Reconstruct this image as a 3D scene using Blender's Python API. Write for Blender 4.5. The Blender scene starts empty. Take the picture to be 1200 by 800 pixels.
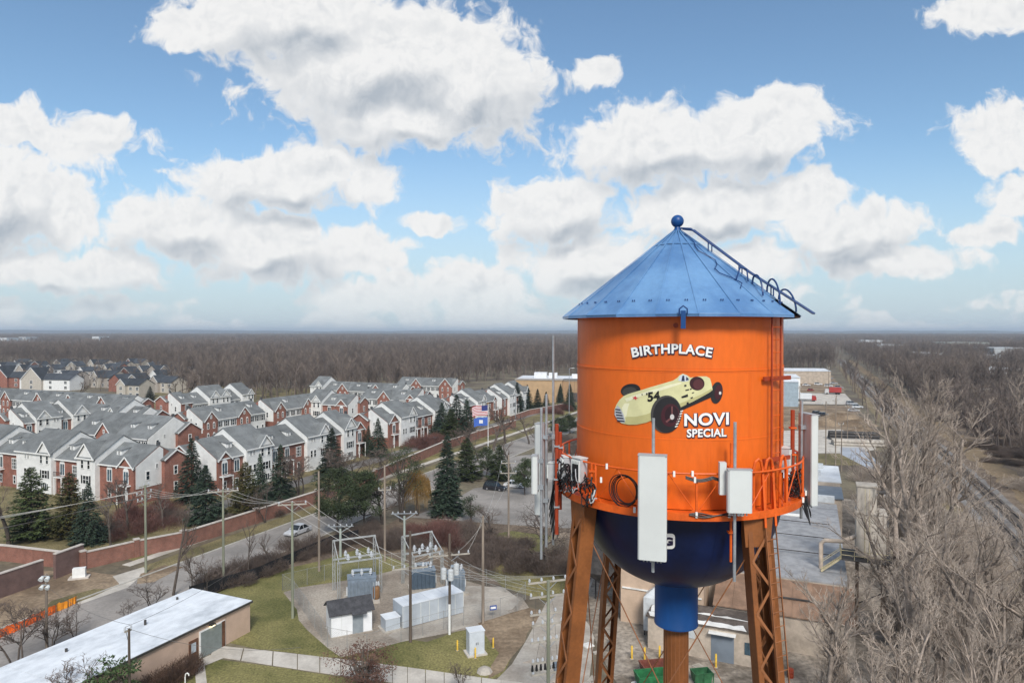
import bpy, bmesh, math, random
import numpy as np
from mathutils import Vector, Matrix

SC = bpy.context.scene
COL = SC.collection
PI = math.pi
R = math.radians

# ------------------------------------------------------------------ camera
CAM_H = 33.0
PITCH = math.atan(11.0 / 800.0)
cam_data = bpy.data.cameras.new('camera')
cam_data.sensor_width = 36.0
cam_data.lens = 24.0
cam_data.clip_start = 0.5
cam_data.clip_end = 60000.0
cam = bpy.data.objects.new('camera', cam_data)
COL.objects.link(cam)
cam.location = (0, 0, CAM_H)
cam.rotation_euler = (PI / 2 - PITCH, 0, 0)
SC.camera = cam

# ------------------------------------------------------------------ view
SC.view_settings.view_transform = 'Standard'
SC.view_settings.look = 'None'
SC.view_settings.gamma = 1.0
SC.view_settings.use_curve_mapping = False
SC.view_settings.exposure = 0.32
SC.cycles.max_bounces = 6
SC.cycles.diffuse_bounces = 3
SC.cycles.glossy_bounces = 3
SC.cycles.transparent_max_bounces = 8
SC.cycles.use_denoising = True
SC.cycles.volume_bounces = 0

# ------------------------------------------------------------------ sun (soft, through thin cloud), from behind the viewer
SUN_EL, SUN_AZ = 42.0, 172.0           # azimuth clockwise from +Y
sun_dir = Vector((math.sin(R(SUN_AZ)) * math.cos(R(SUN_EL)), math.cos(R(SUN_AZ)) * math.cos(R(SUN_EL)), math.sin(R(SUN_EL))))
sun_data = bpy.data.lights.new('sun', 'SUN')
sun_data.energy = 3.0
sun_data.angle = R(16)
sun_data.color = (1.0, 0.955, 0.89)
sun = bpy.data.objects.new('sun', sun_data)
COL.objects.link(sun)
sun.location = (0, 0, 80)
sun.rotation_euler = sun_dir.to_track_quat('Z', 'Y').to_euler()

# ------------------------------------------------------------------ world: Nishita sky with cumulus
world = bpy.data.worlds.new('World')
SC.world = world
world.use_nodes = True
wt = world.node_tree
wt.nodes.clear()


class NT:
    """small helper for writing node maths"""
    def __init__(self, tree):
        self.t = tree

    def node(self, kind, **kw):
        n = self.t.nodes.new(kind)
        for k, v in kw.items():
            setattr(n, k, v)
        return n

    def put(self, sock, v):
        if hasattr(v, 'is_linked'):
            self.t.links.new(v, sock)
        elif v is not None:
            sock.default_value = v

    def m(self, op, a, b=None, c=None, clamp=False):
        n = self.node('ShaderNodeMath', operation=op)
        n.use_clamp = clamp
        self.put(n.inputs[0], a)
        if b is not None:
            self.put(n.inputs[1], b)
        if c is not None:
            self.put(n.inputs[2], c)
        return n.outputs[0]

    def vm(self, op, a, b=None):
        n = self.node('ShaderNodeVectorMath', operation=op)
        self.put(n.inputs[0], a)
        if b is not None:
            self.put(n.inputs[1], b)
        return n.outputs['Value'] if op in ('LENGTH', 'DOT_PRODUCT') else n.outputs[0]

    def sep(self, v):
        n = self.node('ShaderNodeSeparateXYZ')
        self.put(n.inputs[0], v)
        return n.outputs[0], n.outputs[1], n.outputs[2]

    def comb(self, x, y, z=0.0):
        n = self.node('ShaderNodeCombineXYZ')
        for i, q in enumerate((x, y, z)):
            self.put(n.inputs[i], q)
        return n.outputs[0]

    def maprange(self, v, a, b, c=0.0, d=1.0, smooth=True):
        n = self.node('ShaderNodeMapRange')
        n.interpolation_type = 'SMOOTHSTEP' if smooth else 'LINEAR'
        for i, q in enumerate((v, a, b, c, d)):
            self.put(n.inputs[i], q)
        return n.outputs[0]

    def noise(self, vec, scale, detail=4.0, rough=0.55, dim='3D', distort=0.0):
        n = self.node('ShaderNodeTexNoise', noise_dimensions=dim)
        if vec is not None:
            self.put(n.inputs['Vector'], vec)
        n.inputs['Scale'].default_value = scale
        n.inputs['Detail'].default_value = detail
        n.inputs['Roughness'].default_value = rough
        n.inputs['Distortion'].default_value = distort
        return n

    def mix(self, f, a, b, blend='MIX'):
        n = self.node('ShaderNodeMix', data_type='RGBA', blend_type=blend)
        self.put(n.inputs[0], f)
        self.put(n.inputs[6], a)
        self.put(n.inputs[7], b)
        return n.outputs[2]


# clouds: (cx, cy, rx, ry) on the plane azimuth tangent * 8, elevation tangent * 8, as hundreds of units
CL_PX = [(455, 78, 190, 82), (345, 20, 140, 62), (550, 100, 95, 76), (475, 140, 130, 42), (255, 32, 80, 34),
         (320, 212, 118, 40), (372, 200, 60, 36), (436, 216, 34, 34), (95, 168, 85, 36), (15, 150, 70, 34),
         (5, 235, 85, 74), (82, 252, 58, 42), (205, 262, 100, 42), (315, 290, 110, 44), (425, 298, 58, 36), (70, 318, 140, 28),
         (560, 345, 75, 44), (505, 260, 36, 14), (700, 88, 31, 19), (770, 172, 122, 54), (860, 168, 100, 46), (915, 140, 76, 42),
         (645, 248, 75, 48), (690, 310, 110, 42), (820, 248, 100, 40), (930, 232, 60, 36), (995, 268, 98, 36), (1045, 308, 104, 24), (850, 305, 85, 26),
         (1178, 165, 70, 46), (1195, 228, 46, 28), (1157, 272, 38, 21), (1160, 14, 85, 30), (450, 348, 95, 34)]
CL_BIG = [c for c in CL_PX if c[2] * c[3] > 3300]


def cloud_group(name, clouds, detail, wdetail, back=None):
    g = bpy.data.node_groups.new(name, 'ShaderNodeTree')
    g.interface.new_socket('P', in_out='INPUT', socket_type='NodeSocketVector')
    g.interface.new_socket('Density', in_out='OUTPUT', socket_type='NodeSocketFloat')
    g.interface.new_socket('Bulk', in_out='OUTPUT', socket_type='NodeSocketFloat')
    g.interface.new_socket('Grain', in_out='OUTPUT', socket_type='NodeSocketFloat')
    k = NT(g)
    gin = k.node('NodeGroupInput')
    gout = k.node('NodeGroupOutput')
    P0 = gin.outputs[0]
    w1 = k.noise(P0, 1.6, wdetail, 0.6, '2D')
    warp = k.vm('SCALE', k.vm('SUBTRACT', w1.outputs['Color'], (0.5, 0.5, 0.5)))
    warp.node.inputs['Scale'].default_value = 0.42
    P1 = k.vm('ADD', P0, warp)
    acc = None
    for cx, cy, rx, ry in clouds:
        U0, V0, ru, rv = (cx - 600) / 100.0, (389 - cy) / 100.0, rx / 100.0, ry / 100.0
        n = k.node('ShaderNodeVectorMath', operation='MULTIPLY_ADD')
        k.put(n.inputs[0], P1)
        n.inputs[1].default_value = (1 / ru, 1 / rv, 0)
        n.inputs[2].default_value = (-U0 / ru, -V0 / rv, 0)
        q = k.vm('LENGTH', n.outputs[0])
        acc = q if acc is None else k.m('MINIMUM', acc, q)
    acc = k.m('SUBTRACT', 1.08, acc)
    n1 = k.noise(P1 if back is None else k.vm('ADD', P1, back), 2.6, detail, 0.62, '2D').outputs[0]
    _, yy, _ = k.sep(P1)
    # low rows of small cloud towards the horizon, and loose cloud overhead
    nb = k.noise(k.vm('MULTIPLY', P1, (0.75, 2.6, 1.0)), 1.0, 2.0, 0.5, '2D').outputs[0]
    low = k.m('MULTIPLY_ADD', k.maprange(yy, 0.05, 1.2, 1.0, 0.0), k.m('MULTIPLY_ADD', nb, 2.4, 0.0), -1.0)
    high = k.m('MULTIPLY_ADD', k.maprange(yy, 4.4, 6.0, 0.0, 1.0), k.m('MULTIPLY_ADD', nb, 2.4, -0.15), -1.0)
    acc = k.m('MAXIMUM', acc, k.m('MAXIMUM', low, high))
    dens = k.m('ADD', acc, k.m('MULTIPLY_ADD', n1, 1.35, -0.68))
    k.put(gout.inputs[0], dens)
    k.put(gout.inputs[1], acc)
    k.put(gout.inputs[2], n1)
    return g


GRP_ALL = cloud_group('cumulus', CL_PX, 7.0, 2.0)
GRP_BIG = cloud_group('cumulus_bulk', CL_BIG, 4.0, 2.0, (0.08, -0.24, 0.0))

wn = NT(wt)
tc = wn.node('ShaderNodeTexCoord')
dx_, dy_, dz_ = wn.sep(tc.outputs['Generated'])
az = wn.m('ARCTAN2', dx_, dy_)
# fold azimuth into +-45 degrees: the cloud field in view goes on, mirrored, all round the horizon
fold = wn.m('SUBTRACT', wn.m('PINGPONG', wn.m('ADD', az, PI / 4 + 2 * PI), PI / 2), PI / 4)
tu = wn.m('TANGENT', fold)
hyp = wn.m('SQRT', wn.m('MULTIPLY_ADD', dx_, dx_, wn.m('MULTIPLY', dy_, dy_)))
hyp = wn.m('MAXIMUM', wn.m('MULTIPLY', hyp, wn.m('COSINE', fold)), 0.05)
tv = wn.m('MAXIMUM', wn.m('DIVIDE', dz_, hyp), -0.02)
P = wn.comb(wn.m('MULTIPLY', tu, 8.0), wn.m('MULTIPLY', tv, 8.0))


def cloud_at(vec, gr):
    g = wn.node('ShaderNodeGroup')
    g.node_tree = gr
    wn.put(g.inputs[0], vec)
    return g.outputs[0], g.outputs[1], g.outputs[2]


d0, a0_, g0_ = cloud_at(P, GRP_ALL)
d1, a1_, g1_ = cloud_at(wn.vm('ADD', P, (-0.11, 0.31, 0.0)), GRP_BIG)
cover = wn.maprange(d0, -0.02, 0.32)
cover = wn.m('POWER', cover, 0.8)
# light from the upper left: thick cloud above and to the left shades what is below
shade = wn.maprange(wn.m('SUBTRACT', a1_, a0_), -0.22, 0.42, 0.06, 1.0)
relief = wn.m('MULTIPLY', wn.m('SUBTRACT', g1_, g0_), 1.15)
thick = wn.maprange(d0, 0.05, 0.75, 0.35, 1.0)
shade = wn.m('MULTIPLY', wn.m('ADD', shade, relief), thick, clamp=True)
ccol = wn.mix(shade, (9.0, 8.95, 8.85, 1), (4.5, 4.95, 5.5, 1))
sky = wn.node('ShaderNodeTexSky', sky_type='NISHITA')
sky.sun_disc = False
sky.sun_elevation = R(SUN_EL)
sky.sun_rotation = R(SUN_AZ)
sky.altitude = 200.0
sky.air_density = 1.0
sky.dust_density = 0.4
sky.ozone_density = 1.3
# thin high haze near the horizon
hz = wn.maprange(tv, -0.01, 0.30, 0.88, 0.0)
skyc = wn.mix(hz, wn.vm('MULTIPLY', sky.outputs[0], (1.22, 1.38, 1.40)), (5.1, 6.2, 7.2, 1))
# near the horizon clouds are veiled by the same haze
cov2 = wn.m('MULTIPLY', cover, wn.maprange(tv, -0.004, 0.10, 0.5, 1.0))
cov2 = wn.m('MULTIPLY', cov2, 0.97)
skymix = wn.mix(cov2, skyc, ccol)
bg = wn.node('ShaderNodeBackground')
wn.put(bg.inputs['Color'], skymix)
bg.inputs['Strength'].default_value = 0.082
wo = wn.node('ShaderNodeOutputWorld')
wt.links.new(bg.outputs[0], wo.inputs[0])
world.cycles.sampling_method = 'MANUAL'
world.cycles.sample_map_resolution = 256


# ------------------------------------------------------------------ places
SY, CY_ = math.sin(R(23.7)), math.cos(R(23.7))
DV = Vector((SY, CY_, 0))       # along the street, away
NV = Vector((-CY_, SY, 0))      # across the street, to the townhouses
ROT_ST = -R(23.7)


def ST(s, t, z=0.0):
    v = DV * s + NV * t
    return Vector((v.x, v.y, z))


def G(px, py, z=0.0):
    """the place at height z that a sighting from the survey point gives"""
    u, v = (px - 600) / 800.0, (400 - py) / 800.0
    c, s = math.cos(PITCH), math.sin(PITCH)
    d = Vector((u, c + s * v, -s + c * v))
    k = (z - CAM_H) / d.z
    return Vector((d.x * k, d.y * k, z))


def height_at(px, py, base):
    """height of the point on the vertical over base that is sighted at py"""
    v = (400 - py) / 800.0
    c, s = math.cos(PITCH), math.sin(PITCH)
    return CAM_H + base.y / (c + s * v) * (-s + c * v)


# ------------------------------------------------------------------ scene helpers
def tag(o, label=None, cat=None, group=None, kind=None):
    if label:
        o['label'] = label
    if cat:
        o['category'] = cat
    if group:
        o['group'] = group
    if kind:
        o['kind'] = kind
    return o


def thing(name, label, cat, loc=(0, 0, 0), rz=0.0, group=None):
    o = bpy.data.objects.new(name, None)
    o.empty_display_size = 0.2
    COL.objects.link(o)
    o.location = loc
    o.rotation_euler = (0, 0, rz)
    return tag(o, label, cat, group)


def link(name, me, parent=None, loc=None, rot=None, scale=None):
    o = bpy.data.objects.new(name, me)
    COL.objects.link(o)
    if parent is not None:
        o.parent = parent
    if loc is not None:
        o.location = loc
    if rot is not None:
        o.rotation_euler = rot
    if scale is not None:
        o.scale = scale
    return o


def copy_tree(root, loc, rz=0.0, scale=1.0, label=None):
    c = root.copy()
    COL.objects.link(c)
    c.location = loc
    c.rotation_euler = (0, 0, rz)
    c.scale = (scale, scale, scale) if not isinstance(scale, (tuple, list)) else scale
    if label:
        c['label'] = label
    for ch in root.children:
        d = ch.copy()
        COL.objects.link(d)
        d.parent = c
        for g in ch.children:
            e = g.copy()
            COL.objects.link(e)
            e.parent = d
    return c


def np_mesh(name, verts, quads=None, tris=None, smooth=False):
    me = bpy.data.meshes.new(name)
    verts = np.asarray(verts, dtype=np.float32).reshape(-1, 3)
    me.vertices.add(len(verts))
    me.vertices.foreach_set('co', verts.ravel())
    loops, starts, n = [], [], 0
    if quads is not None and len(quads):
        q = np.asarray(quads, dtype=np.int32).reshape(-1, 4)
        loops.append(q.ravel())
        starts.append(np.arange(len(q)) * 4)
        n += len(q) * 4
    if tris is not None and len(tris):
        q = np.asarray(tris, dtype=np.int32).reshape(-1, 3)
        loops.append(q.ravel())
        starts.append(n + np.arange(len(q)) * 3)
        n += len(q) * 3
    lp = np.concatenate(loops)
    st = np.concatenate(starts).astype(np.int32)
    me.loops.add(len(lp))
    me.loops.foreach_set('vertex_index', lp)
    me.polygons.add(len(st))
    me.polygons.foreach_set('loop_start', st)
    if smooth:
        me.polygons.foreach_set('use_smooth', np.ones(len(st), dtype=bool))
    me.update(calc_edges=True)
    return me


def prisms(segs, k=3):
    """segs: rows p0 p1 r0 r1 -> verts, quads"""
    a = np.asarray(segs, dtype=np.float64).reshape(-1, 8)
    p0, p1, r0, r1 = a[:, 0:3], a[:, 3:6], a[:, 6], a[:, 7]
    d = p1 - p0
    L = np.linalg.norm(d, axis=1, keepdims=True)
    L[L < 1e-9] = 1e-9
    d = d / L
    ref = np.where(np.abs(d[:, 2:3]) < 0.9, np.array([[0, 0, 1.0]]), np.array([[1.0, 0, 0]]))
    x = np.cross(d, ref)
    x /= np.linalg.norm(x, axis=1, keepdims=True)
    y = np.cross(d, x)
    ang = np.arange(k) * 2 * PI / k
    ring = x[:, None, :] * np.cos(ang)[None, :, None] + y[:, None, :] * np.sin(ang)[None, :, None]
    v0 = p0[:, None, :] + ring * r0[:, None, None]
    v1 = p1[:, None, :] + ring * r1[:, None, None]
    V = np.concatenate([v0, v1], axis=1).reshape(-1, 3)
    base = (np.arange(len(a)) * 2 * k)[:, None]
    i = np.arange(k)[None, :]
    j = (i + 1) % k
    Q = np.stack([base + j, base + i, base + i + k, base + j + k], axis=2).reshape(-1, 4)
    return V, Q


class MB:
    """collects boxes, tubes and faces for one mesh"""
    def __init__(self):
        self.v, self.f, self.mi, self.cur = [], [], [], 0

    def face(self, pts):
        n = len(self.v)
        self.v.extend([tuple(p) for p in pts])
        self.f.append(tuple(range(n, n + len(pts))))
        self.mi.append(self.cur)
        return self

    def box(self, x0, x1, y0, y1, z0, z1):
        n = len(self.v)
        self.v += [(x0, y0, z0), (x1, y0, z0), (x1, y1, z0), (x0, y1, z0), (x0, y0, z1), (x1, y0, z1), (x1, y1, z1), (x0, y1, z1)]
        for q in ((0, 3, 2, 1), (4, 5, 6, 7), (0, 1, 5, 4), (1, 2, 6, 5), (2, 3, 7, 6), (3, 0, 4, 7)):
            self.f.append(tuple(n + i for i in q))
            self.mi.append(self.cur)
        return self

    def bar(self, a, b, w, h=None, up=(0, 0, 1)):
        h = w if h is None else h
        a, b = Vector(a), Vector(b)
        d = (b - a).normalized()
        u = Vector(up)
        if abs(d.dot(u)) > 0.98:
            u = Vector((1, 0, 0))
        x = d.cross(u).normalized() * (w / 2)
        y = x.cross(d).normalized() * (h / 2)
        n = len(self.v)
        for p in (a, b):
            for sx, sy in ((-1, -1), (1, -1), (1, 1), (-1, 1)):
                self.v.append(tuple(p + x * sx + y * sy))
        for q in ((3, 2, 1, 0), (4, 5, 6, 7), (0, 1, 5, 4), (1, 2, 6, 5), (2, 3, 7, 6), (3, 0, 4, 7)):
            self.f.append(tuple(n + i for i in q))
            self.mi.append(self.cur)
        return self

    def tube(self, pts, r, k=6, closed=False, caps=True):
        pts = [Vector(p) for p in pts]
        m = len(pts)
        rr = r if isinstance(r, (list, tuple)) else [r] * m
        n = len(self.v)
        prev = None
        for i, p in enumerate(pts):
            if closed:
                d = pts[(i + 1) % m] - pts[i - 1]
            else:
                d = pts[min(i + 1, m - 1)] - pts[max(i - 1, 0)]
            d.normalize()
            if prev is None:
                ref = Vector((0, 0, 1)) if abs(d.z) < 0.9 else Vector((1, 0, 0))
                x = d.cross(ref).normalized()
            else:
                x = (prev - d * prev.dot(d)).normalized()
            prev = x
            y = d.cross(x)
            for j in range(k):
                a = 2 * PI * j / k
                self.v.append(tuple(p + (x * math.cos(a) + y * math.sin(a)) * rr[i]))
        for i in range(m if closed else m - 1):
            i2 = (i + 1) % m
            for j in range(k):
                j2 = (j + 1) % k
                self.f.append((n + i * k + j, n + i * k + j2, n + i2 * k + j2, n + i2 * k + j))
                self.mi.append(self.cur)
        if caps and not closed:
            self.f.append(tuple(n + j for j in reversed(range(k))))
            self.f.append(tuple(n + (m - 1) * k + j for j in range(k)))
            self.mi += [self.cur, self.cur]
        return self

    def lathe(self, prof, k=24, cx=0.0, cy=0.0, a0=0.0, a1=2 * PI):
        full = abs(a1 - a0 - 2 * PI) < 1e-6
        n = len(self.v)
        kk = k if full else k + 1
        for (r, z) in prof:
            for j in range(kk):
                a = a0 + (a1 - a0) * j / k
                self.v.append((cx + r * math.cos(a), cy + r * math.sin(a), z))
        for i in range(len(prof) - 1):
            for j in range(k):
                j2 = (j + 1) % kk
                self.f.append((n + i * kk + j, n + i * kk + j2, n + (i + 1) * kk + j2, n + (i + 1) * kk + j))
                self.mi.append(self.cur)
        return self

    def prism(self, poly, y0, y1, axis='y'):
        """polygon in the x-z plane pushed from y0 to y1"""
        n, k = len(self.v), len(poly)
        for yy in (y0, y1):
            for (x, z) in poly:
                self.v.append((x, yy, z) if axis == 'y' else (yy, x, z))
        self.f.append(tuple(n + i for i in range(k)))
        self.f.append(tuple(n + k + i for i in reversed(range(k))))
        self.mi += [self.cur, self.cur]
        for i in range(k):
            j = (i + 1) % k
            self.f.append((n + j, n + i, n + k + i, n + k + j))
            self.mi.append(self.cur)
        return self

    def mesh(self, name, mats, smooth=False, fix=True):
        me = bpy.data.meshes.new(name)
        me.from_pydata(self.v, [], self.f)
        if not isinstance(mats, (list, tuple)):
            mats = [mats]
        for m in mats:
            me.materials.append(m)
        if len(mats) > 1:
            me.polygons.foreach_set('material_index', self.mi)
        if fix or smooth:
            bm = bmesh.new()
            bm.from_mesh(me)
            if fix:
                bmesh.ops.recalc_face_normals(bm, faces=bm.faces)
            if smooth:
                for f in bm.faces:
                    f.smooth = True
                for e in bm.edges:
                    if len(e.link_faces) == 2 and e.calc_face_angle(0) > 0.7:
                        e.smooth = False
            bm.to_mesh(me)
            bm.free()
        me.update()
        return me

    def build(self, name, mats, parent=None, smooth=False, loc=None, rot=None, fix=True):
        return link(name, self.mesh(name, mats, smooth, fix), parent, loc, rot)


# ------------------------------------------------------------------ materials
MATS = {}


def pmat(name, col, rough=0.7, var=0.25, scale=3.0, col2=None, detail=5.0, bump=0.0, bscale=None, metallic=0.0, rand=0.0,
         stretch=None, spec=0.4, coat=0.0, thresh=(0.35, 0.65), world_space=False, fine=0.0, fscale=30.0):
    """noise-mottled procedural material; col2 is a second colour it drifts to"""
    if name in MATS:
        return MATS[name]
    m = bpy.data.materials.new(name)
    m.use_nodes = True
    t = m.node_tree
    b = t.nodes['Principled BSDF']
    k = NT(t)
    if world_space:
        geo = k.node('ShaderNodeNewGeometry')
        vec = geo.outputs['Position']
    else:
        tcn = k.node('ShaderNodeTexCoord')
        vec = tcn.outputs['Object']
    if stretch:
        vec = k.vm('MULTIPLY', vec, stretch)
    n = k.noise(vec, scale, detail, 0.6)
    f = k.maprange(n.outputs[0], thresh[0], thresh[1])
    c0 = tuple(c * (1 - var) for c in col) + (1,)
    c1 = (tuple(min(c * (1 + var), 0.95) for c in col) if col2 is None else tuple(col2)) + (1,)
    out = k.mix(f, c0, c1)
    if fine > 0:
        n2 = k.noise(vec, fscale, 3.0, 0.6)
        g = k.maprange(n2.outputs[0], 0.3, 0.7, 1 - fine, 1 + fine, smooth=False)
        vv = k.vm('SCALE', out)
        k.put(vv.node.inputs['Scale'], g)
        out = vv
    if rand > 0:
        oi = k.node('ShaderNodeObjectInfo')
        g = k.maprange(oi.outputs['Random'], 0, 1, 1 - rand, 1 + rand, smooth=False)
        vv = k.vm('SCALE', out)
        k.put(vv.node.inputs['Scale'], g)
        out = vv
    k.put(b.inputs['Base Color'], out)
    b.inputs['Roughness'].default_value = rough
    b.inputs['Metallic'].default_value = metallic
    b.inputs['Specular IOR Level'].default_value = spec
    b.inputs['Coat Weight'].default_value = coat
    if bump > 0:
        nb = k.noise(vec, bscale or scale * 4, 4.0, 0.6)
        bn = k.node('ShaderNodeBump')
        bn.inputs['Strength'].default_value = bump
        bn.inputs['Distance'].default_value = 0.05
        k.put(bn.inputs['Height'], nb.outputs[0])
        k.put(b.inputs['Normal'], bn.outputs[0])
    MATS[name] = m
    return m


def glassmat(name, col=(0.02, 0.028, 0.035), rough=0.12):
    m = pmat(name, col, rough, 0.4, 0.9, spec=0.6, rand=0.5)
    return m


def brickmat(name, c1, c2, mortar, scale=1.0, rand=0.1, var=0.18):
    if name in MATS:
        return MATS[name]
    m = bpy.data.materials.new(name)
    m.use_nodes = True
    t = m.node_tree
    b = t.nodes['Principled BSDF']
    k = NT(t)
    tcn = k.node('ShaderNodeTexCoord')
    x, y, z = k.sep(tcn.outputs['Object'])
    vec = k.comb(k.m('ADD', x, y), z, 0.0)
    br = k.node('ShaderNodeTexBrick')
    k.put(br.inputs['Vector'], vec)
    br.inputs['Color1'].default_value = c1 + (1,)
    br.inputs['Color2'].default_value = c2 + (1,)
    br.inputs['Mortar'].default_value = mortar + (1,)
    br.inputs['Scale'].default_value = scale
    br.inputs['Brick Width'].default_value = 0.22
    br.inputs['Row Height'].default_value = 0.075
    br.inputs['Mortar Size'].default_value = 0.009
    n = k.noise(tcn.outputs['Object'], 0.7, 5.0, 0.6)
    g = k.maprange(n.outputs[0], 0.3, 0.7, 1 - var, 1 + var)
    vv = k.vm('SCALE', br.outputs[0])
    k.put(vv.node.inputs['Scale'], g)
    oi = k.node('ShaderNodeObjectInfo')
    g2 = k.maprange(oi.outputs['Random'], 0, 1, 1 - rand, 1 + rand, smooth=False)
    v2 = k.vm('SCALE', vv)
    k.put(v2.node.inputs['Scale'], g2)
    k.put(b.inputs['Base Color'], v2)
    b.inputs['Roughness'].default_value = 0.85
    bn = k.node('ShaderNodeBump')
    bn.inputs['Strength'].default_value = 0.4
    bn.inputs['Distance'].default_value = 0.01
    k.put(bn.inputs['Height'], br.outputs['Fac'])
    bn.invert = True
    k.put(b.inputs['Normal'], bn.outputs[0])
    MATS[name] = m
    return m


def lapmat(name, col, pitch=0.12, rough=0.6, axis='z', var=0.06, depth=0.3):
    """lap siding or ribbed sheet: fine regular relief with weathering"""
    if name in MATS:
        return MATS[name]
    m = pmat(name, col, rough, var, 0.8, rand=0.04)
    t = m.node_tree
    b = t.nodes['Principled BSDF']
    k = NT(t)
    tcn = k.node('ShaderNodeTexCoord')
    x, y, z = k.sep(tcn.outputs['Object'])
    q = {'z': z, 'x': x, 'y': y}[axis]
    h = k.m('FRACT', k.m('MULTIPLY', q, 1.0 / pitch))
    bn = k.node('ShaderNodeBump')
    bn.inputs['Strength'].default_value = depth
    bn.inputs['Distance'].default_value = 0.02
    k.put(bn.inputs['Height'], h)
    k.put(b.inputs['Normal'], bn.outputs[0])
    return m


SHEETS = [0]


def ground_sheet(name, pts, mat, z=0.0, label=None, cat=None, kind='structure', cuts=0):
    """flat sheet from an outline of world points"""
    SHEETS[0] += 1
    z += SHEETS[0] * 0.0013
    me = bpy.data.meshes.new(name)
    me.from_pydata([(p[0], p[1], z) for p in pts], [], [tuple(range(len(pts)))])
    bm = bmesh.new()
    bm.from_mesh(me)
    bmesh.ops.recalc_face_normals(bm, faces=bm.faces)
    for f in bm.faces:
        if f.normal.z < 0:
            f.normal_flip()
    bmesh.ops.triangulate(bm, faces=bm.faces)
    bm.to_mesh(me)
    bm.free()
    me.materials.append(mat)
    o = link(name, me)
    tag(o, label, cat, None, kind)
    return o


def rough_outline(pts, step=4.0, amp=0.6, seed=1):
    """an outline whose edges wander, for turf and dirt"""
    rnd = random.Random(seed)
    out = []
    n = len(pts)
    for i in range(n):
        a, b = Vector(pts[i][:2]), Vector(pts[(i + 1) % n][:2])
        L = (b - a).length
        m = max(1, int(L / step))
        nrm = Vector((-(b - a).y, (b - a).x)).normalized()
        for j in range(m):
            p = a.lerp(b, j / m)
            w = 0 if j == 0 else rnd.uniform(-amp, amp)
            out.append((p.x + nrm.x * w, p.y + nrm.y * w))
    return out

# ================================================================== water tower
TAX, TAY = 4.59, 18.99
TR = 2.75
Z_EAVE, Z_APEX, Z_BAL = 33.42, 35.80, 28.74

M_ORANGE = pmat('tank orange paint', (0.70, 0.130, 0.011), 0.42, 0.07, 0.7, stretch=(1, 1, 0.3), fine=0.05, fscale=9, bump=0.12, bscale=0.9, spec=0.4)
M_ORANGE2 = pmat('balcony orange paint', (0.66, 0.105, 0.010), 0.5, 0.14, 1.6, fine=0.1, fscale=12)
M_RUSTRED = pmat('ladder red oxide paint', (0.30, 0.042, 0.013), 0.55, 0.15, 2.0)
M_ROOFBLUE = pmat('roof blue paint', (0.085, 0.205, 0.42), 0.30, 0.13, 0.8, col2=(0.135, 0.275, 0.48), bump=0.25, bscale=1.1, spec=0.5, fine=0.05, fscale=8)
M_BLUE = pmat('riser blue paint', (0.006, 0.060, 0.215), 0.4, 0.12, 1.2, stretch=(1, 1, 0.25))
M_DKBLUE = pmat('ladder dark blue paint', (0.012, 0.045, 0.15), 0.4, 0.1, 2)
M_NAVY = pmat('bowl navy paint', (0.0035, 0.0125, 0.062), 0.36, 0.25, 0.9, stretch=(1, 1, 0.4), fine=0.12, fscale=7, spec=0.5, bump=0.1, bscale=1.0)
M_BROWN = pmat('leg brown paint', (0.225, 0.078, 0.022), 0.55, 0.16, 1.4, fine=0.1, fscale=14)
M_BROWN_D = pmat('lacing brown paint', (0.27, 0.105, 0.040), 0.6, 0.15, 2.0)
M_ANT = pmat('antenna shell pale grey', (0.60, 0.62, 0.60), 0.5, 0.04, 1.0, spec=0.35)
M_ANTD = pmat('antenna back grey', (0.50, 0.51, 0.52), 0.55, 0.08, 1.0)
M_GALV = pmat('galvanised steel', (0.42, 0.45, 0.48), 0.38, 0.15, 3.0, metallic=0.55, fine=0.1)
M_BLACKCABLE = pmat('black cable jacket', (0.012, 0.012, 0.013), 0.45, 0.2, 5)
M_WHITECLIP = pmat('white cable clamp', (0.75, 0.75, 0.72), 0.4, 0.05, 5)
M_RADIO = pmat('radio unit grey', (0.42, 0.43, 0.44), 0.5, 0.1, 3)

tower = thing('water_tower', 'orange water tower with blue conical roof, navy bowl and brown lattice legs', 'water tower', (TAX, TAY, 0))
view_ang = math.atan2(-TAY, -TAX)       # direction from the axis to the viewer's side


def pol(r, deg, z):
    """tower-local point; deg is measured from the side seen in the photograph, positive to its right"""
    a = view_ang + R(deg)
    return Vector((r * math.cos(a), r * math.sin(a), z))


# --- tank shell: three courses of riveted plates
courses = [(33.42, 32.085, 4), (32.085, 30.43, 0), (30.43, 28.76, 4)]
NPL = 8
for ci, (zt, zb, offd) in enumerate(courses):
    rad = TR + (0.0, 0.007, 0.014)[ci]
    for k in range(NPL):
        a0 = view_ang + R(-6.5 + offd * 5.6 + k * 360 / NPL)
        a1 = a0 + R(360 / NPL)
        b = MB()
        ro = rad + (0.0035 if k % 2 else 0.0)
        zb2 = zb - 0.05 if ci < 2 else zb
        b.lathe([(ro - 0.012, zb2), (ro, zb2), (ro, zt), (ro - 0.012, zt)], 32, 0, 0, a0, a1 + 0.012)
        b.build('shell_plate', M_ORANGE, tower, smooth=True)

# lap strips (weld beads) round the tank and rivet rows
b = MB()
for zs in (32.085, 30.43):
    rr = TR + 0.016
    b.lathe([(rr - 0.02, zs - 0.03), (rr + 0.006, zs - 0.022), (rr + 0.006, zs + 0.012), (rr - 0.02, zs + 0.02)], 160)
b.build('seam_band', M_ORANGE, tower, smooth=True)


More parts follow.
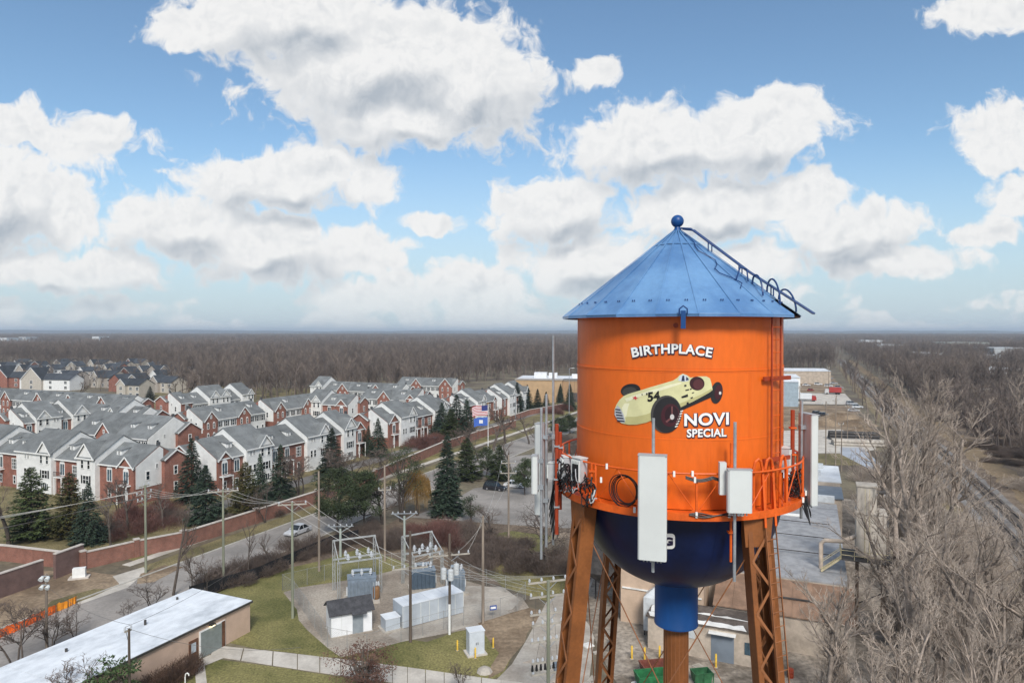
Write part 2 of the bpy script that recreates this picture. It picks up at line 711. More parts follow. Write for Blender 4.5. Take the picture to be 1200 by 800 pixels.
def rivet_mesh(points, r, mat, name, parent):
    """small domed heads: 4-sided pyramids, joined"""
    V, T = [], []
    for p, nrm in points:
        nrm = nrm.normalized()
        ref = Vector((0, 0, 1)) if abs(nrm.z) < 0.9 else Vector((1, 0, 0))
        x = nrm.cross(ref).normalized() * r
        y = nrm.cross(x).normalized() * r
        n0 = len(V)
        for q in (x, y, -x, -y):
            V.append(tuple(p + q))
        for q in (x, y, -x, -y):
            V.append(tuple(p + q * 0.6 + nrm * r * 0.55))
        for i in range(4):
            j = (i + 1) % 4
            T.append((n0 + i, n0 + j, n0 + 4 + j, n0 + 4 + i))
        T.append((n0 + 4, n0 + 5, n0 + 6, n0 + 7))
    me = np_mesh(name, V, quads=T)
    me.materials.append(mat)
    o = link(name, me, parent)
    o['kind'] = 'stuff'
    return o


riv = []
for zs in (32.085, 30.43):
    for dz in (-0.055, 0.045):
        for k in range(300):
            a = 2 * PI * k / 300
            nv = Vector((math.cos(a), math.sin(a), 0))
            riv.append((nv * (TR + 0.015) + Vector((0, 0, zs + dz)), nv))
for ci, (zt, zb, offd) in enumerate(courses):
    for k in range(NPL):
        a = view_ang + R(-6.5 + offd * 5.6 + k * 360 / NPL)
        for da in (-0.014, 0.014):
            nv = Vector((math.cos(a + da), math.sin(a + da), 0))
            z = zb + 0.06
            while z < zt - 0.04:
                riv.append((nv * (TR + 0.014 + 0.006 * ci) + Vector((0, 0, z)), nv))
                z += 0.055
rivet_mesh(riv, 0.011, M_ORANGE, 'rivet_rows', tower)

# --- roof: twenty standing sheets, a shorter one where the ladder passes
NR = 20
RE = 3.17
for k in range(NR):
    d0, d1 = -9 + k * 18.0, -9 + (k + 1) * 18.0
    notch = 62 < (d0 + 9) < 80
    b = MB()
    rb = RE - 0.62 if notch else RE
    rows = 6
    top_r = 0.10
    for i in range(rows):
        f0, f1 = i / rows, (i + 1) / rows
        rA, rB = top_r + (rb - top_r) * f0, top_r + (rb - top_r) * f1
        zA = Z_APEX - (rA - top_r) * (Z_APEX - Z_EAVE) / (RE - top_r)
        zB = Z_APEX - (rB - top_r) * (Z_APEX - Z_EAVE) / (RE - top_r)
        for j in range(4):
            e0, e1 = d0 + (d1 - d0) * j / 4, d0 + (d1 - d0) * (j + 1) / 4
            sag = lambda e: 0.012 * math.sin(PI * (e - d0) / (d1 - d0)) * (1 + 0.8 * math.sin(k * 2.1))
            up = lambda e, r_, z_: pol(r_ * math.cos(R(9)) / math.cos(R(e - (d0 + d1) / 2)), e, z_ - sag(e))
            b.face([up(e0, rB, zB), up(e1, rB, zB), up(e1, rA, zA), up(e0, rA, zA)])
    # turned-down eave
    zB = Z_APEX - (rb - top_r) * (Z_APEX - Z_EAVE) / (RE - top_r)
    b.face([pol(rb, d0, zB), pol(rb, d1, zB), pol(rb - 0.01, d1, zB - 0.055), pol(rb - 0.01, d0, zB - 0.055)])
    me = b.mesh('roof_sheet', M_ROOFBLUE, fix=False)
    bm = bmesh.new()
    bm.from_mesh(me)
    bmesh.ops.remove_doubles(bm, verts=bm.verts, dist=0.0005)
    bmesh.ops.recalc_face_normals(bm, faces=bm.faces)
    bmesh.ops.solidify(bm, geom=bm.faces, thickness=0.012)
    bm.to_mesh(me)
    bm.free()
    link('roof_sheet', me, tower)
# seams between the sheets
for k in range(NR):
    d0 = -9 + k * 18.0
    b = MB()
    p0, p1 = pol(0.12, d0, Z_APEX + 0.0), pol(RE - (0.62 if 60 < d0 < 84 else 0.01), d0, 0)
    rr = math.hypot(p1.x, p1.y)
    p1.z = Z_APEX - (rr - 0.10) * (Z_APEX - Z_EAVE) / (RE - 0.10)
    off = Vector((0, 0, 0.008))
    b.bar(p0 + off, p1 + off, 0.035, 0.014)
    b.build('roof_seam', M_ROOFBLUE, tower)
b = MB()
b.lathe([(0.62, Z_APEX - 0.52 * 0.775 + 0.018), (0.63, Z_APEX - 0.53 * 0.775 + 0.026), (0.66, Z_APEX - 0.56 * 0.775 + 0.014)], 60)
b.build('roof_ring', M_ROOFBLUE, tower)
# bolt pairs near the eave
b = MB()
for k in range(NR * 2):
    d = -9 + k * 9 + 4.5
    for dd in (-0.55, 0.55):
        rr = 2.72
        p = pol(rr, d + dd, Z_APEX - (rr - 0.1) * (Z_APEX - Z_EAVE) / (RE - 0.1) + 0.015)
        b.box(p.x - 0.012, p.x + 0.012, p.y - 0.012, p.y + 0.012, p.z - 0.03, p.z + 0.008)
o = b.build('eave_bolts', M_DKBLUE, tower)
o['kind'] = 'stuff'
# finial
b = MB()
prof = [(0.0, Z_APEX + 0.10), (0.105, Z_APEX + 0.10)]
b.lathe([(0.13, Z_APEX - 0.10), (0.12, Z_APEX + 0.02), (0.085, Z_APEX + 0.06), (0.075, Z_APEX + 0.14)], 24)
b.build('finial_neck', M_BLUE, tower, smooth=True)
b = MB()
zc = 36.07
b.lathe([(0.175 * math.sin(PI * i / 14), zc - 0.175 * math.cos(PI * i / 14)) for i in range(15)], 28)
b.build('finial_ball', M_BLUE, tower, smooth=True)
# eave underside closing ring
b = MB()
b.lathe([(TR - 0.02, Z_EAVE + 0.02), (RE - 0.05, Z_EAVE - 0.02)], 80)
b.build('soffit', M_BROWN, tower)
# bracket at the front of the eave, with hanging tab
b = MB()
c = pol(RE + 0.01, 2.5, 0)
tx = (pol(1, 92.5, 0)).normalized()
b.bar(pol(RE + 0.03, 2.5, Z_EAVE + 0.08), pol(RE + 0.03, 2.5, Z_EAVE - 0.34), 0.11, 0.05, up=pol(1, 2.5, 0))
b.build('eave_bracket', M_BLUE, tower)
b = MB()
b.tube([pol(RE + 0.02, 2.5 - 1.6, Z_EAVE - 0.02), pol(RE + 0.02, 2.5 - 1.6, Z_EAVE + 0.12), pol(RE + 0.02, 2.5, Z_EAVE + 0.19), pol(RE + 0.02, 2.5 + 1.6, Z_EAVE + 0.12), pol(RE + 0.02, 2.5 + 1.6, Z_EAVE - 0.02)], 0.02, 6)
b.build('bracket_hoop', M_DKBLUE, tower)
b = MB()
q = pol(TR + 0.02, -0.6, 33.16)
nrm = pol(1, -0.6, 0).normalized()
b.tube([q - nrm * 0.02, q + nrm * 0.04], 0.06, 10)
b.build('shell_port', M_RUSTRED, tower)

# --- roof ladder: two rails over the right-hand slope, rungs, hoops at the foot
slope = (Z_APEX - Z_EAVE) / (RE - 0.10)


def cone_pt(r, deg, up):
    return pol(r, deg, Z_APEX - (r - 0.1) * slope + up)


for side, dg in ((-1, 71.0), (1, 77.0)):
    lat = pol(1, 74 + 90, 0).normalized() * (0.20 * side)
    b = MB()
    b.tube([pol(0.12, 74, Z_APEX + 0.06) + lat * 0.4, cone_pt(0.42, 74, 0.26) + lat, cone_pt(1.9, 74, 0.20) + lat, cone_pt(RE + 0.33, 74, 0.30) + lat], 0.028, 6)
    b.build('ladder_rail', M_DKBLUE, tower)
for i in range(13):
    r_ = 0.5 + i * 0.24
    lat = pol(1, 74 + 90, 0).normalized() * 0.20
    b = MB()
    p = cone_pt(r_, 74, 0.25 - 0.05 * min(i / 5, 1) + (0.0 if i < 8 else 0.018 * (i - 7)))
    b.tube([p - lat, p + lat], 0.012, 5)
    b.build('ladder_rung', M_DKBLUE, tower)
for i, r_ in enumerate((0.9, 1.7, 2.5)):
    lat = pol(1, 74 + 90, 0).normalized() * 0.20
    for sg in (-1, 1):
        b = MB()
        b.tube([cone_pt(r_, 74, 0.0) + lat * sg, cone_pt(r_, 74, 0.22) + lat * sg], 0.018, 5)
        b.build('ladder_standoff', M_DKBLUE, tower)
for r_, dg, hh in ((2.35, 58, 0.34), (2.62, 66, 0.46), (2.85, 80, 0.40)):
    b = MB()
    pts = []
    for i in range(13):
        a = PI * i / 12
        pts.append(cone_pt(r_ - 0.22 * math.cos(a), dg + 4 * math.cos(a), 0.02 + hh * math.sin(a)))
    b.tube(pts, 0.024, 6)
    b.build('grab_hoop', M_DKBLUE, tower)
b = MB()
b.tube([cone_pt(2.02, 46, 0.03), cone_pt(1.98, 52, 0.30), cone_pt(1.98, 62, 0.28), cone_pt(2.10, 57, 0.05)], 0.022, 6)
b.build('hatch_handle', M_DKBLUE, tower)
b = MB()
pts = [cone_pt(0.30 + i * 0.17, 40 + 7 * math.sin(i * 1.3), 0.035) for i in range(13)]
b.tube(pts, 0.014, 5)
b.build('safety_cable', M_DKBLUE, tower)

# --- bowl, collar, riser
b = MB()
prof = []
for i in range(25):
    a = PI / 2 * i / 24
    prof.append((max(TR * math.cos(a) ** 0.92, 0.3), 28.70 - 2.62 * math.sin(a)))
NB = 12
for k in range(NB):
    bb = MB()
    a0 = view_ang + R(-10 + k * 30)
    off = 0.006 if k % 2 else 0.0
    bb.lathe([(r_ + off, z_) for r_, z_ in prof], 10, 0, 0, a0, a0 + R(30) + 0.010)
    bb.build('bowl_plate', M_NAVY, tower, smooth=True)
b = MB()
b.lathe([(0.50, 26.32), (0.60, 26.28), (0.60, 26.10), (0.59, 26.08), (0.59, 24.95), (0.60, 24.93), (0.60, 24.88), (0.33, 24.86)], 48)
b.build('riser_collar', M_BLUE, tower, smooth=True)
b = MB()
b.lathe([(0.345, 24.9), (0.345, 0.0)], 36)
b.build('riser_pipe', M_BROWN, tower, smooth=True)
b = MB()
for i in range(9):
    a = view_ang + R(-75 + i * 18)
    nv = Vector((math.cos(a), math.sin(a), 0)) * 0.347
    b.bar(nv + Vector((0, 0, 8)), nv + Vector((0, 0, 24.85)), 0.012, 0.012)
o = b.build('riser_lagging_ribs', M_BROWN_D, tower)

# --- balcony
RB = 3.27
b = MB()
b.lathe([(TR - 0.02, Z_BAL - 0.03), (RB, Z_BAL - 0.03), (RB, Z_BAL), (TR - 0.02, Z_BAL)], 120)
b.build('balcony_floor', M_ORANGE2, tower)
b = MB()
b.lathe([(RB, Z_BAL - 0.11), (RB + 0.02, Z_BAL - 0.11), (RB + 0.02, Z_BAL + 0.07), (RB, Z_BAL + 0.07), (RB, Z_BAL - 0.11)], 120)
b.build('balcony_kerb', M_ORANGE2, tower)
b = MB()
b.lathe([(TR - 0.01, Z_BAL - 0.13), (TR + 0.05, Z_BAL - 0.13), (TR + 0.05, Z_BAL - 0.035), (TR - 0.01, Z_BAL - 0.035)], 100)
b.build('girder_ring', M_ORANGE2, tower)
b = MB()
ring = [pol(RB - 0.02, i * 5, Z_BAL + 0.98) for i in range(72)]
b.tube(ring, 0.026, 6, closed=True)
b.build('top_rail', M_ORANGE2, tower)
NP = 16
for k in range(NP):
    d0 = 8 + k * 360 / NP
    b = MB()
    b.bar(pol(RB - 0.02, d0, Z_BAL), pol(RB - 0.02, d0, Z_BAL + 0.97), 0.045, 0.045)
    b.build('rail_post', M_ORANGE2, tower)
    b = MB()
    b.tube([pol(RB - 0.05, d0, Z_BAL + 0.05), pol(RB - 0.05, d0 + 11.25, Z_BAL + 0.95), pol(RB - 0.05, d0 + 22.5, Z_BAL + 0.05)], 0.014, 5)
    b.build('rail_brace', M_ORANGE2, tower)
    b = MB()
    b.prism([(-0.22, 0.0), (0.22, 0.0), (0.10, 0.14), (-0.10, 0.14)], -0.01, 0.01)
    g = b.build('brace_gusset', M_ORANGE2, tower)
    a = view_ang + R(d0)
    g.location = pol(RB - 0.03, d0, Z_BAL + 0.002)
    g.rotation_euler = (0, 0, a + PI / 2)

# --- legs: two channels each with zig-zag lacing on the outer and inner faces
BATTER = 0.115
LEG_DEG = [-52, 38, 128, 218]


def leg_c(deg, z):
    return pol(2.93 + (28.6 - z) * BATTER, deg, z)


for li, deg in enumerate(LEG_DEG):
    turn = (0, -20, 0, -20)[li]
    rad = pol(1, deg + turn, 0).normalized()
    tan = pol(1, deg + turn + 90, 0).normalized()
    zt, zb = 28.62, 0.0
    c0, c1 = leg_c(deg, zb), leg_c(deg, zt)
    for sg in (-1, 1):
        b = MB()
        o2 = tan * (0.25 * sg)
        b.bar(c0 + o2, c1 + o2, 0.025, 0.40, up=rad)                                   # web
        # flanges
        for fr in (-1, 1):
            q = o2 - tan * (0.05 * sg) + rad * (0.20 * fr)
            b.bar(c0 + q, c1 + q, 0.11, 0.018, up=rad)
        b.build('leg_channel', M_BROWN, tower)
    for fr in (-1, 1):
        b = MB()
        n = 46
        zz = [24.6 * 0 + 28.2 - i * 0.60 for i in range(n)]
        for i in range(n - 1):
            s0 = 1 if i % 2 == 0 else -1
            p = leg_c(deg, zz[i]) + tan * (0.20 * s0) + rad * (0.215 * fr)
            q = leg_c(deg, zz[i + 1]) - tan * (0.20 * s0) + rad * (0.215 * fr)
            b.bar(p, q, 0.06, 0.014, up=rad)
        b.build('leg_lacing', M_BROWN_D, tower)
    b = MB()
    p = leg_c(deg, 28.62)
    b.prism([(-0.30, -0.7), (0.30, -0.7), (0.36, 0.0), (-0.36, 0.0)], -0.01, 0.01)
    g = b.build('leg_head_plate', M_BROWN, tower)
    g.location = leg_c(deg, 28.62) + rad * 0.235
    g.rotation_euler = (0, 0, view_ang + R(deg + turn) + PI / 2)
    b = MB()
    p = leg_c(deg, 0)
    b.box(p.x - 0.7, p.x + 0.7, p.y - 0.7, p.y + 0.7, 0, 0.45)
    b.build('leg_footing', pmat('footing concrete', (0.36, 0.34, 0.31), 0.9, 0.2, 2), tower)
# struts and tie rods
for k in range(4):
    dA, dB = LEG_DEG[k], LEG_DEG[(k + 1) % 4]
    for zs in (18.8, 9.5):
        b = MB()
        b.bar(leg_c(dA, zs), leg_c(dB, zs), 0.16, 0.20)
        b.build('strut', M_BROWN, tower)
    for (z1, z2) in ((28.0, 18.9), (18.7, 9.6), (9.4, 0.5)):
        for (da, db) in ((dA, dB), (dB, dA)):
            b = MB()
            b.tube([leg_c(da, z1), leg_c(db, z2)], 0.016, 5)
            b.build('tie_rod', M_BROWN_D, tower)

# --- leg ladder with cage posts at the balcony, shell ladder
lad_deg = 41.5
rad = pol(1, lad_deg, 0).normalized()
tan = pol(1, lad_deg + 90, 0).normalized()


def lad(z, off, out=0.30):
    off *= 0.85
    return pol(2.95 + (28.6 - min(z, 28.6)) * BATTER + out, lad_deg, z) + tan * off


for sg in (-0.2, 0.2):
    b = MB()
    b.bar(lad(8, sg), lad(28.4, sg), 0.05, 0.018)
    b.build('ladder_rail', M_BROWN_D, tower)
    b = MB()
    b.bar(lad(28.4, sg), lad(29.78, sg, 0.22), 0.07, 0.05)
    b.build('ladder_rail', M_ORANGE2, tower)
for i in range(58):
    b = MB()
    z = 28.1 - i * 0.33
    b.tube([lad(z, -0.2), lad(z, 0.2)], 0.012, 4)
    b.build('ladder_rung', M_BROWN_D, tower)
for dg in (36.5, 43.0, 53.0):
    b = MB()
    b.tube([pol(RB - 0.12, dg - 2.4, Z_BAL + 0.02), pol(RB - 0.12, dg - 2.4, Z_BAL + 1.02), pol(RB - 0.12, dg - 1.5, Z_BAL + 1.2), pol(RB - 0.12, dg, Z_BAL + 1.26), pol(RB - 0.12, dg + 1.5, Z_BAL + 1.2), pol(RB - 0.12, dg + 2.4, Z_BAL + 1.02), pol(RB - 0.12, dg + 2.4, Z_BAL + 0.02)], 0.035, 6)
    b.build('gate_hoop', M_ORANGE2, tower)
for dg in (50.5, 59.0):
    b = MB()
    b.bar(pol(TR + 0.17, dg, Z_BAL + 0.1), pol(TR + 0.17, dg, 33.5), 0.05, 0.03)
    b.build('shell_ladder_rail', M_RUSTRED, tower)
for i in range(15):
    b = MB()
    z = Z_BAL + 0.35 + i * 0.31
    b.tube([pol(TR + 0.17, 50.5, z), pol(TR + 0.17, 59.0, z)], 0.010, 4)
    b.build('ladder_rung', M_ORANGE2, tower)
for z in (31.86, 29.86):
    b = MB()
    b.bar(pol(TR + 0.10, 46, z), pol(TR + 0.28, 66, z), 0.05, 0.10)
    for dg in (50.5, 59.0):
        b.bar(pol(TR - 0.02, dg, z), pol(TR + 0.2, dg, z), 0.04, 0.04)
    b.build('ladder_bracket', M_RUSTRED, tower)

# ------------------------------------------------------------------ lettering and mural on the shell
def shell_pt(px, py, off):
    """point on the tank wall sighted at px, py, raised by off"""
    u, v = (px - 600) / 800.0, (400 - py) / 800.0
    c, s = math.cos(PITCH), math.sin(PITCH)
    d = Vector((u, c + s * v, -s + c * v))
    rr = TR + 0.02
    A = d.x ** 2 + d.y ** 2
    B = -2 * (d.x * TAX + d.y * TAY)
    C = TAX ** 2 + TAY ** 2 - rr * rr
    k = (-B - math.sqrt(max(B * B - 4 * A * C, 0))) / (2 * A)
    p = Vector((d.x * k - TAX, d.y * k - TAY, CAM_H + d.z * k))
    h = Vector((p.x, p.y, 0)).normalized()
    return Vector((h.x * (rr + off), h.y * (rr + off), p.z))


def bowl_pt(px, py, off):
    u, v = (px - 600) / 800.0, (400 - py) / 800.0
    c, s = math.cos(PITCH), math.sin(PITCH)
    d = Vector((u, c + s * v, -s + c * v))
    best = None
    for i in range(4000):
        k = 15.5 + i * 0.001
        p = Vector((d.x * k - TAX, d.y * k - TAY, CAM_H + d.z * k))
        h = math.hypot(p.x, p.y)
        sn = min(max((28.70 - p.z) / 2.62, 0), 1)
        rr = TR * math.cos(math.asin(sn)) ** 0.92
        if h <= rr + 0.008:
            best = p
            break
    nrm = Vector((best.x, best.y, (best.z - 28.7) * 1.05)).normalized()
    return best + nrm * off


def paint_mesh(me, name, mat, off, surf=shell_pt, step=4.0, parent=tower):
    """wrap a flat mesh drawn in sight units onto the steel"""
    bm = bmesh.new()
    bm.from_mesh(me)
    xs = [v.co.x for v in bm.verts]
    x = min(xs) + step
    while x < max(xs):
        bmesh.ops.bisect_plane(bm, geom=bm.verts[:] + bm.edges[:] + bm.faces[:], plane_co=(x, 0, 0), plane_no=(1, 0, 0))
        x += step
    bmesh.ops.triangulate(bm, faces=[f for f in bm.faces if len(f.verts) > 4])
    for v in bm.verts:
        v.co = surf(v.co.x, v.co.y, off)
    bmesh.ops.recalc_face_normals(bm, faces=bm.faces)
    for f in bm.faces:
        c = f.calc_center_median()
        if f.normal.dot(Vector((c.x, c.y, 0))) < 0:
            f.normal_flip()
    me2 = bpy.data.meshes.new(name)
    bm.to_mesh(me2)
    bm.free()
    me2.materials.append(mat)
    return link(name, me2, parent)


def text_mesh(txt, bold=0.02, size=1.0):
    cu = bpy.data.curves.new('lettering', 'FONT')
    cu.body = txt
    cu.size = size
    cu.offset = bold
    cu.align_x = 'CENTER'
    cu.resolution_u = 5
    cu.space_character = 1.06
    ob = bpy.data.objects.new('lettering', cu)
    COL.objects.link(ob)
    dg = bpy.context.evaluated_depsgraph_get()
    dg.update()
    me = bpy.data.meshes.new_from_object(ob.evaluated_get(dg))
    bpy.data.objects.remove(ob)
    bpy.data.curves.remove(cu)
    return me


def letter_band(txt, x0, x1, ytop, ybase, arc=0.0, slope_=0.0, grow=0.0, dx=0.0, dy=0.0, bold=0.03):
    """flat lettering fitted to a box of sight units (y down)"""
    me = text_mesh(txt, bold + grow)
    co = np.empty(len(me.vertices) * 3, dtype=np.float32)
    me.vertices.foreach_get('co', co)
    co = co.reshape(-1, 3)
    ref = text_mesh(txt, bold)
    rc = np.empty(len(ref.vertices) * 3, dtype=np.float32)
    ref.vertices.foreach_get('co', rc)
    rc = rc.reshape(-1, 3)
    lo, hi = rc.min(0), rc.max(0)
    u = (co[:, 0] - lo[0]) / (hi[0] - lo[0])
    v = (co[:, 1] - lo[1]) / (hi[1] - lo[1])
    X = x0 + (x1 - x0) * u + dx
    Y = ybase + (ytop - ybase) * v + arc * (2 * u - 1) ** 2 + slope_ * u + dy
    # letters lean with the arch
    X = X + (ytop - ybase) * (v - 0.5) * (-(arc * 4 * (2 * u - 1)) / (x1 - x0)) * 0.9
    co[:, 0], co[:, 1], co[:, 2] = X, Y, 0
    me.vertices.foreach_set('co', co.ravel())
    me.update()
    return me


M_LWHITE = pmat('lettering white paint', (0.80, 0.80, 0.78), 0.5, 0.03, 3)
M_LDARK = pmat('lettering dark outline', (0.018, 0.014, 0.045), 0.5, 0.1, 3)
for txt, box, arc, slp in (('BIRTHPLACE', (740.5, 834.5, 402.6, 414.2), 4.8, 0.0), ('NOVI', (801.8, 853.8, 484.4, 499.2), 0.0, -1.8), ('SPECIAL', (804.8, 851.0, 502.4, 512.2), 0.0, -0.9)):
    x0, x1, yt, yb = box
    paint_mesh(letter_band(txt, x0, x1, yt, yb, arc, slp, 0.045, 0.5, 0.6), 'lettering_outline', M_LDARK, 0.010)
    o = paint_mesh(letter_band(txt, x0, x1, yt, yb, arc, slp), 'lettering', M_LWHITE, 0.016)
    o['label'] = 'white painted lettering reading ' + txt


def zc_(p):
    return (710 + p[0] / 5.714, 390 + p[1] / 5.714)


def mural(name, poly, col, off, step=3.0, rough=0.5):
    pts = [zc_(p) for p in poly]
    me = bpy.data.meshes.new(name)
    me.from_pydata([(x, y, 0) for x, y in pts], [], [tuple(range(len(pts)))])
    bm = bmesh.new()
    bm.from_mesh(me)
    bmesh.ops.triangulate(bm, faces=bm.faces)
    bm.to_mesh(me)
    bm.free()
    m = pmat('mural %.3f %.3f %.3f' % col, col, rough, 0.06, 3.0)
    return paint_mesh(me, name, m, off, step=step)


def ell(cx, cy, rx, ry, rot=0.0, n=36, a0=0.0, a1=360.0):
    out = []
    for i in range(n):
        a = R(a0 + (a1 - a0) * i / (n if a1 - a0 >= 360 else n - 1))
        x, y = rx * math.cos(a), ry * math.sin(a)
        c, s = math.cos(R(rot)), math.sin(R(rot))
        out.append((cx + x * c - y * s, cy + x * s + y * c))
    return out


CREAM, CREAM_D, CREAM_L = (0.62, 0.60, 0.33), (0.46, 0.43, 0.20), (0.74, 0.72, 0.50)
TYRE, MAROON, DARK = (0.017, 0.016, 0.018), (0.050, 0.010, 0.016), (0.012, 0.012, 0.014)
mural('painted_tyre', ell(166, 384, 66, 44, -8), TYRE, 0.003)
mural('painted_tyre_wall', ell(158, 392, 48, 30, -10), (0.05, 0.048, 0.045), 0.005)
mural('painted_tyre', ell(742, 400, 40, 73, 8), TYRE, 0.003)
mural('painted_wheel', ell(752, 397, 24, 50, 8), MAROON, 0.006)
mural('painted_hub', ell(764, 402, 8, 11), (0.6, 0.58, 0.55), 0.009)
mural('painted_undertray', [(490, 500), (560, 460), (640, 425), (700, 392), (718, 408), (700, 432), (610, 472), (520, 512), (480, 530)], DARK, 0.006)
body = [(60, 548), (60, 510), (72, 480), (92, 448), (120, 422), (150, 408), (190, 396), (240, 381), (300, 362), (380, 339), (450, 318), (478, 300), (492, 284), (515, 272), (545, 283), (566, 299), (620, 290), (672, 290), (696, 303), (706, 335), (714, 380), (696, 396), (640, 428), (580, 460), (520, 488), (470, 512), (400, 550), (330, 575), (270, 600), (205, 614), (150, 614), (105, 603), (76, 578)]
mural('painted_body', body, CREAM, 0.009)
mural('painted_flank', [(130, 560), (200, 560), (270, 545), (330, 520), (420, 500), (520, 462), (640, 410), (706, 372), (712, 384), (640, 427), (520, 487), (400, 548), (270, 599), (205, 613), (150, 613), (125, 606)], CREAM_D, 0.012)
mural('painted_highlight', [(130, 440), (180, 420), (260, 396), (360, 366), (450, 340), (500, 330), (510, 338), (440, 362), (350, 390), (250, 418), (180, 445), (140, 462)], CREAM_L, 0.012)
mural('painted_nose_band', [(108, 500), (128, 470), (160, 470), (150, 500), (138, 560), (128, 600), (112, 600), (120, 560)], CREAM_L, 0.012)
mural('painted_grille', [(60, 545), (64, 512), (80, 484), (100, 505), (120, 545), (130, 585), (128, 602), (100, 598), (76, 576)], (0.45, 0.47, 0.50), 0.013)
for i in range(5):
    y = 502 + i * 19
    mural('painted_grille_bar', [(64 + i * 3, y + 4), (98 + i * 7, y + 8), (102 + i * 7, y + 18), (66 + i * 3, y + 13)], (0.02, 0.025, 0.05), 0.015)
mural('painted_cockpit', ell(610, 338, 50, 46, 12), (0.035, 0.008, 0.012), 0.012)
mural('painted_seat', ell(618, 344, 34, 34, 12), (0.085, 0.022, 0.026), 0.014)
mural('painted_windscreen', [(484, 318), (494, 290), (516, 277), (542, 287), (560, 312), (548, 322), (515, 326)], (0.55, 0.60, 0.66), 0.013)
mural('painted_windscreen_bar', [(505, 322), (512, 286), (524, 284), (528, 322)], (0.02, 0.03, 0.06), 0.015)
mural('painted_windscreen_bar', [(536, 318), (538, 292), (550, 302), (556, 314)], (0.02, 0.03, 0.06), 0.015)
mural('painted_tyre', ell(404, 543, 103, 126, 6), (0.055, 0.052, 0.050), 0.015)
mural('painted_tyre', ell(412, 548, 94, 119, 6), TYRE, 0.017)
mural('painted_wheel', ell(432, 550, 62, 77, 8), MAROON, 0.019)
mural('painted_wheel_shade', ell(440, 545, 44, 56, 8), (0.022, 0.006, 0.010), 0.021)
mural('painted_spoke', [(438, 490), (448, 490), (448, 560), (440, 560)], (0.16, 0.06, 0.06), 0.022)
mural('painted_spoke', [(400, 590), (408, 600), (448, 568), (442, 558)], (0.16, 0.06, 0.06), 0.022)
mural('painted_hub', ell(444, 561, 14, 18), (0.55, 0.52, 0.50), 0.024)
for i in range(7):
    y = 520 + i * 17
    x = 512 - i * 6
    mural('painted_motion_dash', [(x - 14, y + 2), (x + 4, y - 4), (x + 5, y + 3), (x - 12, y + 9)], (0.78, 0.76, 0.70), 0.019)
mural('painted_badge', [(178, 425), (190, 430), (200, 420), (206, 432), (218, 434), (206, 440), (204, 450), (194, 440), (180, 442), (188, 434)], (0.55, 0.05, 0.06), 0.015)
for q in ([(270, 402), (280, 400), (281, 414), (271, 416)], [(240, 408), (246, 406), (248, 416), (242, 418)], [(524, 348), (538, 344), (540, 356), (526, 360)],
          [(532, 380), (556, 374), (557, 382), (533, 388)], [(562, 372), (574, 369), (575, 377), (563, 381)], [(505, 425), (548, 408), (550, 426), (530, 432), (508, 436)],
          [(540, 465), (552, 460), (556, 474), (540, 482)], [(575, 400), (590, 394), (591, 400), (576, 406)], [(566, 432), (582, 426), (582, 436), (567, 441)]):
    mural('painted_lettering', q, DARK, 0.015)
x0, y0 = zc_((280, 396))
x1, y1 = zc_((362, 462))
paint_mesh(letter_band('54', x0, x1, y0, y1, 0, -1.6, bold=0.045), 'painted_number', pmat('mural number black', (0.010, 0.009, 0.009), 0.5, 0.1, 3), 0.0135, step=2.5)

# emblem on the bowl: white rounded tile with two dark letters, partly behind the antenna
pts = []
for cx, cy, a0 in ((786.5, 628.5, -90), (786.5, 638.5, 0), (769, 638.5, 90), (769, 628.5, 180)):
    for i in range(7):
        a = R(a0 + 15 * i)
        pts.append((cx + 4.5 * math.cos(a), cy + 4.0 * math.sin(a)))
me = bpy.data.meshes.new('emblem')
me.from_pydata([(x, y, 0) for x, y in pts], [], [tuple(range(len(pts)))])
paint_mesh(me, 'emblem_tile', M_LWHITE, 0.012, bowl_pt, 3.0)
paint_mesh(letter_band('PG', 769.5, 788.8, 628.6, 638.6, bold=0.06), 'emblem_letters', M_LDARK, 0.018, bowl_pt, 3.0)


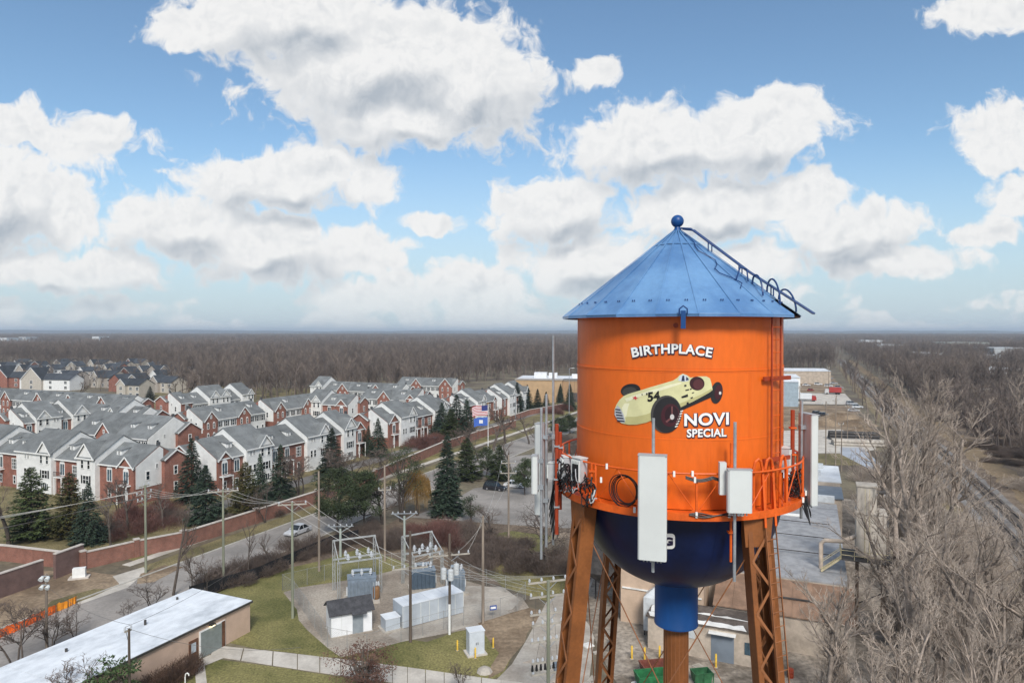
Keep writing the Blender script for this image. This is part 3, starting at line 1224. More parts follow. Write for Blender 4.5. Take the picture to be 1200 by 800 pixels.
# ------------------------------------------------------------------ antennas on the balcony
def antenna(label, deg, r, w, h, d, z0, pipe=(0, 0), face=None, tilt=0.0, extra=True, pipe_off=0.0, group='mobile phone antennas on the balcony'):
    """panel antenna on its pipe; face = direction it looks, degrees as in pol()"""
    face = deg if face is None else face
    p = pol(r, deg, 0) + Vector((TAX, TAY, 0))
    o = thing('panel_antenna', label, 'antenna', (p.x, p.y, pipe[0]), view_ang + R(face) + PI / 2, group)
    zz = z0 - pipe[0]
    # local: -y looks outwards
    b = MB()
    pr = []
    bev = 0.035
    for (x, y) in ((-w / 2, 0), (-w / 2, -d + bev), (-w / 2 + bev, -d), (w / 2 - bev, -d), (w / 2, -d + bev), (w / 2, 0)):
        pr.append((x, y))
    n = len(b.v)
    k = len(pr)
    for z in (zz, zz + h):
        for (x, y) in pr:
            b.v.append((x, y - 0.10, z))
    b.f.append(tuple(range(n, n + k)))
    b.f.append(tuple(range(n + k, n + 2 * k)))
    for i in range(k):
        j = (i + 1) % k
        b.f.append((n + i, n + j, n + k + j, n + k + i))
    b.mi += [0] * (k + 2)
    sh = b.build('radome', M_ANT, o)
    b = MB()
    b.box(-w / 2 + 0.02, w / 2 - 0.02, -0.10, -0.085, zz + 0.02, zz + h - 0.02)
    b.build('back_plate', M_ANTD, o)
    b = MB()
    b.tube([(pipe_off, 0, 0), (pipe_off, 0, pipe[1] - pipe[0])], 0.036, 10)
    b.build('mount_pipe', M_GALV, o)
    for f in (0.15, 0.85):
        b = MB()
        b.box(pipe_off - 0.07, pipe_off + 0.07, -0.088, 0.06, zz + h * f - 0.05, zz + h * f + 0.05)
        b.build('clamp', M_GALV, o)
    b = MB()
    b.box(-w / 2 - 0.004, w / 2 + 0.004, -d - 0.104, -0.096, zz + h - 0.02, zz + h + 0.006)
    b.build('top_cap', pmat('antenna cap grey', (0.34, 0.35, 0.36), 0.5, 0.1, 2), o)
    if extra:
        for i in range(6):
            b = MB()
            x = -w * 0.3 + i * w * 0.12
            b.tube([(x, -0.18, zz), (x, -0.18, zz - 0.07)], 0.018, 6)
            b.build('connector', M_GALV, o)
    return o


def az_of(px):
    return math.degrees(math.atan((px - 600) / 800.0))


def polar_at(px, dist):
    """(deg, r) on the tower of the spot at a sighting and a horizontal depth"""
    X, Y = (px - 600) / 800.0 * dist - TAX, dist - TAY
    a = math.degrees(math.atan2(Y, X) - view_ang)
    a = (a + 180) % 360 - 180
    return a, math.hypot(X, Y)


dg, rr = polar_at(766, 15.45)
antenna('tall pale panel antenna on a pipe in front of the navy bowl', dg, rr, 0.63, 2.36, 0.20, 27.90, (27.55, 31.05), face=-3)
dg, rr = polar_at(865, 15.55)
a2 = antenna('short pale box antenna on a long pipe below the word SPECIAL', dg, rr, 0.54, 0.98, 0.16, 28.93, (27.3, 30.95), face=9, pipe_off=-0.06)
b = MB()
b.box(-0.40, -0.25, -0.02, 0.14, 1.98, 2.72)
b.build('junction_box', M_ANT, a2)
dg, rr = polar_at(640.5, 18.7)
antenna('tall white panel antenna seen edge-on beside the radio units', dg, rr, 0.32, 2.5, 0.20, 28.0, (27.1, 31.3), face=-96, extra=True)
dg, rr = polar_at(634.5, 18.0)
antenna('short white panel antenna on the outside of the radio cluster', dg, rr, 0.30, 1.0, 0.15, 28.75, (27.0, 31.0), face=-86, extra=False)
dg, rr = polar_at(940, 17.9)
antenna('wide grey panel antenna showing its back, beside the bent railing', dg, rr, 0.62, 2.36, 0.20, 28.5, (28.1, 31.2), face=112)
dg, rr = polar_at(648.5, 19.2)
o = thing('antenna_mast', 'bare galvanised antenna pipe beside the radio units', 'pipe', (pol(rr, dg, 0) + Vector((TAX, TAY, 27.0))), 0)
b = MB()
b.tube([(0, 0, 0), (0, 0, 5.9)], 0.032, 8)
b.build('pipe', M_GALV, o)
b = MB()
b.box(-0.05, 0.05, -0.07, 0.07, 2.3, 2.42)
b.box(-0.05, 0.05, -0.07, 0.07, 3.0, 3.12)
b.build('clamp', M_GALV, o)


# radio units: finned boxes on orange stand-off posts
def radio(label, px, dist, z0, w, d, h, face):
    dg, rr = polar_at(px, dist)
    p = pol(rr, dg, z0) + Vector((TAX, TAY, 0))
    o = thing('radio_unit', label, 'radio unit', p, view_ang + R(face) + PI / 2, 'radio units on the balcony')
    b = MB()
    b.box(-w / 2, w / 2, -d / 2, d / 2, 0, h)
    b.build('housing', M_RADIO, o)
    for i in range(6):
        b = MB()
        x = -w / 2 + w * (i + 0.5) / 6
        b.box(x - 0.008, x + 0.008, -d / 2 - 0.05, -d / 2 + 0.002, 0.04, h - 0.04)
        b.build('cooling_fin', M_ANT, o)
    b = MB()
    b.box(-w / 2 - 0.015, w / 2 + 0.015, -d / 2 - 0.02, d / 2 + 0.02, h, h + 0.02)
    b.build('lid', M_ANT, o)
    b = MB()
    b.box(-w * 0.28, w * 0.28, -d / 2 - 0.058, -d / 2 - 0.02, 0.08, h - 0.14)
    b.build('dark_grille', M_BLACKCABLE, o)
    return o


radio('grey radio unit with black grille hung on the tank wall', 679.5, 17.45, 29.16, 0.34, 0.22, 0.62, -42)
radio('pale radio unit between orange post and tank wall', 664.0, 18.1, 29.10, 0.32, 0.2, 0.60, -70)
radio('small pale radio unit behind the bare antenna pipe', 648.5, 18.55, 29.0, 0.28, 0.2, 0.45, -95)
radio('pale radio unit beside the railing bend near the ladder', 921.5, 17.6, 29.4, 0.30, 0.20, 0.62, 75)

for px, dist, z0, z1, lab in ((652.5, 18.2, 27.6, 30.55, 'orange steel stand-off post carrying the edge-on white antennas'), (656.5, 18.45, 28.2, 30.3, 'shorter orange stand-off post behind the red-orange tall one'),
                              (929.5, 17.55, 28.7, 31.0, 'orange stand-off post in the railing bend near the ladder'), (693.5, 16.95, 28.75, 29.75, 'orange ribbed bracket post on the balcony beside the cable coil'), (857.5, 16.0, 27.6, 30.4, 'thin orange pipe behind the short box antenna')):
    dg, rr = polar_at(px, dist)
    p = pol(rr, dg, z0) + Vector((TAX, TAY, 0))
    o = thing('standoff_post', lab, 'post', p, 0, 'orange antenna posts')
    b = MB()
    b.tube([(0, 0, 0), (0, 0, z1 - z0)], 0.052 if z1 - z0 > 1.5 and px != 857.5 else 0.03, 10)
    b.build('post', M_RUSTRED if px < 660 or px > 900 else M_ORANGE2, o)
    b = MB()
    for f in (0.25, 0.5, 0.8):
        b.box(-0.075, 0.075, -0.075, 0.075, (z1 - z0) * f - 0.02, (z1 - z0) * f + 0.02)
    b.build('clamp', M_GALV if px < 660 else M_ORANGE2, o)

# cables
rndc = random.Random(5)


def cable(label, pts, r=0.017, mat=M_BLACKCABLE, name='cable_loop', k=6):
    b = MB()
    b.tube(pts, r, k)
    o = b.build(name, mat, None, smooth=True)
    tag(o, label, 'cable', 'black antenna cables on the balcony')
    return o


def world_pol(r, d, z):
    return pol(r, d, z) + Vector((TAX, TAY, 0))


cd, cr = polar_at(721, 16.1)
for i in range(6):
    pts = []
    for j in range(29):
        a = 2 * PI * j / 27 + 0.9 * i
        pts.append(world_pol(RB - 0.05 - 0.025 * i, cd + 0.45 * (i % 3) + (6.7 - 0.28 * i) * math.cos(a), Z_BAL + 0.45 - 0.02 * (i % 2) + (0.39 - 0.014 * i + 0.012 * math.sin(3 * a + i)) * math.sin(a)))
    cable('coil of black cable hung on the railing between radio units and tall antenna', pts, 0.012)
for i in range(3):
    pts = []
    for j in range(21):
        f = j / 20
        pts.append(world_pol(RB + 0.01 + 0.014 * i, 3.5 + 21.5 * f, Z_BAL + 0.93 - 0.07 * abs(math.sin(f * 2 * PI)) - 0.025 * i))
    cable('black cable clipped along the top rail under the lettering', pts, 0.014)
    pts = []
    for j in range(15):
        f = j / 14
        pts.append(world_pol(RB + 0.035 + 0.012 * i, 5 + 19 * f, Z_BAL + 0.06 + 0.03 * math.sin(f * 9 + i) - 0.02 * i))
    cable('black cable lying along the balcony kerb', pts, 0.013)
for i in range(30):
    d0 = -66 + rndc.uniform(0, 30)
    pts = []
    zc0 = Z_BAL + rndc.uniform(0.12, 0.62)
    ra, ph = rndc.uniform(0.10, 0.34), rndc.uniform(0, 6)
    for j in range(16):
        a = ph + j * 0.42
        pts.append(world_pol(RB + 0.12 + 0.10 * math.sin(j * 0.6 + i), d0 + ra * 15 * math.cos(a) * 0.6, zc0 + ra * math.sin(a) + 0.05 * math.sin(j * 1.9)))
    cable('tangled black jumper cable around the finned radio units', pts, rndc.choice((0.014, 0.02)), M_BLACKCABLE if i % 5 else M_RADIO)
for i in range(5):
    pts = []
    d0 = -80 + i * 3
    for j in range(12):
        f = j / 11
        pts.append(world_pol(RB + 0.12 + 0.16 * math.sin(f * PI), d0 + 5 * f, Z_BAL + 0.2 - 1.3 * math.sin(f * PI) * (0.7 + 0.12 * i)))
    cable('black cable hanging in a loop below the edge-on white antennas', pts, 0.013)
for i in range(13):
    d0 = 62 + rndc.uniform(0, 22)
    pts = []
    zc0 = Z_BAL + rndc.uniform(0.15, 0.6)
    ra, ph = rndc.uniform(0.12, 0.33), rndc.uniform(0, 6)
    for j in range(15):
        a = ph + j * 0.42
        pts.append(world_pol(RB - 0.18 + 0.1 * math.sin(j * 0.6 + i), d0 + ra * 14 * math.cos(a), zc0 + ra * math.sin(a)))
    cable('tangled black jumper cable inside the railing bend near the ladder', pts, rndc.choice((0.013, 0.018)))
for i in range(7):
    pts = []
    d0 = 66 + i * 2.2
    for j in range(12):
        f = j / 11
        pts.append(world_pol(RB + 0.05 + 0.12 * math.sin(f * PI), d0 + 3 * f, Z_BAL - 0.02 - (0.35 + 0.09 * (i % 4)) * math.sin(f * PI)))
    cable('black cable hanging below the balcony under the wide grey antenna', pts, 0.012)
for d0, z in ((-14, .98), (-1, .96), (6.2, .98), (7.1, .84), (17.5, .98), (21, .03), (7.8, .03), (-17, .03), (-13, .07), (25, .06), (26.4, .05), (-30, .98), (69, .03), (82, .05), (-33, .62)):
    b = MB()
    b.bar(world_pol(RB + 0.04, d0, Z_BAL + z - 0.05), world_pol(RB + 0.04, d0, Z_BAL + z + 0.08), 0.045, 0.05)
    o = b.build('cable_clamp', M_WHITECLIP)
    tag(o, 'small white cable clamp fixed on the orange balcony rail', 'clamp', 'white cable clamps')

# ================================================================== ground, street, lawns
M_GROUND = pmat('winter ground', (0.140, 0.108, 0.080), 0.95, 0.3, 0.05, col2=(0.175, 0.150, 0.098), world_space=True, fine=0.3, fscale=0.9, detail=8, bump=0.4, bscale=1.5)
M_LITTER = pmat('leaf litter', (0.140, 0.100, 0.070), 0.95, 0.3, 0.12, col2=(0.20, 0.150, 0.105), world_space=True, fine=0.4, fscale=2.2, detail=8, bump=0.5, bscale=3)
M_LAWN = pmat('lawn turf', (0.130, 0.122, 0.038), 0.95, 0.25, 0.11, col2=(0.225, 0.190, 0.078), world_space=True, fine=0.45, fscale=4.5, detail=8, bump=0.5, bscale=4)
M_LAWN2 = pmat('greener turf', (0.125, 0.128, 0.036), 0.95, 0.25, 0.10, col2=(0.215, 0.190, 0.072), world_space=True, fine=0.45, fscale=4.5, detail=8, bump=0.5, bscale=4)
M_DRYGRASS = pmat('dry verge grass', (0.150, 0.128, 0.055), 0.95, 0.3, 0.15, col2=(0.215, 0.175, 0.085), world_space=True, fine=0.45, fscale=4.0, detail=8, bump=0.4, bscale=3)
M_DIRT = pmat('bare dirt', (0.215, 0.150, 0.095), 0.95, 0.3, 0.14, col2=(0.30, 0.225, 0.150), world_space=True, fine=0.3, fscale=1.8, detail=9, bump=0.6, bscale=1.2)
M_GRAVEL = pmat('trodden gravel', (0.285, 0.235, 0.185), 0.95, 0.2, 0.16, col2=(0.37, 0.325, 0.27), world_space=True, fine=0.25, fscale=4, detail=9, bump=0.5, bscale=5)
M_YARD = pmat('yard dirt and debris', (0.205, 0.165, 0.125), 0.95, 0.3, 0.2, col2=(0.33, 0.285, 0.235), world_space=True, fine=0.4, fscale=1.8, detail=9, bump=0.6, bscale=2)
M_ASPHALT = pmat('weathered asphalt', (0.235, 0.215, 0.195), 0.9, 0.14, 0.12, col2=(0.30, 0.275, 0.25), world_space=True, fine=0.12, fscale=2.5, detail=8)
M_ASPH_D = pmat('darker asphalt', (0.150, 0.140, 0.130), 0.9, 0.16, 0.12, col2=(0.20, 0.185, 0.17), world_space=True, fine=0.14, fscale=2.0, detail=8)
M_CONC = pmat('pale concrete', (0.46, 0.42, 0.365), 0.9, 0.12, 0.35, col2=(0.55, 0.51, 0.45), world_space=True, fine=0.08, fscale=4, detail=8)
M_CONC_D = pmat('stained concrete', (0.36, 0.315, 0.265), 0.9, 0.16, 0.25, col2=(0.44, 0.40, 0.345), world_space=True, fine=0.12, fscale=3, detail=9)
M_KERB = pmat('kerb concrete', (0.42, 0.40, 0.36), 0.9, 0.12, 0.8, world_space=True)

# the ground reaches the horizon
b = MB()
b.face([(-16000, -400, 0), (16000, -400, 0), (16000, 24000, 0), (-16000, 24000, 0)])
g = b.build('ground', M_GROUND)
tag(g, 'flat brown winter ground reaching to the horizon', 'ground', None, 'structure')

T_NEAR, T_FAR = 72.6, 82.4


def strip(name, t0, t1, s0, s1, mat, z, label, cat, kind='structure', n=1, wob=0.0, seed=0):
    pts = [ST(s0, t0), ST(s1, t0), ST(s1, t1), ST(s0, t1)]
    if wob:
        pts = rough_outline(pts, 5.0, wob, seed)
    return ground_sheet(name, pts, mat, z, label, cat, kind)


strip('road', T_NEAR, T_FAR, -60, 420, M_ASPHALT, 0.004, 'grey asphalt street in front of the brick boundary wall', 'road')
for t0, lab in ((T_NEAR - 0.3, 'kerb on the near side of the street'), (T_FAR, 'pale kerb on the verge side of the street')):
    b = MB()
    b.box(0, 480, 0, 0.22, 0, 0.13)
    o = b.build('kerb', M_KERB, None, loc=ST(-60, t0), rot=(0, 0, R(90 - 23.7)))
    tag(o, lab, 'kerb', None, 'structure')
strip('verge', T_FAR + 0.35, 86.2, 66, 300, M_DRYGRASS, 0.010, 'mown verge between street and footpath', 'grass', wob=0.25, seed=3)
b = MB()
n = 58
for i in range(n):                          # footpath slabs with open joints
    b = MB()
    b.box(0.03, 3.97, 0, 1.6, 0, 0.05)
    if i == 0:
        walk_me = b.mesh('paving_slab', M_CONC)
        walk = thing('footpath', 'pale concrete footpath along the brick boundary wall', 'path', ST(66, 87.8), 0)
        tag(walk, None, None, None, 'structure')
    link('paving_slab', walk_me, walk, DV * (4.0 * i) , (0, 0, R(90 - 23.7)))
strip('verge', 87.95, 92.5, 68, 300, M_LAWN, 0.010, 'grass strip along the foot of the brick wall', 'grass', wob=0.2, seed=4)
# footpath end bend and dirt works on the left
ground_sheet('path', [G(132, 675), G(168, 664), G(172, 669), G(159, 680), G(150, 688), G(90, 709), G(92, 704), G(140, 684)], M_CONC, 0.014, 'short bend of footpath at the dug-up corner', 'path')
ground_sheet('dirt', rough_outline([G(-90, 735), G(-60, 690), G(40, 668), G(100, 668), G(150, 678), G(140, 688), G(90, 706), G(0, 742)], 2.5, 0.4, 5), M_DIRT, 0.012, 'churned brown dirt where the footpath is being dug', 'dirt')
ground_sheet('grass', rough_outline([G(60, 704), G(110, 690), G(128, 690), G(90, 706), G(40, 722)], 2.0, 0.3, 6), M_DRYGRASS, 0.016, 'strip of rough grass beside the orange barrier', 'grass')
ground_sheet('dirt', rough_outline([G(165, 672), G(192, 662), G(215, 664), G(180, 682), G(160, 684)], 1.5, 0.3, 16), M_DIRT, 0.018, 'sandy dirt round the foot of the tall utility pole', 'dirt')
# townhouse estate ground and lanes
ground_sheet('lawn', rough_outline([ST(62, 93), ST(310, 93), ST(330, 112), ST(310, 330), ST(60, 330)], 8, 0.5, 7), M_DRYGRASS, 0.005, 'dull winter grass around the townhouses', 'grass')
ground_sheet('lane', [ST(88, 100.5), ST(300, 100.5), ST(300, 105.5), ST(88, 105.5)], M_ASPH_D, 0.012, 'dark lane between boundary wall and townhouses', 'road')
ground_sheet('lane', [ST(104, 124), ST(300, 124), ST(300, 131), ST(104, 131)], M_ASPH_D, 0.012, 'service lane behind the front row of townhouses', 'road')
ground_sheet('lane', [ST(104, 131.2), ST(112, 131.2), ST(112, 320), ST(104, 320)], M_ASPH_D, 0.012, 'service lane across the estate behind the end row', 'road')
ground_sheet('lane', [ST(152, 131.2), ST(160, 131.2), ST(160, 320), ST(152, 320)], M_ASPH_D, 0.012, 'service lane between the middle rows of townhouses', 'road')

# near lawn, drive, substation yard
ground_sheet('lawn', rough_outline([G(180, 745), G(238, 697), G(300, 680), G(345, 660), G(430, 636), G(470, 640), G(520, 690), G(420, 760), G(390, 772), G(300, 760), G(244, 748), G(200, 900), G(-100, 900)], 3, 0.35, 8), M_LAWN2, 0.006, 'olive green lawn beside the beige building', 'grass')
ground_sheet('lawn', rough_outline([G(225, 782), G(248, 771), G(330, 782), G(395, 792), G(470, 801), G(560, 812), G(560, 900), G(180, 900)], 3, 0.2, 9), M_LAWN2, 0.006, 'olive green lawn in front of the concrete drive', 'grass')
ground_sheet('lawn', rough_outline([G(395, 770), G(440, 742), G(500, 752), G(540, 738), G(600, 742), G(612, 752), G(590, 790), G(575, 797), G(480, 785)], 2.5, 0.3, 10), M_LAWN2, 0.008, 'grass round the utility cabinet and bollards', 'grass')
ground_sheet('gravel_yard', rough_outline([G(332, 694), G(352, 688), G(430, 676), G(478, 664), G(560, 684), G(612, 700), G(620, 712), G(560, 735), G(470, 752), G(400, 770), G(384, 759), G(360, 738)], 3, 0.35, 11), M_GRAVEL, 0.010, 'tan gravel floor of the electrical substation', 'gravel')
ground_sheet('concrete_pad', [G(536, 700), G(548, 686), G(590, 688), G(610, 703), G(600, 714), G(560, 718)], M_CONC_D, 0.016, 'pale concrete pad at the substation gate', 'concrete')
ground_sheet('concrete_pad', [G(455, 745), G(500, 705), G(560, 690), G(600, 720), G(520, 742), G(470, 752)], M_CONC_D, 0.014, 'concrete apron round the grey storage container', 'concrete')
ground_sheet('dirt', rough_outline([G(560, 730), G(620, 712), G(640, 716), G(615, 752), G(590, 786), G(572, 795), G(585, 765)], 2, 0.4, 12), M_DIRT, 0.014, 'worn brown dirt beside the concrete track', 'dirt')
# drive: slabs
drive = thing('drive', 'pale concrete drive leading to the beige building garage', 'drive', (0, 0, 0))
tag(drive, None, None, None, 'structure')
edge_a = [G(252, 756), G(330, 764), G(390, 771), G(440, 777), G(480, 782), G(530, 789), G(580, 796), G(640, 803)]
edge_b = [G(246, 768), G(330, 781), G(390, 790), G(440, 797), G(480, 802), G(530, 809), G(580, 816), G(640, 822)]


def along(pts, f):
    x = f * (len(pts) - 1)
    i = min(int(x), len(pts) - 2)
    return pts[i].lerp(pts[i + 1], x - i)


for i in range(16):
    f0, f1 = i / 16 + 0.0012, (i + 1) / 16 - 0.0012
    q = [along(edge_a, f0), along(edge_a, f1), along(edge_b, f1), along(edge_b, f0)]
    b = MB()
    n0 = len(b.v)
    b.v = [tuple(p.xy) + (0.0,) for p in q] + [tuple(p.xy) + (0.05,) for p in q]
    b.f = [(4, 5, 6, 7), (0, 1, 5, 4), (1, 2, 6, 5), (2, 3, 7, 6), (3, 0, 4, 7)]
    b.mi = [0] * 5
    b.build('drive_slab', M_CONC, drive)
b = MB()
q = [G(223, 778), G(246, 767.5), G(262, 771), G(240, 780), G(246, 830), G(232, 830), G(228, 781)]
ground_sheet('path', q, M_CONC, 0.03, 'narrow concrete path branching off the drive', 'path')
ground_sheet('track', [G(578, 800), G(600, 778), G(618, 748), G(640, 706), G(662, 672), G(690, 648), G(740, 640), G(735, 690), G(700, 720), G(690, 800), G(690, 860), G(560, 860)], M_CONC_D, 0.018, 'stained concrete track beside the tower leg', 'track')
# middle distance: brush ground, parking area, lawn with the pruned tree
ground_sheet('leaf_litter', rough_outline([G(200, 720), G(300, 668), G(430, 628), G(480, 598), G(560, 600), G(700, 622), G(700, 690), G(640, 690), G(560, 682), G(478, 660), G(430, 640), G(345, 664), G(240, 698)], 4, 0.6, 13), M_LITTER, 0.011, 'brown leaf litter under the brush by the street', 'ground')
ground_sheet('lawn', rough_outline([G(540, 634), G(600, 622), G(690, 636), G(700, 650), G(640, 648), G(560, 645)], 3, 0.5, 14), M_LAWN2, 0.017, 'green lawn under the spreading bare tree', 'grass')
ground_sheet('lawn', rough_outline([G(560, 672), G(590, 655), G(680, 670), G(670, 690), G(640, 704), G(610, 695)], 3, 0.5, 15), M_LAWN, 0.017, 'patchy grass bank below the hedge', 'grass')
ground_sheet('parking_lot', [G(480, 606), G(520, 592), G(556, 572), G(640, 562), G(760, 575), G(760, 622), G(640, 618), G(560, 612)], M_ASPHALT, 0.020, 'grey asphalt parking area beyond the substation', 'parking lot')
ground_sheet('asphalt', [G(560, 556), G(590, 536), G(700, 524), G(760, 560), G(640, 562)], M_ASPHALT, 0.022, 'side street junction beyond the pines', 'road')

# factory yard, railway and the yards to the right
ground_sheet('factory_yard', rough_outline([ST(30, 16), ST(60, 15), ST(68, 20), ST(78, 26), ST(98, 27), ST(100, 22), ST(150, 22), ST(150, -24), ST(30, -24)], 4, 0.6, 17), M_YARD, 0.013, 'littered dirt yard around the tower and factory', 'yard')
ground_sheet('leaf_litter', rough_outline([ST(20, -24), ST(420, -24), ST(420, -75), ST(20, -75)], 5, 0.7, 18), M_LITTER, 0.007, 'brown leaf litter under the bare trees by the railway', 'ground')
strip('railway_ballast', -35.4, -26.6, -20, 900, pmat('grey ballast', (0.175, 0.160, 0.150), 0.95, 0.2, 0.3, col2=(0.23, 0.215, 0.20), world_space=True, fine=0.3, fscale=4, detail=8), 0.030, 'grey stone bed of the railway line', 'railway bed', wob=0.4, seed=21)
strip('dirt', -44, -38, 40, 900, pmat('sandy bank', (0.30, 0.215, 0.125), 0.95, 0.3, 0.12, col2=(0.20, 0.145, 0.085), world_space=True, fine=0.3, fscale=1.5, detail=8), 0.020, 'sandy bank along the far side of the railway', 'dirt', wob=1.1, seed=22)
strip('dirt', -26, -22.5, 40, 700, pmat('dry grass bank', (0.27, 0.205, 0.11), 0.95, 0.3, 0.12, col2=(0.20, 0.16, 0.09), world_space=True, fine=0.3, fscale=1.5, detail=8), 0.026, 'dry grassy bank along the near side of the railway', 'dirt', wob=0.9, seed=23)
M_RAIL = pmat('worn rail steel', (0.16, 0.13, 0.115), 0.4, 0.2, 1.0, metallic=0.6)
M_TIE = pmat('creosoted sleeper', (0.085, 0.068, 0.055), 0.9, 0.3, 1.0)
for tc_, lab in ((-29.2, 'near track of the railway with brown rails'), (-33.0, 'far track of the railway with brown rails')):
    tr = thing('railway_track', lab, 'railway track', ST(-20, tc_, 0.03), R(90 - 23.7))
    for sg in (-0.7175, 0.7175):
        b = MB()
        b.box(0, 900, sg - 0.035, sg + 0.035, 0.12, 0.27)
        b.box(0, 900, sg - 0.07, sg + 0.07, 0.10, 0.13)
        b.build('rail', M_RAIL, tr)
    b = MB()
    for i in range(900):
        x = 30 + i * 0.6
        b.box(x - 0.11, x + 0.11, -1.3, 1.3, 0.0, 0.10)
    o = b.build('sleepers', M_TIE, tr, fix=False)
    o['kind'] = 'stuff'
# yards beyond the factory (right of the tower)
ground_sheet('concrete_yard', [G(905, 505), G(985, 503), G(1026, 520), G(1026, 527), G(1000, 531), G(905, 531)], M_CONC, 0.020, 'pale concrete storage yard with pipe stacks', 'yard')
ground_sheet('dirt_yard', rough_outline([G(905, 474), G(1000, 476), G(1015, 500), G(1000, 506), G(905, 504)], 6, 1.0, 24), M_DIRT, 0.016, 'tan dirt yard with heaps beyond the concrete yard', 'yard')
ground_sheet('concrete_yard', [G(905, 460), G(990, 461), G(1002, 474), G(905, 473)], M_CONC, 0.020, 'pale concrete lorry yard beside the white sheds', 'yard')
ground_sheet('dirt_yard', rough_outline([G(905, 440), G(975, 440), G(992, 460), G(905, 460)], 9, 1.5, 25), M_DIRT, 0.016, 'far dirt yard full of parked vehicles', 'yard')
ground_sheet('grass', rough_outline([G(905, 532), G(1010, 532), G(1020, 545), G(905, 545)], 4, 0.6, 26), M_DRYGRASS, 0.018, 'dry grass strip behind the factory', 'grass')
M_PALE = pmat('wet pale pavement', (0.36, 0.38, 0.42), 0.35, 0.12, 0.2, world_space=True)
ground_sheet('pavement', [G(985, 524), G(1010, 524), G(1034, 546), G(1040, 575), G(1042, 620), G(1022, 620), G(1024, 570), G(1016, 548), G(985, 532)], M_PALE, 0.024, 'wet pale service road curving behind the concrete tower', 'road')

# ------------------------------------------------------------------ brick boundary wall
M_BRICKWALL = brickmat('boundary wall brick', (0.200, 0.070, 0.045), (0.255, 0.092, 0.060), (0.22, 0.16, 0.13))
M_BRICKDK = brickmat('gate wall brown brick', (0.135, 0.078, 0.066), (0.165, 0.092, 0.078), (0.15, 0.11, 0.10))
M_COPE = pmat('pale coping stone', (0.50, 0.45, 0.40), 0.85, 0.12, 1.5)


def wall_run(name, pts, h, mat, label, thick=0.35, cope=0.14, seg=6.0, pillar=None):
    root = thing(name, label, 'wall', pts[0])
    base = Vector(pts[0])
    for a, c in zip(pts[:-1], pts[1:]):
        a, c = Vector(a) - base, Vector(c) - base
        L = (c - a).length
        n = max(1, round(L / seg))
        ang = math.atan2((c - a).y, (c - a).x)
        for i in range(n):
            p = a.lerp(c, i / n)
            l2 = L / n
            b = MB()
            b.box(0.003, l2 - 0.003, -thick / 2, thick / 2, 0, h)
            w = b.build('wall_panel', mat, root, loc=p, rot=(0, 0, ang))
            b = MB()
            b.box(0.006, l2 - 0.006, -thick / 2 - 0.09, thick / 2 + 0.09, h + 0.002, h + cope)
            b.build('coping', M_COPE, w)
            if pillar and i % pillar == 0:
                b = MB()
                b.box(-0.35, 0.35, -0.33, 0.33, 0, h + 0.25)
                w = b.build('pillar', mat, root, loc=p, rot=(0, 0, ang))
                b = MB()
                b.box(-0.42, 0.42, -0.40, 0.40, h + 0.252, h + 0.40)
                b.build('pillar_cap', M_COPE, w)
    return root


wall_run('boundary_wall', [G(97, 667), G(160, 652), G(215, 641), G(300, 613), G(372, 589), G(440, 563), G(520, 527), G(560, 514), G(604, 500)], 2.3, M_BRICKWALL, 'long red brick boundary wall with pale coping along the street', seg=7, pillar=6)
wall_run('boundary_wall', [G(598, 494), G(620, 486), G(662, 478)], 2.0, M_BRICKWALL, 'far stretch of red brick boundary wall below the tan building', seg=7)
wall_run('boundary_wall', [G(-60, 652), G(8, 657), G(72, 665)], 2.2, M_BRICKWALL, 'red brick boundary wall running behind the gate walls', seg=6)
wall_run('gate_wall', [G(-30, 711), G(50, 682.5)], 3.0, M_BRICKDK, 'tall brown brick wall on the orange barrier side of the gate gap', thick=0.4, cope=0.12, seg=30)
wall_run('gate_wall', [G(64, 678), G(97, 665)], 3.3, M_BRICKDK, 'tall brown brick wall on the white plinth side of the gate gap', thick=0.4, cope=0.12, seg=30)
o = thing('sign_plinth', 'white block plinth on a slab beside the gate wall', 'plinth', G(93, 677), R(20))
b = MB()
b.box(-1.2, 1.2, -0.7, 0.7, 0, 0.2)
b.build('slab', M_COPE, o)
b = MB()
b.box(-0.75, 0.75, -0.35, 0.35, 0.2, 1.4)
b.build('block', pmat('white render', (0.72, 0.72, 0.70), 0.7, 0.06, 2), o)

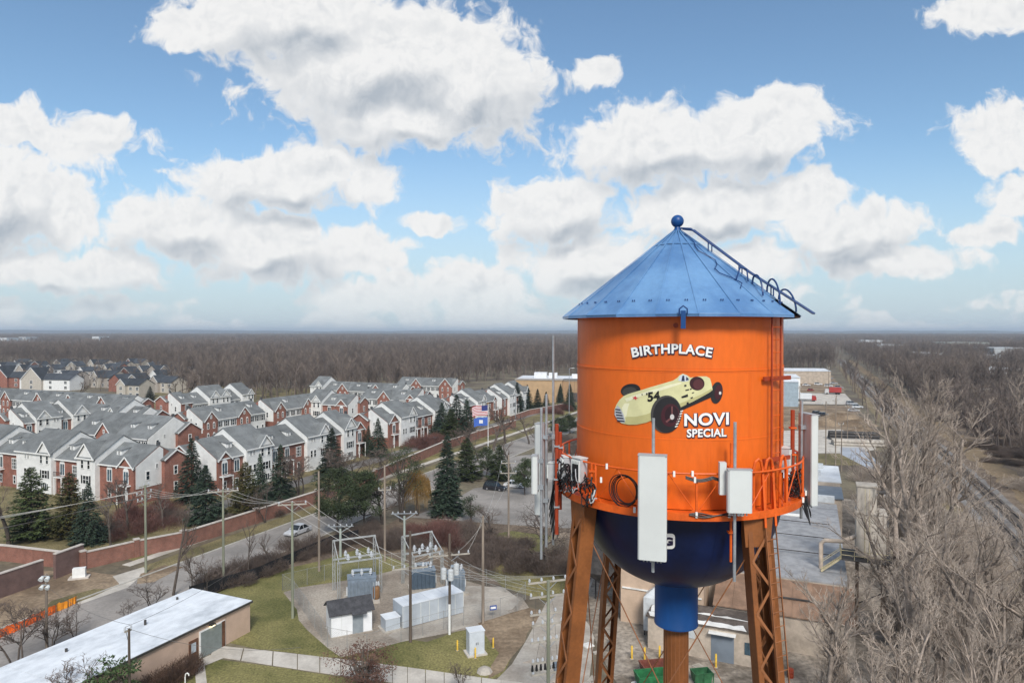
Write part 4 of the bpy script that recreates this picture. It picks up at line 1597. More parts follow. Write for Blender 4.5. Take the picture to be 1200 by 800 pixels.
# orange barrier sheets along the dug verge
bar_cols = [(0.86, 0.16, 0.015), (0.80, 0.13, 0.012), (0.72, 0.12, 0.02), (0.84, 0.15, 0.012), (0.90, 0.30, 0.02)]
bp = [G(-30, 760), G(0, 747), G(22, 738), G(45, 727), G(66, 717), G(80, 711), G(90, 706)]
for i in range(6):
    a, c = bp[i], bp[i + 1]
    L = (c - a).length
    b = MB()
    n = 8
    rnd = random.Random(40 + i)
    hs = [0.95 + rnd.uniform(-0.12, 0.12) for _ in range(n + 1)]
    ws = [rnd.uniform(-0.1, 0.1) for _ in range(n + 1)]
    for j in range(n):
        x0, x1 = L * j / n, L * (j + 1) / n
        b.face([(x0, ws[j], 0), (x1, ws[j + 1], 0), (x1, ws[j + 1] * 0.3, hs[j + 1]), (x0, ws[j] * 0.3, hs[j])])
    br = thing('safety_barrier', ('orange plastic safety fence sagging along the dug verge', 'yellow-orange end sheet of the safety fence')[i == 5], 'barrier', a, math.atan2((c - a).y, (c - a).x), 'orange safety fence sheets')
    if i == 5:
        br['label'] = 'yellow-orange end sheet of the safety fence'
    b.build('sheet', pmat('barrier orange %d' % min(i, 4) if i < 5 else 'barrier yellow', bar_cols[min(i, 4)], 0.6, 0.18, 1.2), br)
    for x in (0.05, L - 0.1):
        b = MB()
        b.tube([(x, 0, 0), (x, 0, 1.05)], 0.02, 5)
        b.build('stake', M_TIE, br)

# black screened fence along the lawn
M_BLACKF = pmat('black fence screen', (0.012, 0.012, 0.014), 0.8, 0.3, 1.0)
fp = [G(222, 702), G(262, 690), G(300, 679), G(345, 659), G(387, 640), G(420, 632)]
fo = thing('screen_fence', 'black screened chain-link fence between lawn and brush', 'fence', fp[0])
for a, c in zip(fp[:-1], fp[1:]):
    L = (c - a).length
    n = max(1, int(L / 3))
    for i in range(n):
        p, q = a.lerp(c, i / n) - fp[0], a.lerp(c, (i + 1) / n) - fp[0]
        b = MB()
        sag = 0.05 * ((i * 7) % 3)
        b.face([p, q, q + Vector((0, 0, 1.62 - sag)), p + Vector((0, 0, 1.62))])
        b.face([p + Vector((0.02, 0.02, 0)), q + Vector((0.02, 0.02, 0)), q + Vector((0.02, 0.02, 1.62 - sag)), p + Vector((0.02, 0.02, 1.62))])
        b.build('screen_panel', M_BLACKF, fo, fix=False)
        b = MB()
        b.tube([p, p + Vector((0, 0, 1.75))], 0.03, 6)
        b.build('fence_post', M_BLACKF, fo)

# ================================================================== townhouses
M_SIDING = lapmat('white lap siding', (0.70, 0.70, 0.68), 0.12)
M_TRIM = pmat('white trim', (0.76, 0.76, 0.74), 0.55, 0.04, 2)
M_HBRICK = brickmat('house red brick', (0.215, 0.066, 0.040), (0.27, 0.086, 0.052), (0.27, 0.19, 0.16))
M_SHINGLE = pmat('grey shingle roof', (0.150, 0.158, 0.158), 0.9, 0.18, 0.35, stretch=(1, 1, 1), fine=0.18, fscale=6, rand=0.14, bump=0.4, bscale=9)
M_GLASS = glassmat('window glass')
M_GLASSB = glassmat('blue grey window glass', (0.05, 0.085, 0.11))
M_SHUT = pmat('black shutter', (0.018, 0.018, 0.02), 0.7, 0.2, 2)
M_FLASH = pmat('dark ridge flashing', (0.07, 0.072, 0.075), 0.8, 0.2, 2)

WIN_ME = {}


def win_mesh(kind):
    """frame and pane meshes; local x across, y outwards negative, z up from the sill"""
    if kind in WIN_ME:
        return WIN_ME[kind]
    w, h, nx, nz, arch = {'single': (0.95, 1.55, 1, 2, 0), 'pair': (1.9, 1.55, 2, 2, 0), 'tall': (1.7, 2.1, 3, 3, 0), 'arch': (1.5, 2.2, 2, 2, 1), 'small': (0.7, 0.8, 2, 1, 0),
                          'wide': (2.4, 1.3, 4, 1, 0), 'door': (1.5, 2.25, 2, 1, 1), 'slim': (0.8, 1.5, 1, 2, 1)}[kind]
    fr, gl = MB(), MB()
    t = 0.13
    fr.box(-w / 2, w / 2, -0.07, 0.04, -0.10, 0.0)
    fr.box(-w / 2, -w / 2 + t, -0.06, 0.04, 0.0, h)
    fr.box(w / 2 - t, w / 2, -0.06, 0.04, 0.0, h)
    for i in range(1, nx):
        x = -w / 2 + w * i / nx
        fr.box(x - 0.045, x + 0.045, -0.05, 0.03, 0.0, h)
    for i in range(1, nz):
        z = h * i / nz
        fr.box(-w / 2 + t, w / 2 - t, -0.045, 0.03, z - 0.035, z + 0.035)
    if arch:
        n = 10
        pts = [(w / 2 * math.cos(PI * i / n), h + w / 2 * math.sin(PI * i / n)) for i in range(n + 1)]
        fr.prism(pts, -0.06, 0.03)
    else:
        fr.box(-w / 2 - 0.05, w / 2 + 0.05, -0.07, 0.04, h, h + 0.16)
    gl.box(-w / 2 + t, w / 2 - t, -0.02, 0.02, 0.0, h - 0.002)
    WIN_ME[kind] = (fr.mesh('window', M_TRIM), gl.mesh('pane', M_GLASSB if kind in ('door',) else M_GLASS), w, h)
    return WIN_ME[kind]


_sh = MB()
_sh.box(-0.2, 0.2, -0.06, 0.02, 0, 1.6)
SHUT_ME = _sh.mesh('shutter', M_SHUT)


class House:
    """a row of townhouse units; local x along the front, y into the depth, z up"""
    def __init__(self, label, origin, rz, depth=11.0, name='townhouse_row', group=None):
        self.o = thing(name, label, 'townhouses', origin, rz, group)
        self.D = depth

    def window(self, kind, x, z, y=0.0, face=0, shutters=False):
        fr, gl, w, h = win_mesh(kind)
        rz = {0: 0, 1: PI / 2, 3: -PI / 2, 2: PI}[face]
        loc = {0: (x, y, z), 1: (y, x, z), 3: (y, x, z), 2: (x, y, z)}[face]
        wo = link('window', fr, self.o, loc, (0, 0, rz))
        link('pane', gl, wo)
        if shutters:
            for sg in (-1, 1):
                link('shutter', SHUT_ME, wo, (sg * (w / 2 + 0.24), 0, 0))
        return wo

    def shell(self, x0, x1, y0, y1, eave, mat, pitch=0.62):
        """gabled block with its ridge along x"""
        ym = (y0 + y1) / 2
        rz = eave + (ym - y0) * pitch
        b = MB()
        b.prism([(y0, 0), (y1, 0), (y1, eave), (ym, rz - 0.05), (y0, eave)], x0, x1, axis='x')
        b.build('wall', mat, self.o)
        return rz

    def roof(self, x0, x1, y0, y1, eave, pitch=0.62, ov=0.35):
        ym = (y0 + y1) / 2
        rz = eave + (ym - y0) * pitch
        e = eave - ov * pitch
        t = 0.16
        b = MB()
        b.prism([(y0 - ov, e + 0.01), (ym, rz + 0.01), (ym, rz + t), (y0 - ov, e + t)], x0, x1, axis='x')
        b.build('roof_slope', M_SHINGLE, self.o)
        b = MB()
        b.prism([(y1 + ov, e + 0.01), (ym, rz + 0.01), (ym, rz + t), (y1 + ov, e + t)], x0, x1, axis='x')
        b.build('roof_slope', M_SHINGLE, self.o)
        b = MB()
        b.box(x0, x1, y0 - ov - 0.09, y0 - ov - 0.003, e - 0.10, e + t - 0.01)
        b.build('gutter', M_TRIM, self.o)
        return rz

    def cross_gable(self, xa, xb, yf, eave, main_y0, main_eave, mat, steep=1.15, pitch=0.62, ov=0.25, wall_base=None):
        """front gable whose roof runs back into the main slope"""
        xm, hw = (xa + xb) / 2, (xb - xa) / 2
        pk = eave + hw * steep
        yb = main_y0 + (pk - main_eave) / pitch + 0.2
        wb = eave if wall_base is None else wall_base
        b = MB()
        b.prism([(xa, wb), (xb, wb), (xb, eave), (xm, pk - 0.05), (xa, eave)], yf, yf + 0.35)
        b.build('gable_wall', mat, self.o)
        t = 0.15
        for sg in (-1, 1):
            xe = xm + sg * (hw + ov)
            ze = pk - (hw + ov) * steep
            ym_ = main_y0 + max((ze - main_eave) / pitch, -0.4)
            b = MB()
            top = [(xm, yf - 0.3, pk + t), (xe, yf - 0.3, ze + t), (xe, max(ym_, yf), ze + t), (xm, yb, pk + t)]
            bot = [(xm, yf - 0.3, pk), (xe, yf - 0.3, ze), (xe, max(ym_, yf), ze), (xm, yb, pk)]
            n = len(b.v)
            b.v += top + bot
            b.f += [(n, n + 1, n + 2, n + 3), (n + 4, n + 7, n + 6, n + 5), (n, n + 4, n + 5, n + 1), (n + 1, n + 5, n + 6, n + 2), (n + 2, n + 6, n + 7, n + 3)]
            b.mi += [0] * 5
            b.build('gable_roof', M_SHINGLE, self.o)
            b = MB()
            b.bar((xm, yf - 0.33, pk + 0.02), (xe, yf - 0.33, ze + 0.02), 0.05, 0.26)
            b.build('barge_board', M_TRIM, self.o)
        return pk

    def dormer(self, x, y0, eave, up=1.6, pitch=0.62, w=1.5):
        """small white dormer with a lean-to roof part of the way up the slope"""
        yf = y0 + up / pitch
        zb = eave + up
        h = 1.05
        b = MB()
        yb = yf + h / pitch * 0.98
        b.prism([(yf, zb - 0.1), (yf, zb + h), (yb, zb + h + 0.2)], x - w / 2, x + w / 2, axis='x')
        d = b.build('dormer', M_SIDING, self.o)
        b = MB()
        b.prism([(yf - 0.2, zb + h + 0.02), (yf - 0.2, zb + h + 0.12), (yb + 0.5, zb + h + 0.45), (yb + 0.5, zb + h + 0.33)], x - w / 2 - 0.15, x + w / 2 + 0.15, axis='x')
        b.build('dormer_roof', M_SHINGLE, d)
        fr, gl, _, _ = win_mesh('small')
        link('dormer_window', fr, d, (x, yf, zb + 0.12))
        link('pane', gl, d, (x, yf, zb + 0.12))

    def balcony(self, x, z, w=2.2, y=0.0):
        b = MB()
        b.box(x - w / 2, x + w / 2, y - 1.1, y - 0.005, z - 0.18, z)
        s = b.build('balcony', M_TRIM, self.o)
        b = MB()
        n = 9
        for i in range(n + 1):
            xx = x - w / 2 + 0.04 + (w - 0.08) * i / n
            b.box(xx - 0.02, xx + 0.02, y - 1.08, y - 1.04, z + 0.002, z + 0.95)
        b.box(x - w / 2, x + w / 2, y - 1.10, y - 1.02, z + 0.95, z + 1.02)
        b.build('balcony_rail', M_SHUT, s)
        for sg in (-1, 1):
            b = MB()
            b.box(x + sg * (w / 2 - 0.1) - 0.09, x + sg * (w / 2 - 0.1) + 0.09, y - 1.05, y - 0.87, 0, z - 0.182)
            b.build('balcony_column', M_TRIM, s)

    # unit kinds -------------------------------------------------------
    def unit(self, kind, x0, x1, flip=False, last=None):
        D = self.D
        w = x1 - x0
        xm = (x0 + x1) / 2
        if kind == 'W':                                   # tall white unit standing forward with a front gable
            y0, e = -1.0, 8.3
            self.shell(x0, x1, y0, D + 0.6, e, M_SIDING)
            self.roof(x0 - 0.15, x1 + 0.15, y0, D + 0.6, e)
            gw = min(w * 0.55, 4.2) if w > 5.8 else w * 0.92
            if w > 5.8:
                ga, gb = (x1 - gw, x1) if not flip else (x0, x0 + gw)
            else:
                ga, gb = xm - gw / 2, xm + gw / 2
            self.cross_gable(ga, gb, y0 - 0.06, e - 0.1, y0, e, M_SIDING)
            gm = (ga + gb) / 2
            for sx in (-0.95, 0.95):
                self.window('single', gm + sx * min(1, gw / 3.6), 6.2, y0 - 0.06)
            self.window('pair', gm, 3.2, y0, shutters=True)
            if w > 5.8:
                om = (x0 + ga) / 2 if not flip else (gb + x1) / 2
                self.window('small', om - 0.45, 6.8, y0)
                self.window('small', om + 0.45, 6.8, y0)
                self.window('single', om - 0.6, 3.2, y0)
                self.window('single', om + 0.6, 3.2, y0)
            self.window('wide', gm, 0.8, y0)
        elif kind == 'B':                                 # lower brick unit, arched doors, dormers
            y0, e = 0.0, 7.3
            self.shell(x0, x1, y0, D, e, M_HBRICK)
            self.roof(x0, x1, y0, D, e)
            n = max(1, int(w / 3.4))
            for i in range(n):
                x = x0 + w * (i + 0.5) / n
                self.window('door' if (n > 1 and i < n - 1) or n == 1 else 'tall', x, 4.0, y0)
                if n > 1 and i < n - 1:
                    self.balcony(x, 3.75, 2.4, y0)
                self.window('single', x, 0.9, y0)
            for i in range(1 if w < 7 else 2):
                m = 1 if w < 7 else 2
                self.dormer(x0 + w * (i + 0.5) / m, y0, e, 1.3)
        elif kind == 'G':                                 # narrow brick bay with small front gable and arched opening
            y0, e = 0.0, 7.3
            self.shell(x0, x1, y0, D, e, M_HBRICK)
            self.roof(x0, x1, y0, D, e)
            self.cross_gable(x0 + 0.1, x1 - 0.1, y0 - 0.3, e - 0.3, y0, e, M_HBRICK, steep=0.95, wall_base=0.0)
            self.window('door', xm, 4.0, y0 - 0.3)
            self.balcony(xm, 3.75, min(w, 2.8), y0 - 0.3)
            self.window('single', xm, 0.9, y0 - 0.3)
        elif kind == 'L':                                 # long white wall with shuttered windows and dormers
            y0, e = 0.0, 6.6
            self.shell(x0, x1, y0, D, e, M_SIDING)
            self.roof(x0, x1, y0, D, e)
            n = max(2, int(w / 2.3))
            for i in range(n):
                self.window('single', x0 + w * (i + 0.5) / n, 4.2, y0, shutters=True)
            for i in range(n):
                self.window('single', x0 + w * (i + 0.5) / n, 1.1, y0)
            for i in range(max(1, int(w / 6))):
                m = max(1, int(w / 6))
                self.dormer(x0 + w * (i + 0.5) / m, y0, e, 1.8)
        elif kind == 'C':                                 # brick front gable with two arched windows
            y0, e = -0.6, 6.6
            self.shell(x0, x1, 0.0, D, e, M_HBRICK)
            self.roof(x0, x1, 0.0, D, e)
            self.cross_gable(x0, x1, y0, e - 0.1, 0.0, e, M_HBRICK, steep=1.1, wall_base=0.0)
            for sx in (-1, 1):
                self.window('slim', xm + sx * w * 0.22, 4.2, y0)
                self.window('slim', xm + sx * w * 0.22, 1.1, y0)
            self.window('small', xm, 7.2, y0)

    def end(self, x, side, eave=7.3):
        """end wall: white siding on the front half, a brick bay with its own gable on the rear half"""
        D = self.D
        sg = 1 if side == 'right' else -1
        xo = x + sg * 0.004
        ym = D / 2
        rz = eave + ym * 0.62
        b = MB()
        b.prism([(0.02, 3.0), (ym + 0.8, 3.0), (ym + 0.8, rz - 0.7), (ym, rz - 0.12), (0.02, eave - 0.08)], xo, xo + sg * 0.05, axis='x')
        b.build('end_cladding', M_SIDING, self.o)
        y0, y1 = ym + 0.4, D + 0.3
        m = (y0 + y1) / 2
        e2 = eave + 0.5
        pk = e2 + (y1 - y0) / 2 * 0.62
        x2 = x + sg * 0.9
        b = MB()
        b.prism([(y0, 0), (y1, 0), (y1, e2), (m, pk), (y0, e2)], x - sg * 0.5, x2, axis='x')
        b.build('end_bay', M_HBRICK, self.o)
        for (ya, za, yb_, zb_) in ((y0 - 0.3, e2 - 0.186, m, pk), (m, pk, y1 + 0.3, e2 - 0.186)):
            b = MB()
            b.prism([(ya, za + 0.012), (yb_, zb_ + 0.012), (yb_, zb_ + 0.16), (ya, za + 0.16)], x - sg * 4.5, x2 + sg * 0.35, axis='x')
            b.build('bay_roof', M_SHINGLE, self.o)
            b = MB()
            b.bar((x2 + sg * 0.39, ya, za + 0.05), (x2 + sg * 0.39, yb_, zb_ + 0.05), 0.06, 0.26)
            b.build('barge_board', M_TRIM, self.o)
        f = 1 if sg > 0 else 3
        self.window('single', m, 4.6, x2, f)
        self.window('single', m, 1.4, x2, f)
        self.window('single', 2.6, 4.4, xo + sg * 0.05, f)
        self.window('small', 4.6, 6.3, xo + sg * 0.05, f)
        b = MB()
        b.box(x - 0.55 if sg > 0 else x + 0.1, x - 0.1 if sg > 0 else x + 0.55, ym - 0.3, ym + 0.3, rz - 0.4, rz + 0.75)
        b.build('vent_stack', M_FLASH, self.o)


ROWS = []


def row(label, s0, t0, facing, units, depth=11.0, ends=(True, True), group='townhouse rows of the estate'):
    """facing 'road': runs with s from s0; facing 'south': runs towards the street from t0"""
    if facing == 'road':
        h = House(label, ST(s0, t0), R(90 - 23.7), depth, group=group)
    else:
        h = House(label, ST(s0, t0), R(-23.7), depth, group=group)
    x = 0.0
    tot = sum(u[1] for u in units)
    ROWS.append((s0, s0 + tot, t0, t0 + depth) if facing == 'road' else (s0, s0 + depth, t0 - tot, t0))
    for i, u in enumerate(units):
        kind, w = u[0], u[1]
        h.unit(kind, x, x + w, flip=len(u) > 2)
        x += w
    ev = {'W': 8.3, 'B': 7.3, 'G': 7.3, 'L': 6.6, 'C': 6.6}
    if ends[0]:
        h.end(0.0, 'left', ev[units[0][0]])
    if ends[1]:
        h.end(x, 'right', ev[units[-1][0]])
    return h


# rows facing south have local x towards the street (decreasing t); rows facing the road have local x = +s and depth = +t
row('end row of white and brick townhouses closing the estate beside the gate wall', 90, 178.0, 'south', [('B', 8), ('W', 8), ('B', 9.4), ('W', 11.3), ('B', 7.9), ('W', 5.4), ('B', 5.6), ('G', 4.5)], 10.5, (False, True))
row('first townhouse row behind the brick boundary wall, next to the end row', 102, 110, 'road', [('G', 3.6), ('B', 3.4), ('W', 7.5), ('B', 11.5), ('W', 8.3), ('B', 5.5), ('W', 5.0), ('G', 4.8)], 11.5)
row('second townhouse row behind the brick boundary wall, with arched balcony doors', 162.9, 110, 'road', [('G', 5.3), ('W', 8.2), ('B', 11.3), ('W', 8.1), ('B', 5.8)], 11.5)
row('third townhouse row behind the brick boundary wall, by the flagpole', 211, 110, 'road', [('B', 7), ('W', 6.5), ('B', 7), ('G', 4)], 11.5)
row('last townhouse row behind the brick boundary wall, next to the tan building', 241, 110, 'road', [('B', 5), ('W', 6.5), ('B', 7), ('W', 6.5)], 11.5)
row('white townhouse row with black shutters and one brick gable, behind the end row', 118, 180, 'south', [('L', 11.6), ('C', 6.1), ('L', 12.3)], 15, (False, True))
row('short white gabled row facing the street across the service lane', 121, 204, 'road', [('B', 3), ('W', 7, 1), ('B', 3.5), ('W', 5)], 12)
row('low grey-roofed townhouse row with white end gable, behind the shuttered row', 141, 226, 'south', [('L', 12), ('C', 6), ('L', 10), ('W', 6), ('L', 7)], 11, (True, True))
row('townhouse row with three brick gables below the far trees', 166, 305, 'south', [('L', 12), ('C', 6), ('L', 14), ('C', 6), ('L', 12), ('C', 6), ('L', 12), ('C', 6), ('L', 8)], 11)
row('white gabled townhouse row against the woodland edge', 177, 208, 'road', [('B', 5), ('L', 7), ('W', 5), ('W', 5), ('L', 6), ('W', 6)], 11.5)
row('brick-gabled townhouse row behind the first front row', 148, 165, 'road', [('C', 5), ('L', 8), ('C', 5.2), ('L', 7)], 11.5)
row('brick-gabled townhouse row behind the second front row', 177, 165, 'road', [('C', 5.2), ('L', 8.5), ('C', 5.2), ('L', 9)], 11.5)
row('short brick and white townhouse block between the rows', 196, 167, 'south', [('W', 7), ('B', 6), ('G', 5)], 10.5)
row('long white townhouse row with brick gables along the woodland', 252, 212, 'south', [('W', 7), ('L', 8), ('C', 6), ('L', 12), ('C', 6), ('L', 9)], 11)
row('farthest townhouse row at the corner of the woodland', 292, 192, 'south', [('L', 9), ('C', 6), ('L', 10), ('C', 7)], 11)
row('townhouse row between the woodland row and the front rows', 226, 166, 'south', [('L', 9), ('C', 6), ('L', 7), ('G', 4)], 11)

# ------------------------------------------------------------------ far estate: detached houses with dark roofs among trees
M_DARKROOF = pmat('dark slate shingle', (0.045, 0.052, 0.062), 0.9, 0.2, 0.3, rand=0.3, fine=0.15, fscale=5)
M_FARCREAM = lapmat('cream siding', (0.46, 0.42, 0.36), 0.14)
M_FARGREY = lapmat('greige siding', (0.36, 0.32, 0.28), 0.14)


def far_house(label, loc, rz, w, d, e, wall, gable, roofm, grp, nwin=4):
    o = thing('house', label, 'house', loc, rz, grp)
    b = MB()
    ym = d / 2
    rzh = e + ym * 0.6
    b.prism([(0, 0), (d, 0), (d, e), (ym, rzh - 0.05), (0, e)], -w / 2, w / 2, axis='x')
    b.build('wall', wall, o)
    for (ya, za, yb, zb) in ((-0.4, e - 0.24, ym, rzh), (ym, rzh, d + 0.4, e - 0.24)):
        b = MB()
        b.prism([(ya, za + 0.01), (yb, zb + 0.01), (yb, zb + 0.18), (ya, za + 0.18)], -w / 2 - 0.3, w / 2 + 0.3, axis='x')
        b.build('roof_slope', roofm, o)
    gx = -w * 0.22
    hw = w * 0.2
    pk = e + hw * 0.95
    b = MB()
    b.prism([(gx - hw, 0), (gx + hw, 0), (gx + hw, e), (gx, pk), (gx - hw, e)], -1.4, 0.1)
    b.build('front_gable', gable, o)
    for sg in (-1, 1):
        b = MB()
        ze = pk - (hw + 0.3) * 0.95
        xe = gx + sg * (hw + 0.3)
        yb = pk - e
        b.v = [(gx, -1.7, pk + 0.2), (xe, -1.7, ze + 0.2), (xe, 0.2, ze + 0.2), (gx, yb / 0.6 + 0.3, pk + 0.2), (gx, -1.7, pk + 0.02), (xe, -1.7, ze + 0.02), (xe, 0.2, ze + 0.02), (gx, yb / 0.6 + 0.3, pk + 0.02)]
        b.f = [(0, 1, 2, 3), (4, 7, 6, 5), (0, 4, 5, 1), (1, 5, 6, 2)]
        b.mi = [0] * 4
        b.build('gable_roof', roofm, o)
        b = MB()
        b.bar((gx, -1.73, pk + 0.06), (xe, -1.73, ze + 0.06), 0.06, 0.3)
        b.build('barge_board', M_TRIM, o)
    fr, gl, _, _ = win_mesh('pair')
    spots = [(gx, -1.4, e * 0.62), (gx, -1.4, e * 0.15)] + [(w * (0.12 + 0.3 * i), 0, z) for i in range(2) for z in (e * 0.6, e * 0.14)]
    for (x, y, z) in spots[:nwin + 2]:
        wo = link('window', fr, o, (x, y, z))
        link('pane', gl, wo)
    return o


rnd = random.Random(77)
far_spots = [(12, 446), (52, 449), (5, 431), (30, 436), (78, 444), (100, 436), (118, 446), (128, 434), (150, 440), (160, 450), (62, 434), (88, 430), (112, 427), (140, 428), (45, 428), (22, 425),
             (170, 436), (186, 443), (196, 436), (210, 440), (178, 428), (206, 430), (230, 438), (240, 432), (156, 426), (72, 425), (222, 428), (252, 436), (150, 458), (188, 452)]
walls = [('cream', M_FARCREAM), ('white', M_SIDING), ('brick', M_HBRICK), ('grey-brown', M_FARGREY)]
for i, (x, y) in enumerate(far_spots):
    base = G(x, y + 8)
    wn_, wm = walls[rnd.randrange(4)]
    gn2, gm = walls[rnd.randrange(4)]
    big = i in (0, 1)
    far_house('dark-roofed %s house with a %s front gable in the far estate' % (wn_, gn2), base, R(rnd.choice((-28, -20, -25, 60, -15))) if not big else R(-12), 34 if big else rnd.uniform(13, 19), rnd.uniform(9, 12), 6.2 if big else rnd.uniform(5.4, 6.6), wm, gm, M_DARKROOF, 'dark-roofed houses of the far estate')

# ------------------------------------------------------------------ tan commercial building beyond the front rows
M_TAN = pmat('tan panel wall', (0.43, 0.29, 0.165), 0.8, 0.08, 0.4)
M_WHITEROOF = pmat('white membrane roof', (0.62, 0.64, 0.66), 0.6, 0.12, 0.25, fine=0.05, fscale=3)
tb = thing('commercial_building', 'tan flat-roofed commercial building with rooftop units beyond the conifers', 'building', G(604, 471), R(-8))
b = MB()
b.box(0, 22, 0, 26, 0, 10.4)
b.build('wall', M_TAN, tb)
b = MB()
b.box(22.003, 70, 4, 30, 0, 10.0)
b.build('wall', pmat('darker tan wall', (0.36, 0.235, 0.135), 0.8, 0.08, 0.4), tb)
for x in range(1, 9):
    b = MB()
    b.box(22 + x * 5.5 - 0.06, 22 + x * 5.5 + 0.06, 3.93, 4.0, 0, 9.9)
    b.build('wall_joint', pmat('joint dark brown', (0.20, 0.13, 0.08), 0.9, 0.1, 1), tb)  # dark brown strips marking the panel joints
b = MB()
b.box(-0.3, 22.3, -0.3, 26.3, 10.4, 10.9)
b.build('parapet', pmat('grey parapet', (0.33, 0.30, 0.27), 0.8, 0.1, 1), tb)
b = MB()
b.box(22.31, 70.3, 3.7, 30.3, 10.0, 10.4)
b.build('parapet', MATS['grey parapet'], tb)
b = MB()
b.box(0.5, 69.5, 4.2, 25.8, 10.91, 10.96)
b.build('roof_membrane', M_WHITEROOF, tb)
for (x0, x1, y0, y1, h) in ((8, 14, 8, 13, 2.6), (15, 19, 9, 12, 2.4), (26, 30, 10, 13, 1.8), (34, 46, 12, 18, 2.6), (50, 66, 10, 20, 3.0)):
    b = MB()
    b.box(x0, x1, y0, y1, 10.97, 10.97 + h)
    b.build('rooftop_unit', pmat('rooftop unit white', (0.66, 0.67, 0.68), 0.6, 0.08, 1), tb)
b = MB()
b.box(24.5, 29.5, 3.9, 4.05, 0, 4.4)
b.build('loading_door', pmat('dark loading door', (0.09, 0.075, 0.07), 0.7, 0.15, 1), tb)

# ================================================================== vegetation
M_BARK = pmat('grey brown bark', (0.25, 0.205, 0.17), 0.95, 0.25, 1.2, rand=0.22, fine=0.2, fscale=6)
M_TWIG = pmat('pale bare twigs', (0.42, 0.35, 0.29), 0.95, 0.2, 0.5, rand=0.20)
M_BARKD = pmat('dark bark', (0.090, 0.072, 0.060), 0.95, 0.25, 1.2, rand=0.25)
M_TWIGD = pmat('dark bare twigs', (0.140, 0.106, 0.088), 0.95, 0.2, 0.5, rand=0.25)
M_TWIGR = pmat('reddish bare twigs', (0.165, 0.080, 0.066), 0.95, 0.3, 0.6, rand=0.25)
M_SPRUCE = pmat('dark spruce needles', (0.034, 0.056, 0.034), 0.85, 0.35, 0.8, rand=0.30, fine=0.3, fscale=3)
M_CEDAR = pmat('olive cedar sprays', (0.052, 0.072, 0.022), 0.85, 0.4, 0.6, rand=0.28, fine=0.3, fscale=3)
M_YELLOW = pmat('yellowed arborvitae sprays', (0.150, 0.118, 0.030), 0.85, 0.35, 0.5, col2=(0.065, 0.075, 0.022), rand=0.2, fine=0.3, fscale=3)
M_PINE = pmat('pine needles', (0.045, 0.062, 0.026), 0.85, 0.4, 0.6, rand=0.25, fine=0.3, fscale=3)
M_WILLOW = pmat('golden willow withies', (0.255, 0.155, 0.050), 0.9, 0.25, 0.6, fine=0.25, fscale=3)
M_DRYLEAF = pmat('dry red-brown leaves', (0.115, 0.050, 0.036), 0.9, 0.35, 0.8, col2=(0.17, 0.095, 0.07), rand=0.15, fine=0.3, fscale=4)
M_HEDGE = pmat('brown hedge twigs', (0.100, 0.060, 0.042), 0.95, 0.3, 0.8, fine=0.25, fscale=4)
M_MAGNOLIA = pmat('glossy green leaves', (0.045, 0.075, 0.022), 0.6, 0.4, 0.9, fine=0.25, fscale=4)


def mesh_from(name, segs, k, mat):
    V, Q = prisms(segs, k)
    me = np_mesh(name, V, quads=Q)
    me.materials.append(mat)
    return me


def grow(seed, H, r0, levels, nch, ratio, spread, up=0.10, wig=0.22, trunk_frac=0.35, nseg=4, min_r=0.012, multi=1, lean=0.0, taper=0.55, droop=0.0):
    """recursive bare tree; returns limb segments and twig segments"""
    rnd = random.Random(seed)
    segs = [[] for _ in range(levels + 1)]

    def branch(p, d, L, r, lev):
        n = nseg + (2 if lev == 0 else 0)
        sl = L / n
        pts = [p]
        rr = r
        for i in range(n):
            w = wig * (0.5 if lev == 0 else 1.0)
            d = (d + Vector((rnd.gauss(0, w), rnd.gauss(0, w), rnd.gauss(0, w * 0.6) + (up if lev < levels else up * 0.5 - droop)))).normalized()
            q = p + d * sl
            r2 = max(r * (1 - (1 - taper) * (i + 1) / n), min_r * 0.7)
            segs[lev].append((p.x, p.y, p.z, q.x, q.y, q.z, rr, r2))
            p, rr = q, r2
            pts.append(q)
            if lev < levels:
                f = (i + 1) / n
                if lev == 0 and f < trunk_frac:
                    continue
                c = nch[min(lev, len(nch) - 1)] / n
                m = int(c) + (1 if rnd.random() < c - int(c) else 0)
                for _ in range(m):
                    ax = Vector((rnd.gauss(0, 1), rnd.gauss(0, 1), rnd.gauss(0, 0.5)))
                    ax = (ax - d * ax.dot(d))
                    if ax.length < 1e-3:
                        continue
                    ax.normalize()
                    sp = spread * rnd.uniform(0.6, 1.25)
                    nd = (d * math.cos(sp) + ax * math.sin(sp)).normalized()
                    fl = ratio * rnd.uniform(0.65, 1.15) * (1.15 - 0.45 * f)
                    branch(q, nd, L * fl, max(rr * rnd.uniform(0.5, 0.75), min_r), lev + 1)
    for m in range(multi):
        a = rnd.uniform(0, 6.28)
        tl = lean + (0.16 * (multi > 1))
        d0 = Vector((math.cos(a + m * 6.28 / multi) * tl, math.sin(a + m * 6.28 / multi) * tl, 1)).normalized()
        branch(Vector((rnd.uniform(-.2, .2) * (multi > 1), rnd.uniform(-.2, .2) * (multi > 1), -0.1)), d0, H * (1.0 if m == 0 else rnd.uniform(0.8, 1.0)), r0 * (1 if multi == 1 else 0.75), 0)
    return segs


def bare_proto(name, seed, H, r0, levels=4, nch=(7, 5, 4, 4), ratio=0.55, spread=0.75, mats=None, split=2, k0=5, k1=3, **kw):
    s = grow(seed, H * 0.62, r0, levels, nch, ratio, spread, **kw)
    limb = [q for L in s[:split] for q in L]
    twig = [q for L in s[split:] for q in L]
    mats = mats or (M_BARK, M_TWIG)
    ml = mesh_from(name + '_trunk', limb, k0, mats[0])
    mt = mesh_from(name + '_crown', twig, k1, mats[1])
    return ml, mt, len(twig)


